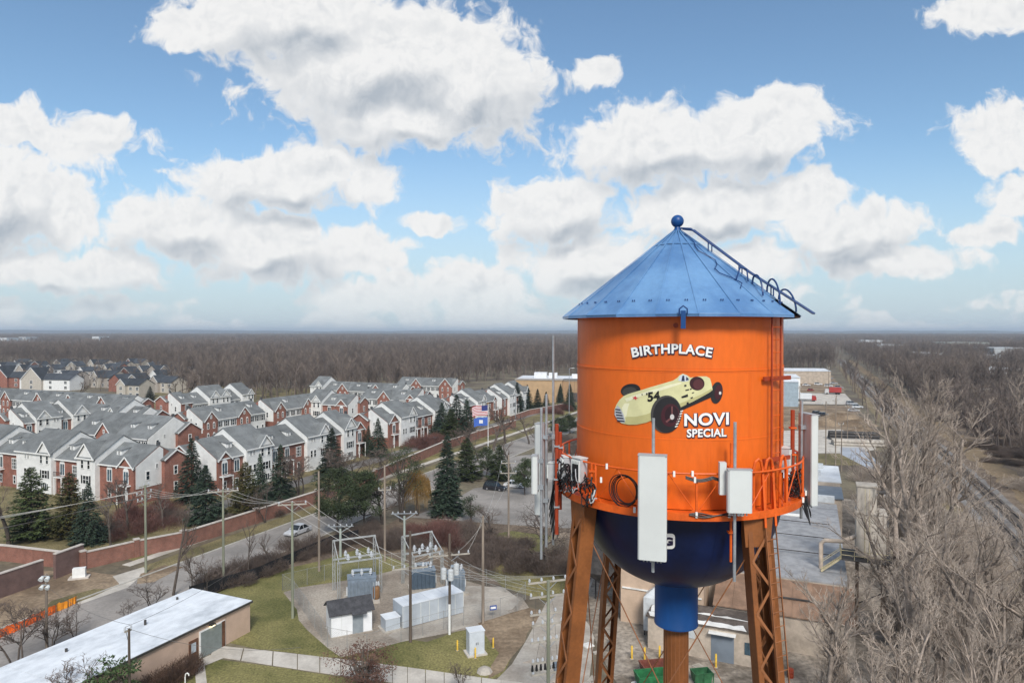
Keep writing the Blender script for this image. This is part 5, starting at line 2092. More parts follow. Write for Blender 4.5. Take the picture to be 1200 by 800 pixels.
def plant(name, proto, label, cat, loc, rz=0.0, scale=1.0, group=None, parts=('trunk', 'crown')):
    o = thing(name, label, cat, loc, rz, group)
    o.scale = (scale, scale, scale)
    for nm, me in zip(parts, proto):
        if me is not None:
            link(nm, me, o)
    return o


def leaf_quads(P, D, U, L, W):
    """flat leaf-shaped quads at P along D (length L) with side vector from U"""
    S = np.cross(D, U)
    S /= np.linalg.norm(S, axis=1, keepdims=True) + 1e-9
    a = P
    b_ = P + D * (L * 0.45)[:, None] + S * (W * 0.5)[:, None]
    c = P + D * L[:, None]
    d = P + D * (L * 0.45)[:, None] - S * (W * 0.5)[:, None]
    V = np.stack([a, b_, c, d], axis=1).reshape(-1, 3)
    Q = np.arange(len(V)).reshape(-1, 4)
    return V, Q


def conifer_proto(name, seed, H, Rm, mat, whorl=0.42, nb=9, per=13, power=0.85, droop=0.25, leaf=(0.42, 0.15), upturn=0.0, gap=0.12, base=0.05):
    rs = np.random.RandomState(seed)
    P, D, U, Ls, Ws, br = [], [], [], [], [], []
    z = H * base
    while z < H * 0.99:
        f = z / H
        R0 = Rm * max(1 - f, 0.02) ** power
        n = max(4, int(nb * (0.5 + 0.7 * (1 - f))))
        a0 = rs.uniform(0, 6.28)
        for i in range(n):
            if rs.rand() < gap:
                continue
            a = a0 + 6.283 * i / n + rs.normal(0, 0.18)
            L = R0 * rs.uniform(0.68, 1.13)
            zz = z + rs.normal(0, whorl * 0.25)
            dv = np.array([math.cos(a), math.sin(a), 0.0])
            tip = -droop * L + upturn * L
            br.append((0, 0, zz, dv[0] * L * 0.8, dv[1] * L * 0.8, zz + tip * 0.7, 0.035, 0.012))
            m = max(3, int(per * L / Rm + 3))
            fs = rs.uniform(0.18, 1.0, m) ** 0.8
            for q in fs:
                c = dv * (L * q)
                c[2] = zz + tip * q * q + rs.normal(0, 0.05)
                for sd in (-1, 1):
                    aa = a + sd * rs.uniform(0.2, 0.95)
                    P.append(c + rs.normal(0, 0.05, 3))
                    D.append([math.cos(aa), math.sin(aa), rs.uniform(-0.55, 0.12)])
                    U.append([rs.normal(0, 0.35), rs.normal(0, 0.35), 1.0])
                    Ls.append(leaf[0] * rs.uniform(0.6, 1.3) * (0.55 + 0.55 * (1 - f)))
                    Ws.append(leaf[1] * rs.uniform(0.7, 1.4))
        z += whorl * (0.55 + 0.6 * (1 - f))
    # leader
    for i in range(14):
        P.append([0, 0, H * (0.95 + 0.05 * i / 14)])
        a = rs.uniform(0, 6.28)
        D.append([math.cos(a) * 0.7, math.sin(a) * 0.7, 0.7])
        U.append([0.2, 0.1, 1])
        Ls.append(leaf[0] * 0.55)
        Ws.append(leaf[1] * 0.7)
    P, D, U = np.array(P), np.array(D), np.array(U)
    D /= np.linalg.norm(D, axis=1, keepdims=True)
    V, Q = leaf_quads(P, D, U, np.array(Ls), np.array(Ws))
    me = np_mesh(name + '_crown', V, quads=Q)
    me.materials.append(mat)
    tr = mesh_from(name + '_trunk', [(0, 0, -0.1, 0, 0, H * 0.5, 0.16, 0.10), (0, 0, H * 0.5, 0, 0, H * 0.97, 0.10, 0.02)] + br, 5, M_BARKD)
    return tr, me


def clump_tree_proto(name, seed, H, spread, mat, trunks=1, nclump=34, per=130, cr=1.3, leaf=(0.30, 0.10), lo=0.4, bark=None, flat=0.6):
    """broad tree whose foliage sits in clumps on visible limbs"""
    rs = np.random.RandomState(seed)
    segs, P, D, U, Ls, Ws = [], [], [], [], [], []
    tips = []
    for t in range(trunks):
        bx, by = rs.normal(0, 0.25, 2) * (trunks > 1)
        lx, ly = rs.normal(0, 0.10, 2)
        pts = [np.array([bx + lx * z, by + ly * z, z]) for z in np.linspace(0, H * 0.9, 8)]
        for i in range(7):
            segs.append((*pts[i], *pts[i + 1], 0.24 * (1 - i / 9), 0.24 * (1 - (i + 1) / 9)))
        for c in range(nclump // trunks):
            f = rs.uniform(lo, 1.0)
            a = rs.uniform(0, 6.28)
            rad = spread * math.sqrt(rs.uniform(0.08, 1.0)) * (1.15 - 0.75 * ((f - 0.55) / 0.45) ** 2 if f > 0.55 else 0.55 + 0.6 * f)
            base = pts[min(6, int(f * 7 * 0.8))]
            tip = np.array([bx + rad * math.cos(a), by + rad * math.sin(a), H * f + rs.normal(0, 0.3)])
            mid = (base + tip) / 2 + np.array([0, 0, -0.25 * rs.rand()])
            segs.append((*base, *mid, 0.07, 0.05))
            segs.append((*mid, *tip, 0.05, 0.02))
            tips.append(tip)
    for tip in tips:
        n = int(per * rs.uniform(0.6, 1.3))
        v = rs.normal(0, 1, (n, 3))
        v /= np.linalg.norm(v, axis=1, keepdims=True)
        rr = cr * rs.uniform(0.7, 1.25) * rs.rand(n) ** 0.45
        p = tip + v * rr[:, None] * np.array([1, 1, flat])
        P.append(p)
        D.append(v + rs.normal(0, 0.5, (n, 3)))
        U.append(rs.normal(0, 0.6, (n, 3)) + np.array([0, 0, 0.6]))
        Ls.append(leaf[0] * rs.uniform(0.6, 1.4, n))
        Ws.append(leaf[1] * rs.uniform(0.7, 1.4, n))
    P, D, U = np.concatenate(P), np.concatenate(D), np.concatenate(U)
    D /= np.linalg.norm(D, axis=1, keepdims=True)
    V, Q = leaf_quads(P, D, U, np.concatenate(Ls), np.concatenate(Ws))
    me = np_mesh(name + '_crown', V, quads=Q)
    me.materials.append(mat)
    return mesh_from(name + '_trunk', segs, 5, bark or M_BARKD), me


def shrub_proto(name, seed, w, h, n, mat, L=0.7, r=0.012, box=None):
    """dense twiggy mound: many short crooked shoots"""
    rs = np.random.RandomState(seed)
    segs = []
    lumps = [(rs.normal(0, 0.55) * w, rs.normal(0, 0.55) * w, rs.uniform(0.35, 0.75) * w, rs.uniform(0.5, 1.1) * h) for _ in range(7)]
    for i in range(n):
        a, q = rs.uniform(0, 6.28), math.sqrt(rs.rand())
        lx, ly, lw, lh = lumps[i % 7]
        if box:
            bx, by = rs.uniform(-box[0], box[0]), rs.uniform(-box[1], box[1])
            top = h * rs.uniform(0.75, 1.02)
        else:
            bx, by = lx + lw * q * math.cos(a), ly + lw * q * math.sin(a)
            top = lh * math.sqrt(max(1 - q * q, 0.04)) * rs.uniform(0.7, 1.15)
        z0 = top * rs.uniform(0.05, 0.75)
        p = np.array([bx, by, z0]) + rs.normal(0, 0.1, 3)
        d = np.array([bx * 0.5 / max(w, 0.1), by * 0.5 / max(w, 0.1), 0.9]) + rs.normal(0, 0.45, 3)
        d /= np.linalg.norm(d)
        m = p + d * L * 0.5
        d2 = d + rs.normal(0, 0.4, 3)
        d2 /= np.linalg.norm(d2)
        e = m + d2 * L * 0.5
        segs.append((*p, *m, r, r * 0.8))
        segs.append((*m, *e, r * 0.8, r * 0.4))
    for i in range(max(6, n // 60)):
        a, q = rs.uniform(0, 6.28), math.sqrt(rs.rand()) * 0.8
        bx, by = (rs.uniform(-box[0], box[0]), rs.uniform(-box[1], box[1])) if box else (w * q * math.cos(a), w * q * math.sin(a))
        segs.append((bx * 0.5 if not box else bx, by * 0.5 if not box else by, 0, bx, by, h * 0.7, r * 2, r))
    return mesh_from(name, segs, 3, mat)


# --- prototypes
SPRUCE = [conifer_proto('spruce', 11 + i, 14, 3.3 + 0.3 * i, M_SPRUCE, whorl=0.34, nb=12, per=20, leaf=(0.5, 0.19)) for i in range(3)]
NARROW = [conifer_proto('narrow_spruce', 31, 16, 2.4, M_SPRUCE, whorl=0.32, nb=11, per=18, power=0.7, leaf=(0.5, 0.19))]
CEDAR = [conifer_proto('cedar', 21 + i, 11, 2.5, M_CEDAR, whorl=0.32, nb=12, per=20, power=0.62, droop=0.05, upturn=0.25) for i in range(2)]
YELLOW = [conifer_proto('arborvitae', 26, 11, 2.7, M_YELLOW, whorl=0.32, nb=12, per=20, power=0.6, droop=0.0, upturn=0.3)]
PINE = [clump_tree_proto('pine', 41 + i, 12.5, 4.3, M_PINE, nclump=60, per=230, cr=1.3, lo=0.34, leaf=(0.36, 0.13)) for i in range(2)]
MIDTREE = [bare_proto('bare_tree', 50 + i, 14, 0.26, 4, (9, 6, 5, 4), 0.52, 0.72, (M_BARKD, M_TWIGD), k0=5, up=0.13, min_r=0.019, wig=0.2)[:2] for i in range(4)]
print('mid', [len(m[1].polygons) for m in MIDTREE])
SCRUB = [bare_proto('bare_scrub', 60 + i, 7, 0.09, 3, (8, 7, 6), 0.55, 0.85, (M_BARKD, M_TWIGD), k0=4, up=0.10, min_r=0.016, wig=0.28, multi=3, split=2)[:2] for i in range(3)]
SPREAD = [bare_proto('spreading_tree', 66, 10, 0.30, 4, (7, 6, 5, 4), 0.75, 1.0, (M_BARKD, M_TWIGD), k0=6, up=0.05, wig=0.30, trunk_frac=0.25, min_r=0.014)[:2]]
HERO = [bare_proto('tall_bare_tree', 80 + i, 19, 0.25, 5, (9, 6, 5, 4, 3), 0.50, 0.62, (M_BARK, M_TWIG), k0=6, up=0.12, wig=0.11, min_r=0.0075, trunk_frac=0.2, split=3)[:2] for i in range(4)]
print('hero', [len(m[1].polygons) for m in HERO])
MULTI = [bare_proto('multi_stem_tree', 90 + i, 16, 0.17, 5, (8, 6, 5, 4, 3), 0.48, 0.64, (M_BARK, M_TWIG), k0=6, up=0.11, wig=0.12, min_r=0.0075, trunk_frac=0.15, multi=3, split=3)[:2] for i in range(2)]
print('multi', [len(m[1].polygons) for m in MULTI])
BUSH = [shrub_proto('shrub', 100 + i, 2.2, 2.0, 2600, M_TWIGD, 0.75, 0.013) for i in range(3)]
BUSHR = [shrub_proto('red_shrub', 110, 2.4, 2.6, 3000, M_TWIGR, 0.8, 0.014)]
BUSHP = [shrub_proto('pale_thicket', 115 + i, 3.4, 3.4, 3600, M_TWIG, 1.0, 0.013) for i in range(2)]

rt = random.Random(9)
PROTO_H = {}


def at_top(px, py_base):
    return G(px, py_base)


def put(kind, name, protos, label, px, base, top, cat='tree', group=None, H=None, wscale=1.0):
    """place so that foot and tip fall where they were sighted"""
    p = G(px, base)
    h = height_at(px, top, p)
    pr = protos[rt.randrange(len(protos))]
    if pr[1].name not in PROTO_H:
        PROTO_H[pr[1].name] = max(v.co.z for v in pr[1].vertices)
    zs = PROTO_H[pr[1].name]
    sc = h / zs
    o = plant(name, pr, label, cat, p, rt.uniform(0, 6.28), 1.0, group)
    wf = {'S': 1.3, 'C': 1.3, 'Y': 1.3, 'N': 1.15, 'P': 1.1}.get(kind, 1.15)
    o.scale = (sc * wscale * wf, sc * wscale * wf, sc)
    return o



# conifers in front of and among the townhouses: (px, base, tip, kind, width, label)
CON = [(37, 632, 546, 'C', 1.15, 'olive cedar behind the red wall, beside the gate walls'),
       (82, 630, 552, 'Y', 1.0, 'yellow-green arborvitae between two cedars by the end row'),
       (104, 637, 564, 'S', 0.9, 'dark conifer overlapping the yellow-green arborvitae'),
       (225, 588, 512, 'S', 0.9, 'dark spruce against the gap between end row and first row'),
       (241, 612, 544, 'S', 1.15, 'broad dark spruce behind the wall, before the first row'),
       (288, 606, 540, 'Y', 1.05, 'yellowed arborvitae beside the wall, before the first row'),
       (305, 592, 530, 'S', 0.8, 'slim dark spruce beside the yellowed arborvitae'),
       (329, 584, 520, 'S', 1.0, 'dark spruce before the arched doors of the first row'),
       (367, 548, 507, 'S', 0.8, 'small spruce touching the broad spruce by the white bay'),
       (389, 556, 500, 'S', 1.2, 'broad spruce before the second white bay of the first row'),
       (424, 533, 496, 'C', 0.9, 'small cedar at the gap between first and second rows'),
       (432, 533, 498, 'S', 0.7, 'thin dark conifer between two small cedars'),
       (443, 535, 489, 'S', 0.95, 'dark spruce at the corner of the second row'),
       (518, 512, 471, 'S', 1.25, 'full spruce on the townhouse side of the tight conifer group by the flags'),
       (535, 512, 461, 'S', 1.15, 'tallest spruce of the tight group by the flags'),
       (547, 510, 466, 'S', 1.1, 'dark spruce between the tallest one and the flags'),
       (528, 515, 478, 'C', 1.2, 'cedar in front of the tight conifer group by the flags'),
       (524, 604, 508, 'N', 1.3, 'very tall narrow spruce beside the street'),
       (547, 562, 512, 'C', 1.3, 'bushy cedar between the tall spruce and the parking area'),
       (570, 560, 522, 'P', 0.8, 'small green pine beside the parked dark car'),
       (585, 563, 520, 'C', 1.2, 'rounded cedar behind the parked dark car'),
       (615, 580, 535, 'P', 0.9, 'small pine with a clear stem at the parking area'),
       (606, 483, 447, 'S', 1.0, 'spruce at the townhouse-side corner of the tan building'),
       (618, 481, 450, 'S', 1.1, 'spruce second along the tan building'),
       (630, 480, 455, 'S', 1.1, 'spruce third along the tan building'),
       (640, 481, 458, 'S', 1.0, 'spruce fourth along the tan building, before the dark door'),
       (657, 472, 449, 'S', 0.8, 'lone slim spruce just past the dark loading door'),
       (668, 480, 449, 'S', 1.0, 'spruce beside the light pole near the tank'),
       (655, 512, 488, 'P', 1.5, 'wide green pine behind the edge-on antennas'),
       (668, 508, 484, 'P', 1.4, 'wide green pine touching the tank edge'),
       (116, 480, 461, 'S', 0.8, 'small conifer by the shuttered townhouse row'),
       (211, 482, 464, 'S', 0.9, 'conifer by the woodland edge row'),
       (176, 470, 452, 'S', 1.3, 'dark conifer at the end of the brick-gabled far row'),
       (159, 427, 412, 'S', 1.0, 'dark conifer standing above the far estate')]
KINDS = {'S': SPRUCE, 'C': CEDAR, 'Y': YELLOW, 'N': NARROW, 'P': PINE}
for px, bs, tp, kd, ws, lab in CON:
    put(kd, {'S': 'spruce_tree', 'C': 'cedar_tree', 'Y': 'arborvitae', 'N': 'spruce_tree', 'P': 'pine_tree'}[kd], KINDS[kd], lab, px, bs, tp, 'tree', 'conifers of the estate', wscale=ws)

# the two pines over the street, willow, dark evergreen below it
put('P', 'pine_tree', [PINE[0]], 'open-crowned pine leaning over the street beside the substation', 394, 628, 546, 'tree', wscale=0.95)
put('P', 'pine_tree', [PINE[1]], 'second open-crowned pine by the street, next to the forked tree', 426, 622, 548, 'tree', wscale=0.85)
PINED = clump_tree_proto('sparse_pine', 47, 12, 3.2, M_PINE, trunks=2, nclump=26, per=90, cr=1.0, lo=0.45)
put('P', 'pine_tree', [PINED], 'sparse pine between the forked tree and the golden willow', 468, 612, 520, 'tree', wscale=1.0)


def willow_proto(seed):
    rs = np.random.RandomState(seed)
    limb, withy = [], []
    for i in range(9):
        a = rs.uniform(0, 6.28)
        rad = rs.uniform(0.4, 1.9)
        limb.append((0, 0, 2.5, rad * math.cos(a) * 0.5, rad * math.sin(a) * 0.5, 6.0, 0.14, 0.08))
        limb.append((rad * math.cos(a) * 0.5, rad * math.sin(a) * 0.5, 6.0, rad * math.cos(a), rad * math.sin(a), rs.uniform(7.2, 8.8), 0.08, 0.03))
    limb.append((0, 0, -0.1, 0, 0, 2.6, 0.28, 0.2))
    for i in range(900):
        a, q = rs.uniform(0, 6.28), math.sqrt(rs.rand())
        x, y, z = 2.4 * q * math.cos(a), 2.4 * q * math.sin(a), 8.8 - 2.6 * q * q + rs.normal(0, 0.5)
        L = rs.uniform(1.5, 4.6)
        p = np.array([x, y, z])
        for j in range(3):
            e = p + np.array([math.cos(a) * 0.10, math.sin(a) * 0.10, -L / 3]) + rs.normal(0, 0.08, 3)
            if e[2] < 0.6:
                break
            withy.append((*p, *e, 0.020, 0.018))
            p = e
    return mesh_from('willow_trunk', limb, 6, M_BARKD), mesh_from('willow_crown', withy, 3, M_WILLOW)


put('W', 'willow_tree', [willow_proto(3)], 'golden weeping willow beside the tall narrow spruce', 489, 604, 545, 'tree', wscale=0.95)
put('P', 'pine_tree', [clump_tree_proto('dark_small_tree', 48, 6, 2.0, M_PINE, nclump=20, per=110, cr=0.9, lo=0.45)], 'small dark evergreen before the parking area', 552, 614, 578, 'tree')
put('B', 'bare_tree', [SPREAD[0]], 'forked bare tree behind the plain pole by the street', 448, 614, 552, 'tree', wscale=0.9)
put('B', 'bare_tree', [SPREAD[0]], 'wide spreading bare tree on the green lawn before the hedge', 640, 668, 596, 'tree', wscale=1.25)
put('B', 'bare_tree', [SPREAD[0]], 'small twisted bare tree between pole and dark evergreen', 577, 632, 588, 'tree', wscale=1.0)
put('B', 'bare_tree', [MIDTREE[1]], 'upright bare tree behind the parking area beside the cedars', 560, 540, 500, 'tree', wscale=1.3)

# bare trees: by the street, among houses
BARE = [(395, 566, 520, 'S', 1.5, 'wide bare tree before the second white bay, behind the wall'), (462, 556, 520, 'S', 1.5, 'wide bare tree at the lane bend before the second row'), (130, 640, 580, 'M', 1.0, 'bare tree behind the wall by the plinth'), (192, 618, 560, 'M', 1.0, 'bare tree between the end row and the broad spruce'), (310, 612, 565, 'S', 1.3, 'bare bushy tree behind the wall by the slim spruce'), (470, 600, 560, 'S', 1.2, 'bare tree under the golden willow'), (534, 580, 540, 'M', 1.0, 'bare tree behind the very tall spruce'), (600, 556, 508, 'M', 1.1, 'bare tree behind the small pines of the parking area'), (545, 528, 492, 'S', 1.6, 'bare tree over the wall below the flags'), (380, 604, 560, 'S', 1.2, 'bare tree at the wall behind the leaning pine'),
        (203, 697, 590, 'M', 0.6, 'tall thin bare tree behind the beige building, beside the street'),
        (178, 716, 672, 'S', 1.2, 'low spreading bare tree at the back of the beige building'),
        (240, 697, 640, 'S', 0.9, 'leaning bare tree at the end of the black fence'),
        (225, 700, 640, 'M', 0.6, 'slim bare tree beside the leaning one'),
        (290, 678, 610, 'M', 0.5, 'slim bare tree before the street, between the two crossarm poles'),
        (316, 672, 618, 'M', 0.6, 'slim bare tree next to the crossarm pole'),
        (20, 792, 700, 'S', 1.0, 'bare tree by the street near the orange barrier'),
        (60, 770, 716, 'S', 1.2, 'bare tree with dark twigs behind the floodlight pole'),
        (88, 752, 706, 'S', 1.0, 'dark-twigged bare tree beside the white roof'),
        (148, 730, 700, 'S', 1.0, 'low twiggy tree over the white roof edge'),
        (10, 640, 548, 'M', 1.0, 'bare tree behind the gate walls at the estate corner'),
        (150, 622, 556, 'M', 0.9, 'bare tree before the brick end of the end row'),
        (140, 606, 560, 'S', 1.0, 'reddish bare tree by the end row porch'),
        (270, 596, 555, 'S', 1.0, 'grey bare tree by the first row'),
        (352, 585, 528, 'S', 1.2, 'bushy bare tree before the first row arched doors'),
        (415, 560, 528, 'S', 1.5, 'wide grey bare tree behind the wall'),
        (440, 566, 525, 'S', 1.4, 'second wide grey bare tree behind the wall'),
        (578, 528, 478, 'M', 1.4, 'bare tree behind the wall beside the flagpole'),
        (592, 520, 474, 'M', 1.4, 'bare tree behind the wall between flagpole and light pole'),
        (620, 520, 486, 'M', 1.3, 'bare tree before the far brick wall'),
        (633, 540, 500, 'M', 1.2, 'bare tree behind the edge-on antennas'),
        (484, 560, 532, 'S', 1.2, 'bare shrub tree over the wall near the willow'),
        (510, 590, 545, 'M', 0.9, 'bare tree beside the tall narrow spruce'),
        (90, 470, 446, 'M', 1.3, 'bare street tree in the far estate beside the cream block'),
        (48, 452, 432, 'M', 1.3, 'bare street tree in the far estate before the cream block'),
        (204, 468, 446, 'M', 1.4, 'bare tree at the near edge of the far estate'),
        (225, 466, 440, 'M', 1.4, 'bare tree where woodland meets the far estate')]
for px, bs, tp, kd, ws, lab in BARE:
    put('B', 'bare_tree', MIDTREE if kd == 'M' else SCRUB, lab, px, bs, tp, 'tree', 'bare trees near the street and estate', wscale=ws)

# shrubs
SHR = [(258, 684, 2.6, 'B'), (276, 676, 2.4, 'B'), (308, 668, 2.6, 'B'), (330, 658, 2.3, 'B'), (352, 648, 2.6, 'B'), (372, 642, 2.2, 'B'), (408, 630, 2.2, 'B'), (428, 626, 2.4, 'B'), (446, 634, 2.4, 'B'), (462, 640, 2.2, 'B'),
       (480, 640, 2.2, 'B'), (500, 640, 2.0, 'B'), (517, 634, 3.2, 'R'), (506, 628, 2.4, 'R'), (540, 630, 2.4, 'B'), (556, 640, 3.0, 'B'), (576, 652, 2.8, 'B'), (596, 658, 3.0, 'B'), (616, 664, 3.0, 'B'), (636, 668, 2.8, 'B'), (654, 668, 2.8, 'B'), (548, 652, 2.6, 'B'),
       (570, 664, 2.6, 'B'), (672, 650, 2.4, 'P'), (690, 640, 2.6, 'P'), (600, 646, 2.4, 'B'), (526, 622, 2.2, 'B'), (585, 640, 2.4, 'B'), (498, 521, 3.0, 'R'), (488, 524, 2.4, 'R'), (508, 517, 2.8, 'R'),
       (155, 612, 3.0, 'R'), (200, 610, 3.0, 'B'), (183, 604, 2.8, 'R'), (175, 622, 2.4, 'R'), (62, 622, 2.6, 'B'), (120, 628, 2.4, 'B'), (330, 600, 2.2, 'B'), (265, 612, 2.2, 'B'), (400, 575, 2.4, 'B'), (660, 480, 3.0, 'R'), (648, 484, 2.8, 'R'), (668, 520, 3.4, 'B'), (680, 530, 3.6, 'B')]
SH_LAB = {'B': 'grey-brown bare shrub in the brush beside street and substation', 'R': 'reddish brown shrub in leafless winter state', 'P': 'pale bare thicket behind the tower leg'}
for px, bs, h, kd in SHR:
    me = {'B': BUSH, 'R': BUSHR, 'P': BUSHP}[kd]
    me = me[rt.randrange(len(me))]
    o = link('shrub', me, None, G(px, bs), (0, 0, rt.uniform(0, 6.28)))
    s_ = h / 2.2
    o.scale = (s_ * rt.uniform(0.9, 1.4), s_ * rt.uniform(0.9, 1.4), s_)
    tag(o, SH_LAB[kd], 'shrub', 'bare shrubs ' + kd)

# hedge against the beige building, red-leaved bush, green-leaved shrub
o = link('hedge', shrub_proto('hedge', 130, 2.0, 2.3, 6500, M_HEDGE, 0.42, 0.012, box=(3.1, 0.85)), None, ST(45.2, 54.7), (0, 0, R(90 - 23.7)))
tag(o, 'clipped brown hedge against the beige building wall', 'hedge')
put('X', 'leafy_bush', [clump_tree_proto('dry_leaf_bush', 140, 4.6, 2.5, M_DRYLEAF, trunks=3, nclump=42, per=120, cr=0.75, leaf=(0.16, 0.09), lo=0.30, flat=0.9)], 'red-brown leafy bush in front of the white shed', 428, 812, 752, 'bush')
put('X', 'leafy_bush', [clump_tree_proto('glossy_bush', 141, 4.6, 1.5, M_MAGNOLIA, trunks=2, nclump=20, per=70, cr=0.55, leaf=(0.28, 0.12), lo=0.35, flat=0.9)], 'green-leaved small tree beside the beige building wall', 140, 842, 768, 'tree')
put('X', 'bare_tree', [SCRUB[1]], 'tiny bare sapling over the white roof', 88, 840, 764, 'tree')
put('X', 'bare_tree', [SCRUB[2]], 'bare sapling beside the concrete drive', 540, 815, 768, 'tree', wscale=0.8)

# --- thicket of tall bare trees between factory and railway
NEAR = [(1078, 640, 425, 'M'), (1050, 650, 452, 'H'), (1100, 632, 440, 'M'), (1066, 690, 470, 'H'), (1165, 800, 590, 'H'), (1100, 800, 575, 'M'), (1075, 830, 590, 'H'), (1205, 830, 600, 'H'),
        (990, 900, 665, 'H'), (1130, 880, 600, 'H'), (1180, 900, 660, 'M'), (975, 830, 655, 'H'), (1062, 900, 670, 'M'), (958, 900, 700, 'H'), (1075, 930, 700, 'H'), (1150, 950, 720, 'M'), (1215, 790, 585, 'M'), (1090, 720, 560, 'M'), (1052, 760, 575, 'M'), (1020, 960, 745, 'M'),
        (1030, 640, 492, 'M'), (1225, 520, 425, 'H'), (1192, 505, 425, 'H'), (1240, 880, 600, 'H')]
NLAB = {'H': 'tall pale bare tree in the thicket between factory and railway', 'M': 'many-stemmed bare tree in the thicket between factory and railway'}
for px, bs, tp, kd in NEAR:
    put('B', 'bare_tree', HERO if kd == 'H' else MULTI, NLAB[kd], px, bs, tp, 'tree', 'bare thicket by the railway ' + kd, wscale=rt.uniform(0.9, 1.25))
for i in range(90):
    s_, t_ = rt.uniform(38, 175), rt.uniform(-23, -12) if rt.random() < 0.75 else rt.uniform(-60, -38)
    if t_ > -14 and s_ > 70 and s_ < 120:
        t_ -= 8
    o = link('thicket_shrub', BUSHP[i % 2], None, ST(s_, t_), (0, 0, rt.uniform(0, 6.28)))
    o.scale = (rt.uniform(0.7, 1.3),) * 3
    tag(o, 'pale twiggy undergrowth shrub below the bare trees by the railway', 'shrub', 'undergrowth by the railway')
for i in range(80):
    o = link('brush_shrub', BUSH[i % 3], None, ST(rt.uniform(95, 300), rt.uniform(-78, -45.5)), (0, 0, rt.uniform(0, 6.28)))
    o.scale = (rt.uniform(0.9, 1.7), rt.uniform(0.9, 1.7), rt.uniform(0.7, 1.3))
    tag(o, 'brown bare brush on the far bank of the railway', 'shrub', 'brush beyond the railway')

# ================================================================== beige building, substation, poles, wires
M_BEIGE = lapmat('beige ribbed sheet wall', (0.52, 0.375, 0.285), 0.30, axis='x', var=0.06, depth=0.25)
M_MEMB = pmat('white roof membrane', (0.54, 0.575, 0.61), 0.55, 0.10, 0.30, col2=(0.70, 0.73, 0.76), fine=0.08, fscale=1.2, detail=9, stretch=(0.6, 1, 1), thresh=(0.25, 0.6))
M_EDGE = pmat('dark roof edge', (0.05, 0.045, 0.04), 0.7, 0.2, 1)
M_BRDOOR = pmat('brown door frame', (0.12, 0.055, 0.03), 0.6, 0.2, 1.5)
M_GDOOR = pmat('grey green roller door', (0.20, 0.225, 0.215), 0.55, 0.08, 2)
bb = thing('beige_building', 'long low beige building with a white flat roof beside the lawn', 'building', ST(56.9, 56.5), R(90 - 23.7))
# local: x along -s is negative; wall faces -y (towards the lawn)
b = MB()
b.box(-52, 0, 0, 8.7, 0, 3.2)
b.build('wall', M_BEIGE, bb)
b = MB()
b.box(-52.2, 0.22, -0.22, 8.92, 3.2, 3.42)
b.build('roof_edge', M_EDGE, bb)
for i in range(13):
    b = MB()
    b.box(-52.1 + 4.02 * i, -52.1 + 4.02 * (i + 1) - 0.03, -0.16, 8.86, 3.421, 3.46 + 0.004 * (i % 3))
    b.build('membrane_sheet', M_MEMB, bb)
gx = -5.3
b = MB()
b.box(gx - 1.55, gx + 1.75, -0.10, 0.02, 0, 2.75)
dr = b.build('garage_door_frame', M_TRIM, bb)
b = MB()
for i in range(6):
    b.box(gx - 1.4, gx + 1.25, -0.13 - 0.004 * (i % 2), -0.1, 0.05 + i * 0.43, 0.47 + i * 0.43)
b.build('garage_door', M_GDOOR, dr)
b = MB()
b.box(gx + 1.25, gx + 1.7, -0.125, -0.095, 0, 2.7)
b.build('brown_jamb', M_BRDOOR, dr)
b = MB()
b.box(-8.1, -7.0, -0.08, 0.02, 0, 2.25)
d2 = b.build('door', M_BRDOOR, bb)
b = MB()
b.box(-7.85, -7.3, -0.10, -0.075, 1.0, 1.95)
b.build('door_pane', pmat('bright door glass', (0.45, 0.50, 0.54), 0.2, 0.1, 2), d2)
lp = MB()
lp.box(gx - 0.3, gx + 0.3, -0.35, 0.0, 2.86, 3.02)
lamp = lp.build('wall_lamp', M_EDGE, bb)
b = MB()
b.box(gx - 0.22, gx + 0.22, -0.33, -0.05, 2.82, 2.858)
m = bpy.data.materials.new('lit lamp glass')
m.use_nodes = True
m.node_tree.nodes['Principled BSDF'].inputs['Emission Color'].default_value = (1, 0.8, 0.45, 1)
m.node_tree.nodes['Principled BSDF'].inputs['Emission Strength'].default_value = 6
b.build('lamp_glass', m, lamp)
for x, y, h in ((-9, 5, 0.5), (-30, 3, 0.35), (-16, 6.5, 0.3), (-3, 7.6, 0.25)):
    b = MB()
    b.tube([(x, y, 3.46), (x, y, 3.46 + h)], 0.12, 8)
    b.build('roof_vent', M_EDGE, bb)
b = MB()
for i in range(5):
    a = PI * 1.25 * i / 4
    pass
cr = thing('white_pipe_crook', 'white crook-shaped vent pipe on the lawn edge', 'pipe', G(217, 801))
b = MB()
b.tube([(0, 0, 0), (0, 0, 0.7), (0.05, 0, 0.95), (0.2, 0, 1.05), (0.33, 0, 0.95), (0.35, 0, 0.8)], 0.06, 8)
b.build('pipe', M_WHITECLIP, cr)

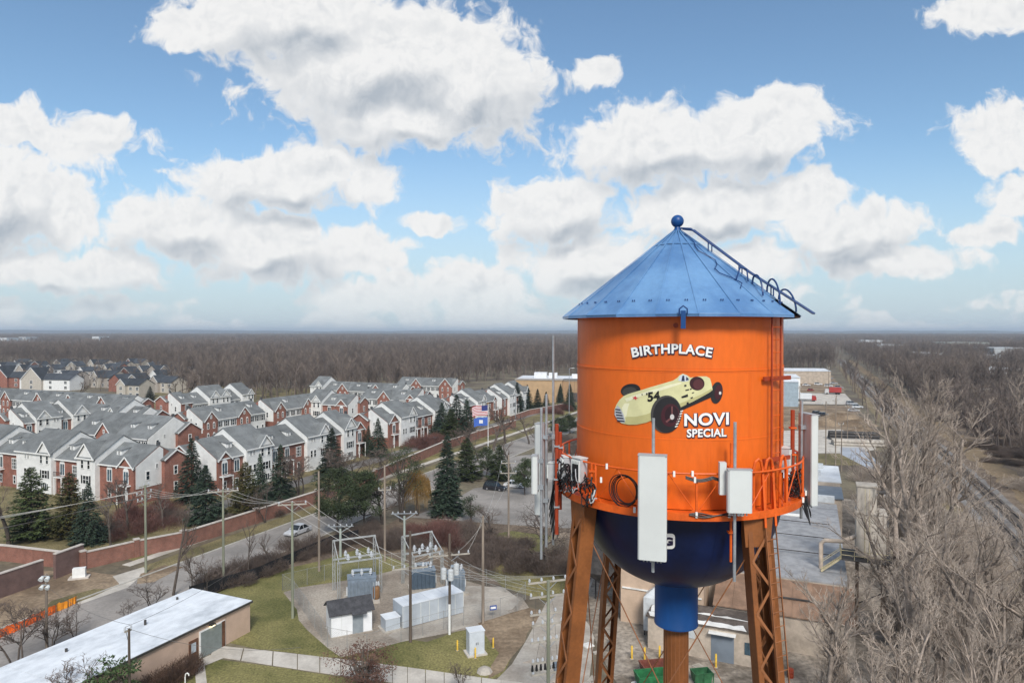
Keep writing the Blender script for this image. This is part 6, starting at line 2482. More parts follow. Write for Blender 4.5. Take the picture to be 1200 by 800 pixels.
# ------------------------------------------------------------------ white shed
M_SHEDW = pmat('white shed panel', (0.72, 0.73, 0.74), 0.6, 0.05, 0.8)
M_SHEDR = pmat('charcoal shingle', (0.055, 0.055, 0.06), 0.9, 0.25, 1.5, fine=0.2, fscale=8)
sp = G(388, 748)
sq = G(436, 739)
ang = math.atan2((sq - sp).y, (sq - sp).x)
L = (sq - sp).length
sh = thing('white_shed', 'small white control shed with dark gable roof in the substation', 'shed', sp, ang)
b = MB()
b.prism([(0, 0.12), (2.9, 0.12), (2.9, 2.6), (1.45, 3.5), (0, 2.6)], 0, L, axis='x')
b.build('wall', M_SHEDW, sh)
b = MB()
b.box(-0.12, L + 0.12, -0.12, 3.02, 0, 0.12)
b.build('plinth', M_CONC_D, sh)
for (ya, za, yb, zb) in ((-0.3, 2.42, 1.45, 3.5), (1.45, 3.5, 3.2, 2.42)):
    b = MB()
    b.prism([(ya, za + 0.01), (yb, zb + 0.01), (yb, zb + 0.12), (ya, za + 0.12)], -0.25, L + 0.25, axis='x')
    b.build('roof_slope', M_SHEDR, sh)
b = MB()
b.box(L * 0.52, L * 0.52 + 1.15, -0.05, 0.0, 0.12, 2.25)
b.build('door', pmat('grey steel door', (0.24, 0.27, 0.29), 0.5, 0.1, 1.2), sh)
b = MB()
b.prism([(-0.85, 2.42), (-0.3, 2.58), (-0.3, 2.68), (-0.85, 2.52)], L * 0.52 - 0.2, L * 0.52 + 1.4, axis='x')
b.build('door_canopy', M_SHEDR, sh)
for x in (L * 0.25, L * 0.75, 0.0):
    b = MB()
    b.box(x, x + 0.05, -0.02, 0.002, 0.13, 2.4)
    b.build('panel_joint', M_ANT, sh)

# ------------------------------------------------------------------ grey storage container and boxes
M_CONT = lapmat('pale grey container sheet', (0.42, 0.46, 0.50), 0.28, axis='x', depth=0.5)
M_CONTR = pmat('bright container roof', (0.66, 0.69, 0.72), 0.5, 0.08, 0.5)
cp, cq = G(472, 737), G(543, 718)
L = (cq - cp).length
ct = thing('storage_container', 'long pale grey storage container with a bright ribbed roof', 'container', cp, math.atan2((cq - cp).y, (cq - cp).x))
b = MB()
b.box(0, L, 0, 2.6, 0.1, 2.5)
b.build('body', M_CONT, ct)
for i in range(7):
    b = MB()
    b.box(L * i / 7 + 0.012, L * (i + 1) / 7 - 0.012, -0.06, 2.66, 2.502, 2.58 + 0.012 * (i % 2))
    b.build('roof_panel', M_CONTR, ct)
for i in range(8):
    b = MB()
    b.box(L * i / 7 - 0.03, L * i / 7 + 0.03, -0.03, 0.0, 0.12, 2.48)
    b.build('wall_rib', M_ANT, ct)
for px, py, px2, py2, dpt, h, lab in ((452, 741, 469, 737, 1.6, 1.4, 'low grey equipment cabinet beside the storage container'),):
    p, q = G(px, py), G(px2, py2)
    L = (q - p).length
    o = thing('equipment_cabinet', lab, 'cabinet', p, math.atan2((q - p).y, (q - p).x))
    b = MB()
    b.box(0, L, 0, dpt, 0.15, h)
    b.build('body', M_CONT, o)
    b = MB()
    b.box(-0.05, L + 0.05, -0.05, dpt + 0.05, h + 0.002, h + 0.08)
    b.build('lid', M_CONTR, o)
    b = MB()
    b.box(-0.3, L + 0.3, -0.3, dpt + 0.3, 0, 0.15)
    b.build('pad', M_CONC_D, o)

# ------------------------------------------------------------------ utility cabinet with yellow bollards
M_CAB = pmat('pale blue grey cabinet', (0.52, 0.56, 0.60), 0.5, 0.06, 1.5)
M_YEL = pmat('yellow bollard paint', (0.72, 0.46, 0.06), 0.5, 0.15, 3)
p = G(557, 765)
cb = thing('utility_cabinet', 'tall pale grey utility cabinet on a slab with three yellow bollards round it', 'cabinet', p, R(20))
b = MB()
b.box(-1.05, 1.05, -0.85, 0.85, 0, 0.16)
b.build('slab', M_CONC, cb)
b = MB()
b.box(-0.8, 0.8, -0.6, 0.6, 0.16, 2.45)
b.build('body', M_CAB, cb)
b = MB()
b.box(-0.86, 0.86, -0.66, 0.66, 2.452, 2.55)
b.build('lid', M_CONTR, cb)
for x in (-0.74, 0.02):
    b = MB()
    b.box(x, x + 0.72, -0.63, -0.6, 0.25, 2.35)
    d = b.build('door', M_CAB, cb)
    b = MB()
    b.box(x + (0.62 if x < 0 else 0.05), x + (0.67 if x < 0 else 0.10), -0.67, -0.63, 1.15, 1.4)
    b.build('handle', M_BLACKCABLE, d)
for px, py, lab in ((536, 762, 'yellow bollard on the container side of the utility cabinet'), (557, 771, 'yellow bollard in front of the utility cabinet'), (578, 759, 'yellow bollard on the track side of the utility cabinet')):
    o = thing('bollard', lab, 'bollard', G(px, py), 0, 'yellow bollards round the cabinet')
    b = MB()
    b.lathe([(0.0, 1.12), (0.06, 1.10), (0.085, 1.04), (0.09, 0.0)], 12)
    b.build('post', M_YEL, o, smooth=True)
    b = MB()
    b.lathe([(0.16, 0), (0.16, 0.05), (0.09, 0.06)], 12)
    b.build('footing', M_CONC_D, o)
bm_ = MB()
bm_.lathe([(0.0, 0.55), (0.3, 0.5), (0.65, 0.3), (0.8, 0.05), (0.75, -0.1)], 9)
o = bm_.build('boulder', M_CONC_D, None, loc=G(568, 787))
tag(o, 'grey boulder at the edge of the drive', 'rock')

# ------------------------------------------------------------------ poles
M_POLE = pmat('weathered pole wood', (0.235, 0.190, 0.150), 0.9, 0.25, 0.6, stretch=(4, 4, 0.4), rand=0.2)
M_POLEG = pmat('greenish treated pole', (0.215, 0.225, 0.165), 0.9, 0.2, 0.6, stretch=(4, 4, 0.4))
M_POLED = pmat('dark creosote pole', (0.105, 0.080, 0.062), 0.9, 0.25, 0.6, stretch=(4, 4, 0.4))
M_ARM = pmat('pale crossarm wood', (0.36, 0.33, 0.28), 0.85, 0.15, 1.5)
M_INSUL = pmat('grey porcelain insulator', (0.50, 0.52, 0.54), 0.3, 0.1, 3)
M_WIRE = pmat('aluminium wire', (0.42, 0.41, 0.38), 0.5, 0.1, 1)
M_WIRED = pmat('dark weathered wire', (0.10, 0.095, 0.09), 0.6, 0.1, 1)
M_CAN = pmat('transformer can grey', (0.50, 0.52, 0.53), 0.45, 0.1, 1.5)

ins = MB()
ins.lathe([(0.0, 0.34), (0.05, 0.33), (0.06, 0.27), (0.10, 0.25), (0.05, 0.22), (0.11, 0.18), (0.05, 0.15), (0.11, 0.10), (0.04, 0.06), (0.03, 0.0)], 10)
INS_ME = ins.mesh('insulator', M_INSUL, smooth=True)


def pole(label, px, base, top, mat=M_POLE, r=0.17, arms=(), group='utility poles', gp=None, h=None, name='utility_pole'):
    """arms: (fraction of height, half length, direction degrees, insulators)"""
    p = G(px, base) if gp is None else gp
    H = height_at(px, top, p) if h is None else h
    o = thing(name, label, 'pole', p, 0, group)
    b = MB()
    b.tube([(0, 0, -0.2), (0, 0, H * 0.5), (0, 0, H)], [r, r * 0.87, r * 0.74], 9)
    b.build('shaft', mat, o, smooth=True)
    tips = []
    for f, hl, deg, ni in arms:
        d = Vector((math.cos(R(deg)), math.sin(R(deg)), 0))
        sd = Vector((-d.y, d.x, 0)) * (r * 0.8 + 0.06)
        z = H * f
        b = MB()
        b.bar(sd - d * hl + Vector((0, 0, z)), sd + d * hl + Vector((0, 0, z)), 0.11, 0.14)
        a = b.build('crossarm', M_ARM, o)
        b = MB()
        b.bar(sd * 1.1 + Vector((0, 0, z - 0.8)), sd * 1.1 + d * hl * 0.5 + Vector((0, 0, z - 0.06)), 0.04, 0.04)
        b.bar(sd * 1.1 + Vector((0, 0, z - 0.8)), sd * 1.1 - d * hl * 0.5 + Vector((0, 0, z - 0.06)), 0.04, 0.04)
        b.build('arm_brace', M_GALV, a)
        for i in range(ni):
            q = -hl * 0.92 + 2 * hl * 0.92 * i / max(ni - 1, 1)
            lp_ = sd + d * q + Vector((0, 0, z + 0.07))
            link('insulator', INS_ME, a, lp_)
            tips.append(p + lp_ + Vector((0, 0, 0.33)))
    return o, p, H, tips


_, pA, HA, tA = pole('tall utility pole with three stacked crossarms beside the footpath', 171, 671, 568, M_POLEG, 0.18, [(0.985, 0.9, 75, 3), (0.90, 1.35, 75, 4), (0.83, 1.2, 75, 4)])
_, pB, HB, tB = pole('utility pole with one long crossarm before the brick wall', 262, 684, 573, M_POLEG, 0.17, [(0.975, 1.9, 20, 4)])
_, pC, HC, tC = pole('utility pole with a wide crossarm on the lawn beside the black fence', 343, 724, 588, M_POLEG, 0.17, [(0.975, 1.6, 12, 3)])
pole('plain tall wooden pole on the lawn behind the crossarm pole', 374, 669, 552, M_POLE, 0.17)
_, pE, HE, tE = pole('plain wooden pole with a short crossarm behind the substation', 451, 657, 545, M_POLE, 0.17, [(0.74, 0.9, 10, 2)])
_, pF, HF, tF = pole('dark wooden pole at the front of the substation', 481, 752, 622, M_POLED, 0.17, [(0.66, 1.9, 15, 4)])
_, pG, HG, tG = pole('pole carrying three grey transformer cans above the container', 527, 742, 625, M_POLED, 0.17, [(0.78, 2.3, 15, 5)])
pole('plain brown pole between container and utility cabinet', 566, 730, 604, M_POLE, 0.18)
_, pI, HI, tI = pole('wooden pole with two short crossarms by the parking area', 596, 630, 533, M_POLE, 0.17, [(0.90, 1.2, 5, 2), (0.78, 1.3, 5, 3)])
pJ = Vector((3.05, 57.0, 0))
_, _, HJ, tJ = pole('pole with seven stacked crossarms hung with switches beside the tower leg', 642, 850, 683, M_POLEG, 0.17, [(0.985, 1.75, 18, 4), (0.885, 1.6, 18, 4), (0.765, 1.55, 18, 5), (0.69, 1.4, 18, 4), (0.575, 1.5, 18, 6), (0.43, 1.4, 18, 7), (0.35, 1.4, 18, 2)], gp=pJ, h=12.2)
_, pK, HK, tK = pole('thin wooden pole at the wall of the beige building', 152, 838, 736, M_POLED, 0.13, [(0.97, 0.3, 60, 2)])
_, pL, HL, tL = pole('pale street pole with twin floodlights above the white roof', 55, 768, 672, M_POLE, 0.15)
fl = bpy.data.objects['utility_pole.%03d' % 11] if 'utility_pole.011' in bpy.data.objects else None
par = [o for o in COL.objects if o.get('label', '').startswith('pale street pole with twin')][0]
for sg in (-1, 1):
    b = MB()
    b.tube([(sg * 0.3, -0.1, HL - 0.3), (sg * 0.3, -0.45, HL - 0.5)], [0.16, 0.24], 10)
    b.build('floodlight', M_ANT, par)
    b = MB()
    b.tube([(sg * 0.3, -0.1, HL - 1.2), (sg * 0.3, -0.40, HL - 1.4)], [0.15, 0.22], 10)
    b.build('floodlight', M_ANT, par)
b = MB()
b.bar((-0.4, -0.1, HL - 0.2), (0.4, -0.1, HL - 0.2), 0.08)
b.bar((-0.4, -0.1, HL - 1.1), (0.4, -0.1, HL - 1.1), 0.08)
b.build('lamp_bracket', M_GALV, par)

# switch hardware on the stacked pole
parJ = [o for o in COL.objects if o.get('label', '').startswith('pole with seven')][0]
for i in range(8):
    b = MB()
    x = -1.35 + i * 0.38
    z = HJ * 0.43 - 0.12
    b.tube([(x * math.cos(R(18)) - 0.2 * math.sin(R(18)), x * math.sin(R(18)) + 0.2, z), (x * math.cos(R(18)) - 0.2 * math.sin(R(18)), x * math.sin(R(18)) + 0.2, z - 0.5)], [0.07, 0.12], 8)
    b.build('cutout_switch', M_BLACKCABLE, parJ)
rj = random.Random(3)
for i in range(16):
    b = MB()
    x = rj.uniform(-1.4, 1.4)
    z1, z2 = rj.choice(((0.985, 0.885), (0.885, 0.765), (0.765, 0.575), (0.69, 0.43), (0.575, 0.43), (0.43, 0.35)))
    x2 = x + rj.uniform(-0.5, 0.5)
    pts = []
    for j in range(6):
        f = j / 5
        xx = x + (x2 - x) * f
        pts.append((xx * math.cos(R(18)), xx * math.sin(R(18)) + 0.2 + 0.25 * math.sin(f * PI), HJ * (z1 + (z2 - z1) * f)))
    b.tube(pts, 0.012, 4)
    b.build('jumper_wire', M_WIRED, parJ)

# transformer cans
parG = [o for o in COL.objects if o.get('label', '').startswith('pole carrying three')][0]
for i, (dx, dy) in enumerate(((-0.62, -0.15), (0.18, -0.55), (0.72, 0.12))):
    b = MB()
    z = HG * (0.555 if i < 2 else 0.59)
    b.lathe([(0.0, z + 1.2), (0.18, z + 1.19), (0.29, z + 1.12), (0.31, z + 1.05), (0.31, z), (0.0, z - 0.02)], 16, dx, dy)
    c = b.build('transformer_can', M_CAN, parG, smooth=True)
    b = MB()
    b.tube([(dx, dy, z + 1.18), (dx, dy, z + 1.42)], [0.06, 0.03], 8)
    b.build('bushing', M_INSUL, c)
b = MB()
b.tube([(0.0, -0.24, 0), (0.0, -0.24, HG * 0.30)], 0.14, 8)
b.build('white_conduit', M_WHITECLIP, parG)


# steel Y-arm poles behind the substation
def ypole(label, px, base, top):
    p = G(px, base)
    H = height_at(px, top, p)
    o = thing('steel_pole', label, 'pole', p, R(5), 'Y-armed steel poles')
    b = MB()
    b.tube([(0, 0, 0), (0, 0, H - 0.9)], [0.2, 0.15], 10)
    b.build('shaft', pmat('pale green steel', (0.34, 0.38, 0.34), 0.5, 0.12, 1), o, smooth=True)
    for sg in (-1, 1):
        b = MB()
        b.bar((0, 0, H - 1.5), (sg * 1.7, 0, H - 0.45), 0.12)
        a = b.build('arm', M_GALV, o)
        for k in range(2):
            x = sg * (0.9 + 0.75 * k)
            link('insulator', INS_ME, a, (x, 0, H - 0.55 + 0.0 * k))
    b = MB()
    b.bar((-1.9, 0, H - 0.55), (1.9, 0, H - 0.55), 0.1)
    b.build('crossbeam', M_GALV, o)
    link('insulator', INS_ME, o, (0, 0, H - 0.5))
    return o, p, H


ypole('pale steel pole with Y-shaped arms behind the gantry with the dark blue transformer', 474, 657, 597)
ypole('pale steel pole with Y-shaped arms behind the gantry with the slate-blue transformer', 399, 652, 612)

# ------------------------------------------------------------------ substation gantries with transformers
M_STEEL = pmat('galvanised lattice steel', (0.40, 0.41, 0.40), 0.5, 0.15, 1.5, metallic=0.3)
M_TRANS = pmat('slate transformer paint', (0.185, 0.225, 0.27), 0.5, 0.12, 1.5)
M_TRANSD = pmat('dark transformer paint', (0.07, 0.10, 0.135), 0.5, 0.12, 1.5)


def lattice_leg(o, x, y, h, w=0.28):
    for sx in (-1, 1):
        for sy in (-1, 1):
            b = MB()
            b.bar((x + sx * w / 2, y + sy * w / 2, 0), (x + sx * w / 2, y + sy * w / 2, h), 0.05)
            b.build('gantry_post', M_STEEL, o)
    b = MB()
    n = int(h / 0.55)
    for i in range(n):
        z0, z1 = h * i / n, h * (i + 1) / n
        s = 1 if i % 2 else -1
        for sy in (-1, 1):
            b.bar((x - s * w / 2, y + sy * w / 2, z0), (x + s * w / 2, y + sy * w / 2, z1), 0.03)
        for sx in (-1, 1):
            b.bar((x + sx * w / 2, y - s * w / 2, z0), (x + sx * w / 2, y + s * w / 2, z1), 0.03)
    o2 = b.build('gantry_lacing', M_STEEL, o)
    o2['kind'] = 'stuff'


def gantry(label, pa, pb, H, depth):
    L = (pb - pa).length
    o = thing('substation_gantry', label, 'gantry', pa, math.atan2((pb - pa).y, (pb - pa).x), 'substation gantries')
    for x in (0, L):
        for y in (0, depth):
            lattice_leg(o, x, y, H * (0.72 if y == 0 else 1.0))
    for z, y in ((H * 0.70, 0), (H, depth), (H * 0.62, depth), (H * 0.70, depth * 0.5)):
        b = MB()
        b.bar((-0.15, y, z), (L + 0.15, y, z), 0.14, 0.18)
        b.build('beam', M_STEEL, o)
    for x in (0, L):
        b = MB()
        b.bar((x, 0, H * 0.72), (x, depth, H), 0.10, 0.14)
        b.build('raker', M_STEEL, o)
    for i in range(3):
        for y, z in ((0, H * 0.70 + 0.1), (depth * 0.5, H * 0.70 + 0.1)):
            k = link('insulator', INS_ME, o, (L * (i + 0.8) / 3.6, y, z))
            k.scale = (2.1, 2.1, 2.6)
    for i in range(3):
        b = MB()
        x = L * (i + 0.8) / 3.6
        b.tube([(x, 0, H * 0.70 + 0.9), (x + 0.1, depth * 0.3, H * 0.70 + 0.6), (x, depth * 0.5, H * 0.70 + 0.9)], 0.025, 5)
        b.build('busbar', M_GALV, o)
    return o, L


def transformer(label, loc, rz, w, d, h, mat, nf=7):
    o = thing('power_transformer', label, 'transformer', loc, rz, 'substation transformers')
    b = MB()
    b.box(-w / 2 - 0.4, w / 2 + 0.4, -d / 2 - 0.4, d / 2 + 0.4, 0, 0.3)
    b.build('plinth', M_CONC_D, o)
    b = MB()
    b.box(-w / 2, w / 2, -d / 2 + 0.35, d / 2, 0.3, h)
    b.build('tank', mat, o)
    for i in range(nf):
        b = MB()
        x = -w / 2 + w * (i + 0.5) / nf
        b.box(x - 0.05, x + 0.05, -d / 2, -d / 2 + 0.347, 0.5, h - 0.25)
        b.build('cooling_fin', mat, o)
    b = MB()
    b.box(-w / 2 - 0.05, w / 2 + 0.05, -d / 2 + 0.3, d / 2 + 0.05, h + 0.002, h + 0.1)
    b.build('lid', M_TRANS, o)
    for i in range(3):
        k = link('bushing', INS_ME, o, (-w * 0.3 + i * w * 0.3, 0.1, h + 0.1), (0, R(-8 + 8 * i), 0))
        k.scale = (1.9, 1.9, 2.6)
    b = MB()
    b.tube([(-w * 0.3, d / 2 + 0.3, h + 0.35), (w * 0.3, d / 2 + 0.3, h + 0.35)], 0.22, 10)
    b.build('oil_tank', M_TRANS, o, smooth=True)
    for sg in (-1, 1):
        b = MB()
        b.box(sg * (w / 2 + 0.003), sg * (w / 2 + 0.16), -0.3, 0.3, 0.8, 1.7)
        b.build('control_box', M_CAN, o)
    return o


gantry('substation gantry over the slate-blue transformer', G(397, 702), G(446, 694), 6.4, 3.2)
transformer('slate-blue finned power transformer behind the white shed', G(424, 703), R(14), 3.4, 2.2, 2.9, M_TRANS, 8)
gantry('substation gantry over the dark blue transformer', G(484, 692), G(518, 684), 6.2, 3.0)
transformer('dark blue power transformer behind the storage container', G(496, 690), R(14), 3.0, 2.0, 2.5, M_TRANSD, 6)
transformer('small slate transformer beside the pole with transformer cans', G(534, 694), R(14), 2.2, 1.8, 2.6, M_TRANS, 5)
o = thing('regulator', 'copper-brown breaker with bushings beside the slate-blue transformer', 'breaker', G(441, 704), R(14))
b = MB()
b.lathe([(0.0, 1.9), (0.35, 1.85), (0.42, 1.7), (0.42, 0.5), (0.3, 0.4), (0.3, 0.0)], 14)
b.build('tank', pmat('copper brown breaker', (0.22, 0.115, 0.05), 0.5, 0.2, 2), o, smooth=True)
for i in range(3):
    k = link('bushing', INS_ME, o, (-0.25 + 0.25 * i, 0, 1.85))
    k.scale = (1.4, 1.4, 1.8)

# ------------------------------------------------------------------ chain-link fence round the substation
fpts = [G(331, 692), G(345, 701), G(362, 726), G(384, 758), G(430, 767), G(470, 752), G(520, 738), G(566, 728), G(606, 716), G(616, 702), G(570, 686), G(530, 676)]
fpts2 = [G(331, 692), G(360, 685), G(400, 676), G(440, 668), G(478, 664)]
M_MESH = pmat('fence wire grey', (0.27, 0.27, 0.26), 0.6, 0.1, 1)
for run, lab in ((fpts, 'chain-link fence along the front of the substation'), (fpts2, 'chain-link fence along the back of the substation')):
    fo = thing('chain_link_fence', lab, 'fence', run[0])
    o0 = run[0]
    for a, c in zip(run[:-1], run[1:]):
        L = (c - a).length
        n = max(1, round(L / 2.8))
        for i in range(n):
            p, q = a.lerp(c, i / n) - o0, a.lerp(c, (i + 1) / n) - o0
            b = MB()
            b.tube([p, p + Vector((0, 0, 2.2))], 0.03, 6)
            b.build('fence_post', M_MESH, fo)
            segs = []
            up = Vector((0, 0, 1))
            d = (q - p)
            m = int(d.length / 0.22)
            for j in range(-9, m + 1):
                for sg in (1, -1):
                    f0, f1 = j / m, (j + 9) / m
                    z0, z1 = 0.05, 2.05
                    if f0 < 0:
                        z0 = 0.05 + 2.0 * (-f0) / (f1 - f0)
                        f0 = 0
                    if f1 > 1:
                        z1 = 0.05 + 2.0 * (1 - j / m) / (9 / m)
                        f1 = 1
                    if f1 <= f0:
                        continue
                    if sg < 0:
                        za, zb = 2.1 - z0, 2.1 - z1
                    else:
                        za, zb = z0, z1
                    A, B_ = p + d * f0 + up * za, p + d * f1 + up * zb
                    segs.append((A.x, A.y, A.z, B_.x, B_.y, B_.z, 0.0045, 0.0045))
            me = mesh_from('wire_mesh', segs, 3, M_MESH)
            k = link('wire_mesh', me, fo)
            k['kind'] = 'stuff'
            b = MB()
            b.tube([p + up * 2.1, q + up * 2.1], 0.02, 5)
            b.build('top_rail', M_MESH, fo)
o = thing('warning_sign', 'small blue sign fixed on the substation fence', 'sign', G(578, 724) + Vector((0, -0.1, 0)), R(15))
b = MB()
b.box(-0.4, 0.4, -0.03, 0.0, 1.0, 1.55)
b.build('plate', pmat('blue sign paint', (0.03, 0.08, 0.30), 0.4, 0.1, 2), o)
b = MB()
b.box(-0.3, 0.3, -0.036, -0.031, 1.15, 1.40)
b.build('white_panel', M_LWHITE, o)
b = MB()
b.tube([(0, 0.03, 0), (0, 0.03, 1.5)], 0.03, 6)
b.build('post', M_MESH, o)


# ------------------------------------------------------------------ wires
def wire(label, a, c, sag, r=0.016, mat=M_WIRE, n=14):
    pts = []
    for i in range(n + 1):
        f = i / n
        p = Vector(a).lerp(Vector(c), f)
        p.z -= sag * 4 * f * (1 - f)
        pts.append(p)
    b = MB()
    b.tube(pts, r, 4)
    o = b.build('power_line', mat, None, fix=False)
    tag(o, label, 'wire', 'overhead power lines')
    return o


def span(label, ta, tb, sag, n, r=0.016, mat=M_WIRE):
    for i in range(n):
        wire(label, ta[i % len(ta)], tb[i % len(tb)], sag, r, mat)


off = ST(-95, 86.5, 0)
far0 = [Vector((-150, 62 + i * 0.7, 10.4 - 0.2 * i)) for i in range(4)]
span('power wire running off past the gate walls from the triple-crossarm pole', tA[3:7], [Vector((-118.0, 44 + i * 0.9, 11.6 - 0.9 * i)) for i in range(4)], 1.6, 4, 0.017, M_WIRE)
span('power wire running off past the gate walls, lower set', tA[7:11], [Vector((-118.0, 41 + i * 0.9, 8.8 - 0.5 * i)) for i in range(4)], 1.9, 4, 0.015, M_WIRED)
span('power wire between the triple-crossarm pole and the long-crossarm pole', tA[3:7], tB, 0.9, 4, 0.017)
span('power wire between the long-crossarm pole and the lawn pole', tB, tC, 0.8, 3, 0.017)
span('power wire from the lawn pole over the slate-blue transformer', tC, [t for t in tF], 0.5, 3, 0.020)
span('power wire between the dark pole and the stacked-crossarm pole', tF, tJ[:4], 0.6, 4, 0.015)
span('power wire between the transformer pole and the stacked-crossarm pole', tG, tJ[4:8], 0.7, 3, 0.015)
span('power wire between the dark pole and the transformer pole', tF, tG, 0.25, 3, 0.015)
span('power wire from the transformer pole up to the plain pole', [tG[4], tG[3]], [G(566, 730) + Vector((0, 0, height_at(566, 606, G(566, 730)))), G(566, 730) + Vector((0, 0, height_at(566, 612, G(566, 730))))], 0.3, 2, 0.014)
span('power wire from the plain pole to the two-arm pole', [G(566, 730) + Vector((0, 0, height_at(566, 610, G(566, 730))))], tI, 1.2, 2, 0.014)
span('service wire crossing the lawn to the thin pole by the beige building', [tK[0]], [pC + Vector((0, 0, HC * 0.8))], 1.0, 1, 0.016, M_WIRED)
span('service wire from the thin pole towards the street', [tK[1]], [pL + Vector((0, 0, HL * 0.85))], 0.6, 1, 0.016, M_WIRED)
span('service wire from the thin pole down to the lawn', [tK[0]], [ST(46, 40, 6.0)], 0.9, 1, 0.016, M_WIRED)

# flagpole and light poles
fpn = G(572, 537)
FH = height_at(572, 473, fpn)
fo = thing('flagpole', 'white flagpole flying two flags before the estate conifers', 'flagpole', fpn)
b = MB()
b.tube([(0, 0, 0), (0, 0, FH)], [0.11, 0.06], 8)
b.build('pole', M_TRIM, fo, smooth=True)
b = MB()
b.lathe([(0.12 * math.sin(PI * i / 8), FH + 0.1 - 0.12 * math.cos(PI * i / 8)) for i in range(9)], 10)
b.build('finial_ball', M_YEL, fo, smooth=True)


def flag(label, z1, h, w, paint):
    f = thing('flag', label, 'flag', fpn + Vector((-0.1, 0, 0)), PI, 'flags on the white pole')
    for nm, col, u0, u1, v0, v1, yo in paint:
        b = MB()
        n = 12
        for i in range(n):
            ua, ub = u0 + (u1 - u0) * i / n, u0 + (u1 - u0) * (i + 1) / n
            wv = lambda u: 0.22 * math.sin(u * 7.5) * u + yo
            dz = lambda u: -0.55 * u * u - 0.1 * math.sin(u * 6)
            b.face([(ua * w, wv(ua), z1 - h * v1 + dz(ua)), (ub * w, wv(ub), z1 - h * v1 + dz(ub)), (ub * w, wv(ub), z1 - h * v0 + dz(ub)), (ua * w, wv(ua), z1 - h * v0 + dz(ua))])
        b.build(nm, col, f, fix=False)


M_FRED, M_FWHITE, M_FBLUE, M_FAZURE = pmat('flag red', (0.42, 0.03, 0.04), 0.8, 0.1, 2), pmat('flag white', (0.68, 0.68, 0.68), 0.8, 0.05, 2), pmat('flag navy', (0.03, 0.04, 0.16), 0.8, 0.1, 2), pmat('flag blue', (0.05, 0.12, 0.42), 0.8, 0.1, 2)
paint = []
for i in range(13):
    paint.append(('stripe', M_FRED if i % 2 == 0 else M_FWHITE, 0.0, 1.0, i / 13, (i + 1) / 13, 0.0))
paint.append(('canton', M_FBLUE, 0.0, 0.4, 0.0, 7 / 13, 0.02))
paint.append(('canton', M_FBLUE, 0.0, 0.4, 0.0, 7 / 13, -0.02))
flag('striped red and white flag with a navy canton, upper on the pole', FH - 0.3, 2.6, 4.0, paint)
flag('blue flag with a white emblem, lower on the pole', FH - 3.4, 2.2, 3.6, [('cloth', M_FAZURE, 0.0, 1.0, 0.0, 1.0, 0.0), ('emblem', M_FWHITE, 0.35, 0.62, 0.3, 0.7, 0.02), ('emblem', M_FWHITE, 0.35, 0.62, 0.3, 0.7, -0.02)])

for px, bs, tp, lab in ((604, 498, 463, 'pale street light pole before the spruces of the tan building'), (667, 500, 432, 'tall light pole with a lamp beside the tank, before the tan building'), (505, 505, 480, 'slim lamp post before the second townhouse row')):
    p = G(px, bs)
    h = height_at(px, tp, p)
    o = thing('lamp_post', lab, 'lamp post', p, 0, 'street lamp posts')
    b = MB()
    b.tube([(0, 0, 0), (0, 0, h)], [0.13, 0.08], 8)
    b.build('post', M_GALV, o)
    b = MB()
    b.tube([(0, 0, h), (0.6, 0, h + 0.25), (1.2, 0, h + 0.3)], 0.06, 6)
    b.build('arm', M_GALV, o)
    b = MB()
    b.box(1.0, 1.8, -0.16, 0.16, h + 0.2, h + 0.36)
    b.build('lamp_head', M_ANT, o)

# ================================================================== factory behind the tower
M_GREYROOF = lapmat('grey standing seam roof', (0.30, 0.30, 0.305), 0.6, axis='x', var=0.16, depth=0.4)
M_RUSTROOF = lapmat('rust brown sheet roof', (0.235, 0.145, 0.095), 0.25, axis='x', var=0.2, depth=0.5)
M_FBEIGE = pmat('factory beige wall', (0.50, 0.37, 0.27), 0.8, 0.08, 0.4, fine=0.06, fscale=2)
M_FPALE = pmat('factory pale wall', (0.43, 0.36, 0.29), 0.8, 0.15, 0.6, fine=0.1, fscale=3)
M_TORN = pmat('torn white roofing', (0.70, 0.69, 0.66), 0.7, 0.15, 0.5)
M_TAR = pmat('dark tar roof', (0.105, 0.085, 0.072), 0.9, 0.25, 0.5, fine=0.2, fscale=2)
M_SLATE = pmat('slate blue roof', (0.17, 0.20, 0.235), 0.6, 0.12, 0.4)
M_HVAC = pmat('light blue plant housing', (0.30, 0.37, 0.42), 0.55, 0.1, 0.8)
M_SILO = pmat('weathered concrete', (0.40, 0.36, 0.31), 0.9, 0.2, 0.5, fine=0.15, fscale=3, stretch=(1, 1, 0.3))
M_RAILY = pmat('pale yellow handrail', (0.50, 0.43, 0.27), 0.6, 0.15, 2)
M_DARKSTEEL = pmat('dark plant steel', (0.055, 0.050, 0.048), 0.7, 0.3, 1.5)
RZF = R(90 - 23.7)


def sbox(o, name, s0, s1, t0, t1, z0, z1, mat, s_ref, t_ref):
    b = MB()
    b.box(s0 - s_ref, s1 - s_ref, t0 - t_ref, t1 - t_ref, z0, z1)
    return b.build(name, mat, o)


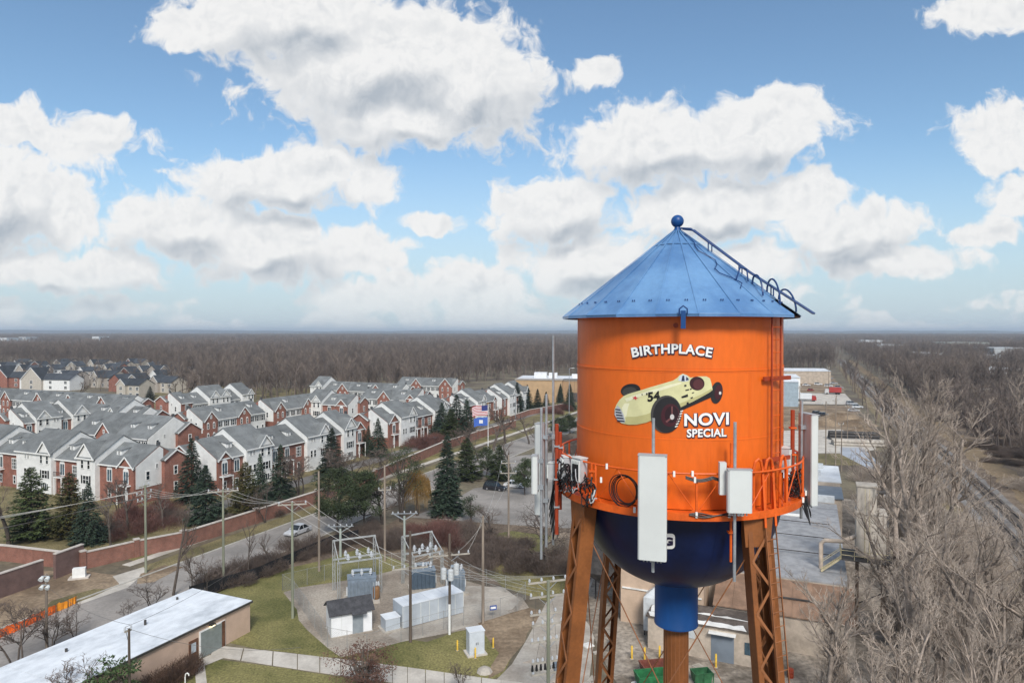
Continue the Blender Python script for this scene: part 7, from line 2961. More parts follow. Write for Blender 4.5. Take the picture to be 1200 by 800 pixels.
# main hall with grey roof
fa = thing('factory_hall', 'big factory hall with a grey seamed roof behind the tower leg', 'building', ST(80, -3.4), RZF)
sbox(fa, 'wall', 80, 117, -3.4, 21, 0, 6.1, M_FPALE, 80, -3.4)
for i in range(10):
    b = MB()
    b.box(3.7 * i + 0.01, 3.7 * (i + 1) - 0.01, -0.3, 24.7, 6.11, 6.27 + 0.02 * (i % 2))
    b.build('roof_panel', M_GREYROOF, fa)
for x, y in ((33, 3.5), (27, 4.5), (33, 10)):
    b = MB()
    b.box(x, x + 1.0, y, y + 3.6, 6.28, 6.42)
    b.build('roof_light', M_TORN, fa)
for x, y, h in ((12, 12, 0.9), (20, 22, 0.7), (8, 20, 0.6), (25, 15, 0.8)):
    b = MB()
    b.box(x, x + 1.4, y, y + 1.2, 6.28, 6.28 + h)
    b.build('roof_vent', M_GALV, fa)
b = MB()
for i in range(3):
    b = MB()
    b.bar((9 + 7 * i, 1, 6.6), (9 + 7 * i, 22, 6.6), 0.09)
    b.build('roof_conduit', M_DARKSTEEL, fa)
for i in range(2):
    b = MB()
    b.bar((4 + 0.9 * i, 16, 6.28), (4 + 0.9 * i, 16.5, 8.4), 0.06)
    b.bar((4 + 0.9 * i, 17, 6.28), (4 + 0.9 * i, 16.5, 8.4), 0.06)
    b.build('roof_frame', M_DARKSTEEL, fa)

# lean-to with rust-brown roof, low block with torn white roofing
fl2 = thing('lean_to', 'lean-to with a rust-brown sheet roof along the factory hall', 'building', ST(75.4, -4.2), RZF)
for i in range(7):
    b = MB()
    y0, y1 = 13.8 * i / 7, 13.8 * (i + 1) / 7 - 0.02
    b.v = [(0, y0, 3.7), (4.55, y0, 5.9), (4.55, y1, 5.9), (0, y1, 3.7), (0, y0, 3.8), (4.55, y0, 6.0), (4.55, y1, 6.0), (0, y1, 3.8)]
    b.f = [(0, 1, 2, 3), (4, 5, 6, 7), (0, 1, 5, 4), (1, 2, 6, 5), (2, 3, 7, 6), (3, 0, 4, 7)]
    b.mi = [0] * 6
    b.build('roof_sheet', M_RUSTROOF, fl2)
b = MB()
b.prism([(0.2, 0), (4.55, 0), (4.55, 5.85), (0.2, 3.7)], 0.05, 13.75)
b.build('wall', M_FPALE, fl2)
b = MB()
b.bar((2.0, 3.0, 4.95), (2.0, 9.0, 4.95), 0.14)
b.build('roof_pipe', M_DARKSTEEL, fl2)
lo = thing('low_workshop', 'low beige workshop with torn white roofing in front of the lean-to', 'building', ST(70.6, 3.5), RZF)
b = MB()
b.box(0, 4.75, 0, 12, 0, 3.4)
b.build('wall', M_FPALE, lo)
b = MB()
b.box(-0.2, 4.75, -0.2, 12.2, 3.402, 3.55)
b.build('roof', M_TAR, lo)
rq = random.Random(12)
for i, (x0, x1, y0, y1) in enumerate(((-0.25, 0.9, 7.5, 12.1), (-0.25, 0.75, 2.2, 7.3), (0.9, 2.6, 9.5, 12.1), (2.2, 2.5, 2.0, 9.0), (-0.25, 0.6, -0.2, 2.0), (2.7, 3.2, 10.5, 12.0))):
    b = MB()
    pts = []
    n = 12
    for j in range(n):
        f = j / n
        pts.append((x0 + rq.uniform(-.06, .06), y0 + (y1 - y0) * f))
    for j in range(n):
        f = 1 - j / n
        pts.append((x1 + rq.uniform(-.25, .25), y0 + (y1 - y0) * f))
    k = len(pts)
    b.v = [(p[0], p[1], 3.56 + 0.012 * i) for p in pts] + [(p[0], p[1], 3.60 + 0.012 * i) for p in pts]
    b.f = [tuple(range(k)), tuple(range(2 * k - 1, k - 1, -1))] + [(j, (j + 1) % k, k + (j + 1) % k, k + j) for j in range(k)]
    b.mi = [0] * len(b.f)
    b.build('torn_roofing', M_TORN, lo)
b = MB()
b.box(-0.06, 0.0, 7.2, 8.9, 1.9, 2.9)
b.build('louvre', M_CAN, lo)
b = MB()
b.box(-0.05, 0.0, 3.4, 5.6, 0, 2.9)
dd = b.build('door', M_SLATE, lo)
b = MB()
b.box(-0.7, 0.02, 3.2, 5.8, 2.95, 3.05)
b.build('door_canopy', M_TORN, dd)
b = MB()
b.box(-0.05, 0.0, 0.6, 2.4, 1.2, 2.4)
b.build('window', M_GLASSB, lo)

# tall beige block and dark bin on legs, left of the riser
tb2 = thing('beige_block', 'tall windowless beige factory block behind the riser pipe', 'building', ST(76, 10.6), RZF)
b = MB()
b.box(0, 22, 0, 9.2, 0, 9.6)
b.build('wall', M_FBEIGE, tb2)
b = MB()
b.box(-0.15, 22.15, -0.15, 9.35, 9.602, 9.8)
b.build('roof', M_GREYROOF, tb2)
b = MB()
b.box(-0.06, 0.0, 0.4, 5.0, 1.0, 3.2)
b.build('dark_opening', M_DARKSTEEL, tb2)
b = MB()
b.box(-0.45, -0.07, 1.2, 1.6, 4.4, 4.9)
b.build('wall_lamp', M_TORN, tb2)
b = MB()
b.bar((-0.08, 0.2, 4.0), (-0.08, 9.0, 4.0), 0.12, 0.14)
b.build('pipe_run', M_TORN, tb2)
bn = thing('dark_hopper', 'dark steel dust hopper on legs beside the beige block', 'hopper', ST(77, 20.4), RZF)
b = MB()
b.box(0, 4.2, 0, 4.0, 4.6, 9.2)
b.build('bin', M_DARKSTEEL, bn)
b = MB()
b.v = [(0, 0, 4.6), (4.2, 0, 4.6), (4.2, 4, 4.6), (0, 4, 4.6), (1.7, 1.6, 2.8), (2.5, 1.6, 2.8), (2.5, 2.4, 2.8), (1.7, 2.4, 2.8)]
b.f = [(0, 1, 5, 4), (1, 2, 6, 5), (2, 3, 7, 6), (3, 0, 4, 7), (4, 5, 6, 7)]
b.mi = [0] * 5
b.build('cone', M_DARKSTEEL, bn)
for x in (0.1, 4.1):
    for y in (0.1, 3.9):
        b = MB()
        b.bar((x, y, 0), (x, y, 4.6), 0.16)
        b.build('leg', M_DARKSTEEL, bn)
b = MB()
b.box(-0.1, 4.3, -0.1, 4.1, 9.202, 9.4)
b.build('cap', pmat('pinkish dust cap', (0.48, 0.36, 0.30), 0.9, 0.15, 1), bn)
b = MB()
b.tube([(2, 4.2, 9.8), (2, 5.2, 10.1), (2, 5.9, 9.4), (2, 6.0, 7.0), (2, 6.0, 0.2)], 0.35, 10)
b.build('duct', M_ANT, bn, smooth=True)
b = MB()
b.tube([(2, 2, 9.4), (2, 2, 10.4), (2, 3.4, 10.6), (2, 4.4, 9.8)], 0.4, 10)
b.build('duct', M_ANT, bn, smooth=True)
dc = thing('dust_collector', 'light grey dust collector cabinet beside the beige block', 'machine', ST(73.4, 13.6), RZF)
b = MB()
b.box(0, 2.0, 0, 3.0, 0.6, 4.2)
b.build('housing', M_CAN, dc)
b = MB()
b.v = [(0, 0, 4.2), (2, 0, 4.2), (2, 3, 4.2), (0, 3, 4.2), (0.7, 1.1, 5.2), (1.3, 1.1, 5.2), (1.3, 1.9, 5.2), (0.7, 1.9, 5.2)]
b.f = [(0, 1, 5, 4), (1, 2, 6, 5), (2, 3, 7, 6), (3, 0, 4, 7), (4, 5, 6, 7)]
b.mi = [0] * 5
b.build('hood', M_CAN, dc)
for x in (0.1, 1.9):
    for y in (0.1, 2.9):
        b = MB()
        b.bar((x, y, 0), (x, y, 0.6), 0.12)
        b.build('leg', M_DARKSTEEL, dc)
b = MB()
b.tube([(1, 1.5, 5.2), (1, 1.5, 6.0), (1.5, -0.6, 6.4), (2.2, -1.0, 6.4)], 0.25, 10)
b.build('duct', M_CAN, dc, smooth=True)
for px, py, lab in ((740.5, 772, 'yellow guard post before the dust collector'), (755.5, 774, 'yellow guard post by the beige block corner'), (773, 772, 'yellow guard post beside the riser pipe, by the rusty skip'), (839, 782, 'yellow guard post before the low workshop')):
    o = thing('guard_post', lab, 'bollard', G(px, py), 0, 'yellow factory guard posts')
    b = MB()
    b.lathe([(0.0, 1.4), (0.07, 1.38), (0.1, 1.3), (0.1, 0.0)], 12)
    b.build('post', M_YEL, o, smooth=True)
    b = MB()
    b.lathe([(0.2, 0), (0.2, 0.06), (0.1, 0.07)], 12)
    b.build('footing', M_CONC_D, o)
# skips and clutter under the tower
for px, py, col, w, d, h, lab in ((770, 792, (0.16, 0.05, 0.035), 3.2, 1.7, 1.3, 'rusty red steel skip behind the riser pipe'), (766, 806, (0.02, 0.14, 0.05), 3.4, 1.7, 1.5, 'green steel skip in front of the rusty skip'), (822, 800, (0.03, 0.12, 0.05), 1.8, 1.2, 1.2, 'small green bin beside the riser pipe, apart from the larger green skip')):
    o = thing('skip', lab, 'skip', G(px, py), R(10), 'steel skips under the tower')
    m = pmat('skip paint %.2f %.2f' % (col[0], col[1]), col, 0.6, 0.3, 1.2, fine=0.2, fscale=4)
    b = MB()
    tpl = [(-w / 2, -d / 2), (w / 2, -d / 2), (w / 2, d / 2), (-w / 2, d / 2)]
    bot = [(x * 0.8, y * 0.9, 0.15) for x, y in tpl]
    top = [(x, y, h) for x, y in tpl]
    inn = [(x * 0.93, y * 0.88, h) for x, y in tpl]
    inb = [(x * 0.76, y * 0.8, 0.3) for x, y in tpl]
    b.v = bot + top + inn + inb
    b.f = [(0, 1, 2, 3)] + [(i, (i + 1) % 4, 4 + (i + 1) % 4, 4 + i) for i in range(4)] + [(4 + i, 4 + (i + 1) % 4, 8 + (i + 1) % 4, 8 + i) for i in range(4)] + [(8 + i, 8 + (i + 1) % 4, 12 + (i + 1) % 4, 12 + i) for i in range(4)] + [(12, 13, 14, 15)]
    b.mi = [0] * len(b.f)
    b.build('body', m, o)
    for x in (-0.5, 0.0, 0.5):
        b = MB()
        b.bar((x * w, -d / 2 * 0.96, 0.25), (x * w, -d / 2 - 0.06, h - 0.02), 0.08)
        b.build('rib', m, o)
    b = MB()
    b.box(-w * 0.4, w * 0.4, -0.06, 0.06, 0.0, 0.15)
    b.build('skid', M_DARKSTEEL, o)
# yard debris: pale slabs, drums
rq = random.Random(31)
for i in range(46):
    s, t = rq.uniform(56, 71), rq.uniform(-14, 26)
    kind = rq.choice(('slab', 'slab', 'drum', 'pallet'))
    p = ST(s, t)
    if kind == 'slab':
        b = MB()
        w, d = rq.uniform(0.4, 1.8), rq.uniform(0.3, 1.1)
        b.box(-w / 2, w / 2, -d / 2, d / 2, 0, rq.uniform(0.05, 0.25))
        o = b.build('scrap_slab', rq.choice((M_TORN, M_FPALE, M_CONC_D, M_CAN)), None, loc=p, rot=(R(rq.uniform(-5, 5)), R(rq.uniform(0, 6)), rq.uniform(0, 6)))
        tag(o, 'loose pale scrap slab lying in the factory yard', 'scrap', 'scrap slabs in the yard')
    elif kind == 'drum':
        b = MB()
        b.lathe([(0.0, 0.88), (0.27, 0.88), (0.29, 0.86), (0.29, 0.6), (0.305, 0.58), (0.29, 0.56), (0.29, 0.3), (0.305, 0.28), (0.29, 0.26), (0.29, 0.0)], 16)
        o = b.build('drum', rq.choice((M_SLATE, M_DARKSTEEL, M_RUSTRED)), None, smooth=True, loc=p)
        tag(o, 'steel drum standing in the factory yard', 'drum', 'drums in the yard')
    else:
        o = thing('pallet', 'weathered wooden pallet lying in the factory yard', 'pallet', p, rq.uniform(0, 6), 'pallets in the yard')
        for j in range(6):
            b = MB()
            b.box(-0.6 + j * 0.21, -0.6 + j * 0.21 + 0.14, -0.5, 0.5, 0.10, 0.13)
            b.build('board', M_ARM, o)
        for j in range(3):
            b = MB()
            b.box(-0.6, 0.6, -0.5 + j * 0.45, -0.41 + j * 0.45, 0.0, 0.098)
            b.build('bearer', M_ARM, o)

# blue-roofed block with white roof behind the hall
bl = thing('blue_roofed_block', 'block with slate roof and white flat roof behind the hall', 'building', ST(120, -4.6), RZF)
b = MB()
b.box(0, 9, 0, 16, 0, 6.4)
b.build('wall', M_FPALE, bl)
for i in range(4):
    b = MB()
    b.box(-0.2 + 2.3 * i, 2.08 + 2.3 * i, -0.2, 16.2, 6.402, 6.56 + 0.02 * (i % 2))
    b.build('roof_panel', M_SLATE, bl)
b = MB()
b.box(9.01, 24, 0, 16, 0, 7.2)
b.build('wall', M_FPALE, bl)
b = MB()
b.box(9.0, 24.2, -0.2, 16.2, 7.202, 7.4)
b.build('white_roof', M_WHITEROOF, bl)
for x, y in ((13, 3), (20, 2.5), (16, 8)):
    b = MB()
    b.box(x, x + 1.6, y, y + 1.4, 7.402, 8.2)
    b.build('roof_vent', M_CAN, bl)
hv = thing('plant_housing', 'light blue plant housing standing on the slate roof edge', 'plant', ST(116.9, 1.2), RZF)
b = MB()
b.box(0.3, 2.9, 0, 6.5, 6.2, 8.6)
b.build('housing', M_HVAC, hv)
b = MB()
b.box(0.2, 3.0, -0.1, 6.6, 8.602, 8.75)
b.build('lid', M_CONTR, hv)
for i in range(4):
    b = MB()
    b.box(0.25, 0.3, 0.4 + i * 1.5, 1.5 + i * 1.5, 6.6, 8.2)
    b.build('louvre', M_SLATE, hv)
b = MB()
b.box(0.4, 1.4, -4.6, -0.2, 6.3, 7.3)
b.build('duct', M_CAN, hv)

# concrete elevator tower
et = thing('concrete_tower', 'weathered concrete elevator tower with yellow platform among the bare trees', 'tower', ST(85.5, -6.1), RZF)
b = MB()
b.box(-1.45, 1.45, -1.45, 1.45, 8.2, 13.1)
b.build('shaft', M_SILO, et)
b = MB()
b.box(-1.0, 1.0, -0.55, 1.35, 13.1, 15.9)
b.build('head_house', M_SILO, et)
b = MB()
b.box(-1.1, 1.1, -0.65, 1.45, 15.9, 16.05)
b.build('head_cap', M_CONC_D, et)
b = MB()
b.tube([(0, -0.6, 15.2), (0, -1.5, 15.3)], 0.2, 10)
b.build('motor', M_DARKSTEEL, et)
b = MB()
b.box(-1.55, 1.55, -1.55, 1.55, 13.0, 13.12)
b.build('ledge', M_SILO, et)
for x, y in ((-1.3, -1.3), (1.3, -1.3), (-1.3, 1.3), (1.3, 1.3)):
    b = MB()
    b.bar((x, y, 0), (x, y, 8.2), 0.42 if y < 0 and x < 0 else 0.22)
    b.build('column', pmat('rusty brown column', (0.20, 0.14, 0.10), 0.8, 0.2, 1), et)
for z in (3.0, 5.8):
    for a, c in (((-1.3, -1.3), (1.3, -1.3)), ((-1.3, 1.3), (-1.3, -1.3))):
        b = MB()
        b.bar((*a, z), (*c, z + 1.6), 0.1)
        b.build('brace', M_DARKSTEEL, et)
b = MB()
b.box(-2.6, 1.6, -2.2, 3.0, 8.0, 8.12)
b.build('platform', M_DARKSTEEL, et)
for (a, c) in (((-2.6, -2.2), (-2.6, 3.0)), ((-2.6, 3.0), (1.6, 3.0)), ((-2.6, -2.2), (1.6, -2.2))):
    b = MB()
    for z in (8.6, 9.1):
        b.bar((*a, z), (*c, z), 0.06)
    n = 4
    for i in range(n + 1):
        x, y = a[0] + (c[0] - a[0]) * i / n, a[1] + (c[1] - a[1]) * i / n
        b.bar((x, y, 8.1), (x, y, 9.1), 0.06)
    b.build('handrail', M_RAILY, et)
for sg in (-0.35, 0.35):
    b = MB()
    b.bar((-2.0 + sg, 3.0, 8.1), (-2.0 + sg, 5.0, 6.4), 0.08, 0.2)
    b.bar((-2.0 + sg, 3.0, 9.1), (-2.0 + sg, 5.0, 7.4), 0.05)
    b.build('stair_string', M_RAILY, et)
for i in range(12):
    b = MB()
    f = (i + 0.5) / 12
    b.box(-2.35, -1.65, 3.0 + 2.0 * f - 0.1, 3.0 + 2.0 * f + 0.1, 8.08 - 1.7 * f, 8.12 - 1.7 * f)
    b.build('tread', M_RAILY, et)
b = MB()
for sg in (-0.22, 0.22):
    b.bar((-1.5, 0.4 + sg, 8.1), (-1.5, 0.4 + sg, 15.8), 0.05)
b.build('ladder_rails', M_RAILY, et)
b = MB()
b.tube([(-0.5, 1.5, 10.2), (-0.9, 2.8, 9.6), (-0.9, 4.6, 9.5), (-0.9, 5.0, 9.1), (-0.9, 5.0, 6.3)], 0.24, 10)
b.build('spout', pmat('pale spout', (0.55, 0.45, 0.36), 0.7, 0.15, 1), et, smooth=True)

# ------------------------------------------------------------------ vehicles
M_TYREV = pmat('vehicle tyre rubber', (0.02, 0.02, 0.02), 0.8, 0.2, 3)
M_RIM = pmat('alloy rim', (0.40, 0.40, 0.42), 0.35, 0.1, 3, metallic=0.7)
M_VGLASS = pmat('vehicle glass', (0.015, 0.02, 0.025), 0.1, 0.2, 1, spec=0.6)
M_HLAMP = pmat('headlamp glass', (0.62, 0.64, 0.66), 0.15, 0.1, 2, spec=0.6)
M_TLAMP = pmat('tail lamp red', (0.35, 0.015, 0.015), 0.25, 0.1, 2)


def car_paint(c):
    return pmat('car paint %.2f %.2f %.2f' % c, c, 0.3, 0.04, 1.0, coat=0.6, spec=0.5)


def car(label, loc, rz, paint, L=4.7, W=1.82, Hc=1.5, suv=False, group=None, cat='car', name='car'):
    o = thing(name, label, cat, loc, rz, group)
    m = car_paint(paint)
    hb = 0.98 if suv else 0.86
    Hc = 1.75 if suv else Hc
    b = MB()
    pr = [(-L / 2, 0.35), (-L / 2 + 0.05, 0.25), (L / 2 - 0.1, 0.25), (L / 2, 0.40), (L / 2 - 0.02, 0.66), (L / 2 - 0.25, hb - 0.12), (L * 0.19, hb), (-L * 0.40, hb + 0.03), (-L / 2 + 0.06, hb - 0.02), (-L / 2, 0.6)]
    k = len(pr)
    for y, ins_ in ((-W / 2, 0.0), (-W / 2 + 0.12, 1.0), (W / 2 - 0.12, 1.0), (W / 2, 0.0)):
        for (x, z) in pr:
            zz = z if ins_ or z < hb - 0.2 else z - 0.07
            b.v.append((x * (1.0 if ins_ else 0.985), y, zz))
    for r_ in range(3):
        for i in range(k):
            j = (i + 1) % k
            b.f.append((r_ * k + i, r_ * k + j, (r_ + 1) * k + j, (r_ + 1) * k + i))
    b.f += [tuple(range(k)), tuple(range(4 * k - 1, 3 * k - 1, -1))]
    b.mi = [0] * len(b.f)
    b.build('body', m, o)
    xr0, xr1 = (-L * 0.46, L * 0.20) if suv else (-L * 0.38, L * 0.19)
    xt0, xt1 = (-L * 0.40, L * 0.05) if suv else (-L * 0.20, L * 0.03)
    w0, w1 = W / 2 - 0.06, W / 2 - 0.22
    b = MB()
    b.v = [(xr0, -w0, hb), (xr1, -w0, hb - 0.01), (xr1, w0, hb - 0.01), (xr0, w0, hb), (xt0, -w1, Hc - 0.06), (xt1, -w1, Hc - 0.06), (xt1, w1, Hc - 0.06), (xt0, w1, Hc - 0.06)]
    b.f = [(0, 1, 5, 4), (1, 2, 6, 5), (2, 3, 7, 6), (3, 0, 4, 7), (4, 5, 6, 7)]
    b.mi = [0] * 5
    b.build('windows', M_VGLASS, o)
    b = MB()
    b.box(xt0 - 0.04, xt1 + 0.04, -w1 - 0.02, w1 + 0.02, Hc - 0.058, Hc)
    rf = b.build('roof', m, o)
    for sg in (-1, 1):
        b = MB()
        b.bar((xr1, sg * (w0 - 0.01), hb), (xt1, sg * (w1 + 0.01), Hc - 0.03), 0.07)
        b.bar((xr0, sg * (w0 - 0.01), hb), (xt0, sg * (w1 + 0.01), Hc - 0.03), 0.09)
        b.bar(((xr0 + xr1) / 2, sg * (w0 + 0.005), hb), ((xt0 + xt1) / 2, sg * (w1 + 0.012), Hc - 0.03), 0.06)
        b.build('pillar_trim', m, rf)
        for x in (-L * 0.29, L * 0.30):
            b = MB()
            b.tube([(x, sg * (W / 2 - 0.20), 0.33), (x, sg * (W / 2 + 0.01), 0.33)], 0.33, 18)
            w = b.build('wheel', M_TYREV, o)
            b = MB()
            b.tube([(x, sg * (W / 2 + 0.005), 0.33), (x, sg * (W / 2 + 0.022), 0.33)], 0.21, 12)
            b.build('rim', M_RIM, w)
        b = MB()
        b.box(L / 2 - 0.22, L / 2 - 0.015, sg * (W / 2 - 0.42) - 0.14, sg * (W / 2 - 0.42) + 0.22 * 0.8, 0.58, 0.72)
        b.build('headlight', M_HLAMP, o)
        b = MB()
        b.box(-L / 2 - 0.012, -L / 2 + 0.1, sg * (W / 2 - 0.34) - 0.16, sg * (W / 2 - 0.34) + 0.16, 0.60, 0.78)
        b.build('tail_light', M_TLAMP, o)
        b = MB()
        b.box(L * 0.15, L * 0.15 + 0.12, sg * (W / 2 + 0.02) - 0.1, sg * (W / 2 + 0.02) + 0.1, hb + 0.02, hb + 0.16)
        b.build('wing_mirror', m, o)
    return o


# cars on the street and in the parking area
car('silver car driving along the street past the brick wall', G(349, 625, 0.0) + Vector((0, 0, 0.005)), R(90 - 23.7) + PI, (0.42, 0.43, 0.45), 4.8)
car('dark pickup-like SUV parked beside the small pines', G(580, 574) + Vector((0, 0, 0.025)), R(-25), (0.012, 0.013, 0.018), 4.9, suv=True, cat='SUV')
car('white car parked behind the two-arm pole', G(603, 571) + Vector((0, 0, 0.025)), R(-12), (0.62, 0.62, 0.62), 4.6)
car('white SUV parked between the two-arm pole and the edge-on antennas', G(626, 569) + Vector((0, 0, 0.025)), R(-12), (0.66, 0.66, 0.65), 4.7, suv=True, cat='SUV')
car('grey car parked in the townhouse lane', ST(178, 103.2) + Vector((0, 0, 0.015)), R(90 - 23.7), (0.16, 0.17, 0.18), 4.6)
YV = [(945, 452, 0, (0.62, 0.62, 0.62)), (952, 447, 1, (0.60, 0.61, 0.62)), (959, 451, 1, (0.65, 0.65, 0.64)), (966, 448, 0, (0.1, 0.11, 0.12)), (971, 453, 1, (0.60, 0.60, 0.6)), (977, 450, 0, (0.45, 0.46, 0.48)), (950, 458, 0, (0.3, 0.04, 0.03)), (983, 455, 1, (0.3, 0.31, 0.33)), (962, 444, 0, (0.6, 0.6, 0.6)), (972, 444, 1, (0.25, 0.27, 0.3)),
      (998, 474, 1, (0.35, 0.37, 0.4)), (1004, 478, 1, (0.60, 0.62, 0.64)), (1000, 482, 0, (0.5, 0.52, 0.55)), (958, 486, 1, (0.05, 0.05, 0.05)), (966, 488, 1, (0.06, 0.05, 0.045)), (952, 490, 0, (0.6, 0.6, 0.6))]
VL = {(0, 'w'): 'white car parked in the yards behind the factory', (1, 'w'): 'white van-like SUV parked in the yards behind the factory', (0, 'd'): 'dark car parked in the yards behind the factory', (1, 'd'): 'dark SUV parked in the yards behind the factory'}
ry = random.Random(8)
for px, py, sv, col in YV:
    lum = 'w' if sum(col) > 1.3 else 'd'
    car(VL[(sv, lum)], G(px, py) + Vector((0, 0, 0.02)), R(ry.uniform(-40, 40)), col, 4.8, suv=bool(sv), group='vehicles in the yards ' + VL[(sv, lum)])


def lorry(label, loc, rz, box_col, cab_col, L=9.0, group='lorries in the yards'):
    o = thing('lorry', label, 'lorry', loc, rz, group)
    m = pmat('lorry box %.2f %.2f' % (box_col[0], box_col[2]), box_col, 0.5, 0.06, 0.6)
    b = MB()
    b.box(-L / 2, L / 2 - 2.1, -1.25, 1.25, 1.15, 3.8)
    bx_ = b.build('box_body', m, o)
    b = MB()
    b.box(-L / 2 - 0.03, -L / 2, -1.15, 1.15, 1.25, 3.7)
    b.build('rear_door', M_CAN, bx_)
    b = MB()
    b.prism([(L / 2 - 2.0, 0.6), (L / 2, 0.6), (L / 2, 1.7), (L / 2 - 0.35, 2.8), (L / 2 - 2.0, 2.85)], -1.2, 1.2)
    c = b.build('cab', pmat('lorry cab %.2f %.2f' % (cab_col[0], cab_col[2]), cab_col, 0.35, 0.05, 1, coat=0.4), o)
    b = MB()
    b.prism([(L / 2 + 0.01, 1.75), (L / 2 - 0.34, 2.72), (L / 2 - 0.36, 2.72), (L / 2 - 0.02, 1.75)], -1.05, 1.05)
    b.build('windscreen', M_VGLASS, c)
    b = MB()
    b.box(-L / 2, L / 2 - 0.3, -0.5, 0.5, 0.7, 1.14)
    b.build('chassis', M_DARKSTEEL, o)
    for x in (-L / 2 + 1.2, -L / 2 + 2.4, L / 2 - 1.1):
        for sg in (-1, 1):
            b = MB()
            b.tube([(x, sg * 0.85, 0.5), (x, sg * 1.2, 0.5)], 0.5, 14)
            b.build('wheel', M_TYREV, o)
    return o


lorry('white box lorry with a red cab in the far lorry yard', G(943, 470) + Vector((0, 0, 0.025)), R(-12), (0.62, 0.64, 0.66), (0.32, 0.03, 0.025), 10)
lorry('red lorry parked at the far end of the dirt yard', G(976, 462) + Vector((0, 0, 0.025)), R(160), (0.35, 0.04, 0.035), (0.5, 0.5, 0.5), 8)
lorry('white lorry with a white cab near the sheds', G(928, 466) + Vector((0, 0, 0.025)), R(-10), (0.66, 0.67, 0.68), (0.6, 0.6, 0.6), 9)
lorry('pale lorry behind the row of parked vans', G(957, 440) + Vector((0, 0, 0.02)), R(10), (0.62, 0.63, 0.64), (0.5, 0.5, 0.5), 11)
# sheds of the yards
for px, py, w, d, h, mat, lab, rz in ((905, 462, 14, 24, 9, M_TORN, 'white metal shed at the far lorry yard', -10), (897, 449, 40, 30, 8, M_FPALE, 'long brown-walled shed with a white roof beyond the yards', -8), (898, 476, 13.5, 12, 11, M_HVAC, 'light blue shed beside the lorry yard', -10)):
    o = thing('yard_shed', lab, 'shed', G(px, py), R(rz), 'sheds of the yards')
    b = MB()
    b.box(0, w, 0, d, 0, h)
    b.build('wall', mat, o)
    b = MB()
    b.prism([(-0.3, h + 0.01), (d / 2, h + 1.2), (d + 0.3, h + 0.01)], -0.3, w + 0.3, axis='x')
    b.build('roof', M_WHITEROOF, o)
    b = MB()
    b.box(w * 0.2, w * 0.2 + 4, -0.06, 0.0, 0, 4.5)
    b.build('roller_door', M_CAN, o)
# stacked pipes in the concrete yard
for j, (px, py, mat, lab) in enumerate(((1002, 516, M_DARKSTEEL, 'stack of long dark pipes on the concrete yard'), (1008, 523, M_SILO, 'stack of long pale brown pipes on the concrete yard'))):
    o = thing('pipe_stack', lab, 'pipes', G(px, py), R(-14), 'pipe stacks')
    for r_ in range(3 if j == 0 else 2):
        for c in range(5 - r_):
            b = MB()
            y = (c + r_ * 0.5) * 0.92
            z = 0.45 + r_ * 0.8
            b.tube([(-7, y, z), (7, y, z)], 0.44, 10)
            b.build('pipe', mat, o, smooth=True)
# dirt heaps
for px, py, w, h in ((968, 497, 9, 2.0), (985, 492, 12, 2.4), (1002, 498, 8, 1.8), (940, 495, 8, 1.8), (1012, 506, 6, 1.6)):
    b = MB()
    rr = random.Random(int(px))
    prof = [(w, 0.0), (w * 0.75, h * 0.35), (w * 0.45, h * 0.75), (w * 0.2, h * 0.95), (0.01, h)]
    b.lathe(prof, 14)
    b.v = [(x * (1 + rr.uniform(-.15, .15)), y * 0.6 * (1 + rr.uniform(-.15, .15)), z * (1 + rr.uniform(-.2, .2))) for x, y, z in b.v]
    o = b.build('dirt_heap', M_DIRT, None, loc=G(px, py), smooth=True)
    tag(o, 'brown dirt heap in the yard behind the concrete storage yard', 'heap', 'dirt heaps')
# poles along the yards
for px, bs, tp, lab in ((967.5, 560, 470, 'tall grey pole behind the factory, beside the wide grey antenna'), (979, 545, 466, 'grey pole between concrete yard and dry grass'), (993, 520, 474, 'short pole at the edge of the concrete yard'), (986, 552, 495, 'leaning short pole by the wet service road'), (937, 500, 452, 'thin pole at the lorry yard'), (980, 490, 463, 'thin pole behind the dirt heaps'), (971, 462, 430, 'tall mast at the end of the yards')):
    pole(lab, px, bs, tp, M_POLE, 0.14, [(0.96, 0.8, 20, 2)], group='poles of the yards')
pole('grey line pole with a crossarm beyond the railway', 1156, 492, 455, M_POLE, 0.15, [(0.97, 1.2, 10, 3)], group='poles of the yards')

# ================================================================== woodland to the horizon
FARCOL = bpy.data.collections.new('woodland_trees')
COL.children.link(FARCOL)
M_FARTWIG = pmat('woodland twigs', (0.200, 0.158, 0.135), 0.95, 0.25, 0.15, col2=(0.245, 0.195, 0.160), rand=0.28)
M_FARDARK = pmat('woodland dark twigs', (0.150, 0.120, 0.105), 0.95, 0.25, 0.15, rand=0.25)


def far_tree_mesh(name, seed, H=17, mat=M_FARTWIG, nch=(9, 7, 5), tw=0.045):
    s = grow(seed, H * 0.66, 0.28, 3, nch, 0.50, 0.62, up=0.15, wig=0.18, min_r=tw, trunk_frac=0.22, nseg=3)
    return mesh_from(name, [q for L in s for q in L], 3, mat)


def stand_mesh(name, seed, n=9, w=17.0):
    rnd = random.Random(seed)
    allseg = []
    for i in range(n):
        s = grow(seed * 31 + i, rnd.uniform(9, 12.5), 0.3, 3, (8, 6, 4), 0.5, 0.62, up=0.15, wig=0.18, min_r=0.075, trunk_frac=0.25, nseg=2)
        x, y = rnd.uniform(-w, w), rnd.uniform(-w, w)
        for L in s:
            for q in L:
                allseg.append((q[0] + x, q[1] + y, q[2], q[3] + x, q[4] + y, q[5], q[6], q[7]))
    return mesh_from(name, allseg, 3, M_FARTWIG)


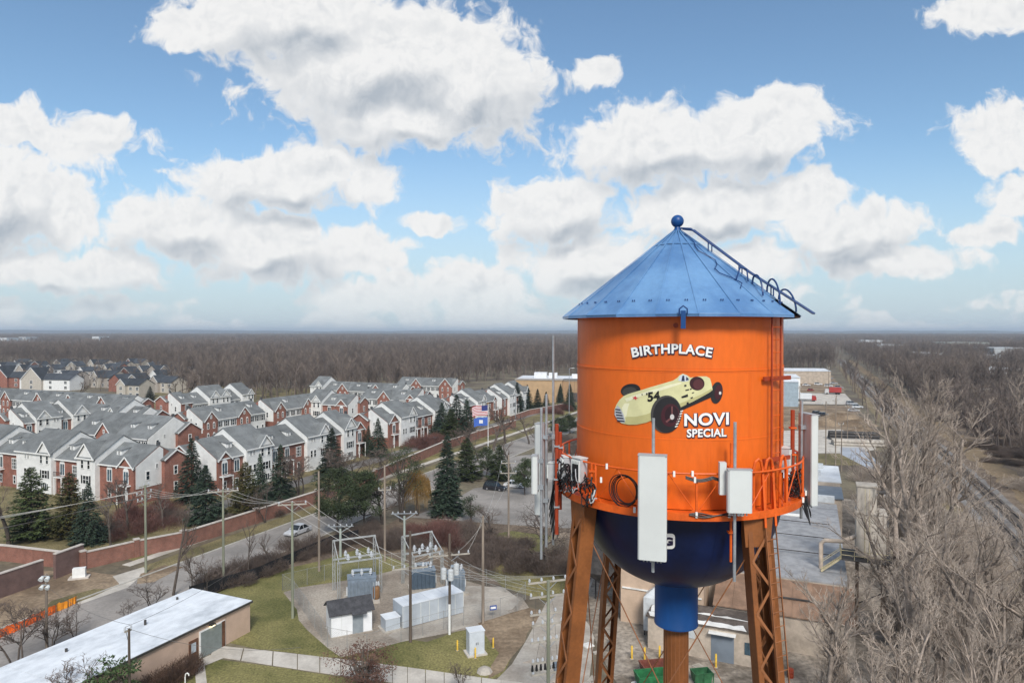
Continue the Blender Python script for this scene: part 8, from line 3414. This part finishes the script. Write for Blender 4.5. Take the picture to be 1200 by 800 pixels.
protos = [far_tree_mesh('woodland_tree', 200 + i, 17 + i % 3, M_FARTWIG if i % 3 else M_FARDARK) for i in range(5)]
print('far', [len(m.polygons) for m in protos])
spots0 = [G(330, 446), G(400, 444), G(470, 441), G(1085, 448), G(1150, 462)]
LABP = ['dark bare tree on the woodland edge behind the white gabled row', 'bare tree on the woodland edge behind the brick-gabled rows', 'bare tree on the woodland edge behind the long white row', 'bare tree beyond the railway near the pale warehouse', 'bare tree beyond the railway bank']
FAROBJ = []
for i, me in enumerate(protos):
    o = bpy.data.objects.new('woodland_tree', me)
    FARCOL.objects.link(o)
    o.location = spots0[i]
    tag(o, LABP[i], 'tree')
    FAROBJ.append(o)
stands = []
STCOL = bpy.data.collections.new('woodland_stands')
COL.children.link(STCOL)
for i in range(3):
    me = stand_mesh('tree_stand', 230 + i)
    o = bpy.data.objects.new('tree_stand', me)
    STCOL.objects.link(o)
    o.location = (G(300, 402), G(700, 404), G(1000, 404))[i]
    tag(o, ('distant stand of bare trees behind the estate', 'distant stand of bare trees behind the water tower', 'distant stand of bare trees at the end of the railway')[i], 'trees', None, 'stuff')
    stands.append(o)
print('stand', [len(o.data.polygons) for o in stands])


def scatter(name, pts, scales, coll, label, seed, zscale=True):
    """trees set out on points by geometry nodes"""
    me = bpy.data.meshes.new(name)
    me.from_pydata([tuple(p) for p in pts], [], [])
    at = me.attributes.new('tsize', 'FLOAT', 'POINT')
    at.data.foreach_set('value', np.asarray(scales, dtype=np.float32))
    o = link(name, me)
    ng = bpy.data.node_groups.new(name, 'GeometryNodeTree')
    ng.interface.new_socket('Geometry', in_out='INPUT', socket_type='NodeSocketGeometry')
    ng.interface.new_socket('Geometry', in_out='OUTPUT', socket_type='NodeSocketGeometry')
    N, Lk = ng.nodes, ng.links
    gi, go = N.new('NodeGroupInput'), N.new('NodeGroupOutput')
    ci = N.new('GeometryNodeCollectionInfo')
    ci.inputs['Collection'].default_value = coll
    ci.inputs['Separate Children'].default_value = True
    ci.inputs['Reset Children'].default_value = True
    ip = N.new('GeometryNodeInstanceOnPoints')
    ip.inputs['Pick Instance'].default_value = True
    rv = N.new('FunctionNodeRandomValue')
    rv.data_type = 'FLOAT_VECTOR'
    rv.inputs[0].default_value = (0, 0, 0)
    rv.inputs[1].default_value = (0, 0, 6.283)
    rv.inputs['Seed'].default_value = seed
    ri = N.new('FunctionNodeRandomValue')
    ri.data_type = 'INT'
    ri.inputs[4].default_value = 0
    ri.inputs[5].default_value = 100
    ri.inputs['Seed'].default_value = seed + 1
    na = N.new('GeometryNodeInputNamedAttribute')
    na.data_type = 'FLOAT'
    na.inputs['Name'].default_value = 'tsize'
    Lk.new(gi.outputs[0], ip.inputs['Points'])
    Lk.new(ci.outputs[0], ip.inputs['Instance'])
    Lk.new(rv.outputs[0], ip.inputs['Rotation'])
    Lk.new(ri.outputs[2], ip.inputs['Instance Index'])
    Lk.new(na.outputs[0], ip.inputs['Scale'])
    Lk.new(ip.outputs[0], go.inputs[0])
    md = o.modifiers.new('trees', 'NODES')
    md.node_group = ng
    tag(o, label, 'woodland', None, 'stuff')
    return o


rs = np.random.RandomState(4)


def to_px(X, Y):
    return 600 + 800 * X / Y, 389 + 800 * CAM_H / Y


def st_of(X, Y):
    return X * DV.x + Y * DV.y, X * NV.x + Y * NV.y


CLEAR = [(700, 1100, 480, 30), ]          # filled below with warehouse clearings


def wooded(X, Y):
    """where woodland grows (arrays)"""
    px, py = to_px(X, Y)
    s, t = st_of(X, Y)
    m = np.zeros(len(X), dtype=bool)
    # behind the townhouses
    edge = np.interp(px, [-50, 130, 190, 215, 290, 340, 420, 480, 530, 560, 600, 700], [424, 428, 440, 468, 474, 470, 464, 460, 456, 450, 444, 437])
    m |= (px < 690) & (py < edge)
    # behind the tower, up to the yards
    m |= (px >= 660) & (px < 925) & (py < 440)
    m |= (px >= 900) & (px < 985) & (py < 432)
    # right of the yards: both sides of the line
    m |= (px >= 985) & (t > -22.5) & (t < 30) & (s > 240) & (px > 985 + np.clip((py - 430) * 0.55, 0, 60))
    m |= (t < -46)
    m |= (t >= -23) & (t < -20.5) & (s > 230)
    m &= ~((t > -44) & (t < -23.5) & (s < 2200))
    for (s0, s1, t0, t1) in ROWS:
        m &= ~((s > s0 - 5) & (s < s1 + 5) & (t > t0 - 9) & (t < t1 + 6))
    return m & (Y > 40)


WARE = [(1075, 1104, 421, 'white', 16), (1108, 1160, 408, 'green', 26), (1165, 1215, 418, 'grey', 24), (1148, 1175, 424, 'grey', 14), (1160, 1215, 447, 'white', 14), (1010, 1035, 404, 'white', 20), (0, 8, 403, 'white', 22), (108, 116, 400, 'white', 20), (22, 30, 401, 'white', 22), (1030, 1062, 412, 'grey', 16)]
xs, ys = [], []


def cand(n, y0, y1):
    Y = np.sqrt(rs.uniform(y0 * y0, y1 * y1, n))
    X = rs.uniform(-0.86, 0.86, n) * Y
    return X, Y


def cleared(X, Y):
    px, py = to_px(X, Y)
    m = np.zeros(len(X), dtype=bool)
    for (a, c, y, _, dpt) in WARE:
        Yw = 800 * CAM_H / (y - 389)
        m |= (px > a - 6) & (px < c + 6) & (Y > Yw - Yw * 0.16) & (Y < Yw + 90)
    return m


# nearer woodland: single trees
X, Y = cand(20000, 60, 1100)
X2, Y2 = cand(5200, 80, 430)
k2 = st_of(X2, Y2)[1] < -46
X, Y = np.concatenate([X, X2[k2]]), np.concatenate([Y, Y2[k2]])
k = wooded(X, Y) & ~cleared(X, Y)
X, Y = X[k], Y[k]
# trees among the far estate
X3, Y3 = cand(4200, 330, 900)
p3, q3 = to_px(X3, Y3)
hp = np.array([[G(x, y + 8).x, G(x, y + 8).y] for x, y in far_spots])
free = np.min((X3[:, None] - hp[None, :, 0]) ** 2 + (Y3[:, None] - hp[None, :, 1] - 5) ** 2, axis=1) > 9.5 ** 2
k3 = (p3 < 265) & (q3 < 459) & (q3 > 424) & free
for (s0, s1, t0, t1) in ROWS:
    s3, t3 = st_of(X3, Y3)
    k3 &= ~((s3 > s0 - 4) & (s3 < s1 + 4) & (t3 > t0 - 4) & (t3 < t1 + 4))
EST = np.where(k3)[0]
print('estate trees', len(EST))
print('near woodland', len(X))
sc = rs.uniform(0.72, 1.18, len(X))
s_, t_ = st_of(X, Y)
sc = np.where((t_ < -46) & (Y < 330), sc * 0.72, sc)
big = Y < 620
edge_trees = [(X[i], Y[i], sc[i]) for i in np.argsort(Y)[:290]]
rest = np.argsort(Y)[290:]
LABW = [('bare woodland tree standing beyond the railway', lambda s, t, px: t < -40), ('bare tree on the strip beside the storage yards', lambda s, t, px: px > 930), ('bare tree at the woodland edge behind the tower', lambda s, t, px: px > 600), ('bare tree at the woodland edge behind the townhouses', lambda s, t, px: True)]
for i, (x, y, q) in enumerate(edge_trees):
    o = bpy.data.objects.new('woodland_tree', protos[i % 5])
    COL.objects.link(o)
    o.location = (x, y, 0)
    o.rotation_euler = (0, 0, rs.uniform(0, 6.28))
    o.scale = (q * 1.1, q * 1.1, q)
    s, t = st_of(x, y)
    for lab, fn in LABW:
        if fn(s, t, 600 + 800 * x / y):
            tag(o, lab, 'tree', 'woodland: ' + lab)
            break
scatter('garden_trees', [(X3[i], Y3[i], 0) for i in EST[40:280]], 0.5 + 0.3 * rs.rand(len(EST[40:280])), FARCOL, 'small bare garden trees all through the far estate', 11)
for i in EST[:40]:
    o = bpy.data.objects.new('bare_tree', protos[i % 5])
    COL.objects.link(o)
    o.location = (X3[i], Y3[i], 0)
    o.rotation_euler = (0, 0, i * 1.7)
    q = 0.5 + 0.32 * ((i * 37) % 100) / 100
    o.scale = (q * 1.3, q * 1.3, q)
    tag(o, 'bare garden tree among the dark-roofed houses of the far estate', 'tree', 'garden trees of the far estate')
scatter('woodland', [(X[i], Y[i], 0) for i in rest], sc[rest], FARCOL, 'brown bare winter woodland beyond the estate and railway', 3)
# farther woodland: stands
X, Y = cand(11000, 1050, 5200)
keep = (wooded(X, Y) | (to_px(X, Y)[1] < 414)) & ~cleared(X, Y)
X, Y = X[keep], Y[keep]
# thin out with distance, where it only shows as a grain
print('far stands', len(X))
scatter('woodland', [(x, y, 0) for x, y in zip(X, Y)], rs.uniform(0.75, 1.25, len(X)) * np.interp(Y, [1050, 5200], [0.95, 1.35]), STCOL, 'distant bare woodland reaching to the horizon', 8)
# brush mass between rails and thicket, undergrowth under the near woodland
# ------------------------------------------------------------------ low wooded hills on the horizon
M_HILL = pmat('far wooded hills', (0.075, 0.078, 0.082), 0.95, 0.25, 0.004, world_space=True, fine=0.3, fscale=0.02, detail=8)
for (dist, base, amp, sd, lab) in ((6200, 6, 20, 1, 'low wooded rise before the horizon'), (9500, 34, 62, 2, 'long wooded hills on the horizon')):
    n = 260
    rnd = np.random.RandomState(sd)
    ph = rnd.uniform(0, 6.28, 8)
    V, Q = [], []
    for i in range(n + 1):
        a = R(-52) + R(104) * i / n
        hgt = base + amp * (0.5 + 0.22 * math.sin(3.1 * a + ph[0]) + 0.16 * math.sin(7.3 * a + ph[1]) + 0.08 * math.sin(19 * a + ph[2]) + 0.035 * math.sin(61 * a + ph[3]) + 0.03 * math.sin(133 * a + ph[4]) + rnd.uniform(-0.02, 0.02))
        hgt *= np.interp(math.degrees(a), [-52, -35, 0, 20, 52], [0.75, 0.7, 0.75, 1.0, 1.1])
        for rr, hh in ((dist - 900, -2), (dist - 300, hgt * 0.7), (dist, hgt), (dist + 700, hgt * 0.8), (dist + 2200, -2)):
            V.append((math.sin(a) * rr, math.cos(a) * rr, hh))
    for i in range(n):
        for j in range(4):
            Q.append((i * 5 + j, (i + 1) * 5 + j, (i + 1) * 5 + j + 1, i * 5 + j + 1))
    me = np_mesh('hills', V, quads=Q, smooth=True)
    me.materials.append(M_HILL)
    o = link('hills', me)
    tag(o, lab, 'hills', None, 'structure')

# far pale warehouses
WC = {'white': pmat('far white roof', (0.62, 0.64, 0.66), 0.7, 0.08, 0.1), 'green': pmat('far pale green roof', (0.42, 0.46, 0.42), 0.7, 0.08, 0.1), 'grey': pmat('far grey roof', (0.40, 0.42, 0.43), 0.7, 0.08, 0.1)}
for i, (a, c, y, colr, dpt) in enumerate(WARE):
    p, q = G(a, y), G(c, y)
    L = (q - p).length
    o = thing('warehouse', '%s %s flat-roofed warehouse %s' % (('long', 'broad', 'big', 'low')[i % 4], {'white': 'white', 'green': 'pale green', 'grey': 'pale grey'}[colr], ('seen over the trees beyond the railway', 'among the far trees beyond the railway', 'behind the trees at the end of the railway bank', 'beside the broad one beyond the railway', 'by the parked vehicles beyond the railway', 'near the end of the railway line', 'far beyond the estate in the haze', 'farther off beyond the estate', 'behind the far estate woods', 'beside the railway line end')[i]), 'warehouse', p, math.atan2(q.y - p.y, q.x - p.x), 'far warehouses')
    h = 11 if y < 420 else 7
    h = h * (1.5 if y < 404 else 1.0)
    b = MB()
    b.box(0, L, 0, 60, 0, h)
    b.build('wall', WC[colr], o)
    b = MB()
    b.box(-0.5, L + 0.5, -0.5, 60.5, h + 0.01, h + 0.8)
    b.build('roof', WC['white' if colr == 'white' else colr], o)
    for j in range(4):
        b = MB()
        b.box(L * (j + 0.3) / 4, L * (j + 0.3) / 4 + 4, -0.06, 0.03, 0, 4.5)
        b.build('dock_door', M_FLASH, o)

# ------------------------------------------------------------------ the air
b = MB()
b.box(-16500, 16500, -450, 24500, -4, 112)
hz_m = bpy.data.materials.new('pale air')
hz_m.use_nodes = True
ht = hz_m.node_tree
ht.nodes.clear()
pv = ht.nodes.new('ShaderNodeVolumePrincipled')
pv.inputs['Color'].default_value = (0.74, 0.86, 1.0, 1)
pv.inputs['Density'].default_value = 0.000115
pv.inputs['Anisotropy'].default_value = 0.1
ho = ht.nodes.new('ShaderNodeOutputMaterial')
ht.links.new(pv.outputs[0], ho.inputs['Volume'])
o = b.build('haze', hz_m)
tag(o, 'thin pale haze over the whole landscape', 'haze', None, 'stuff')
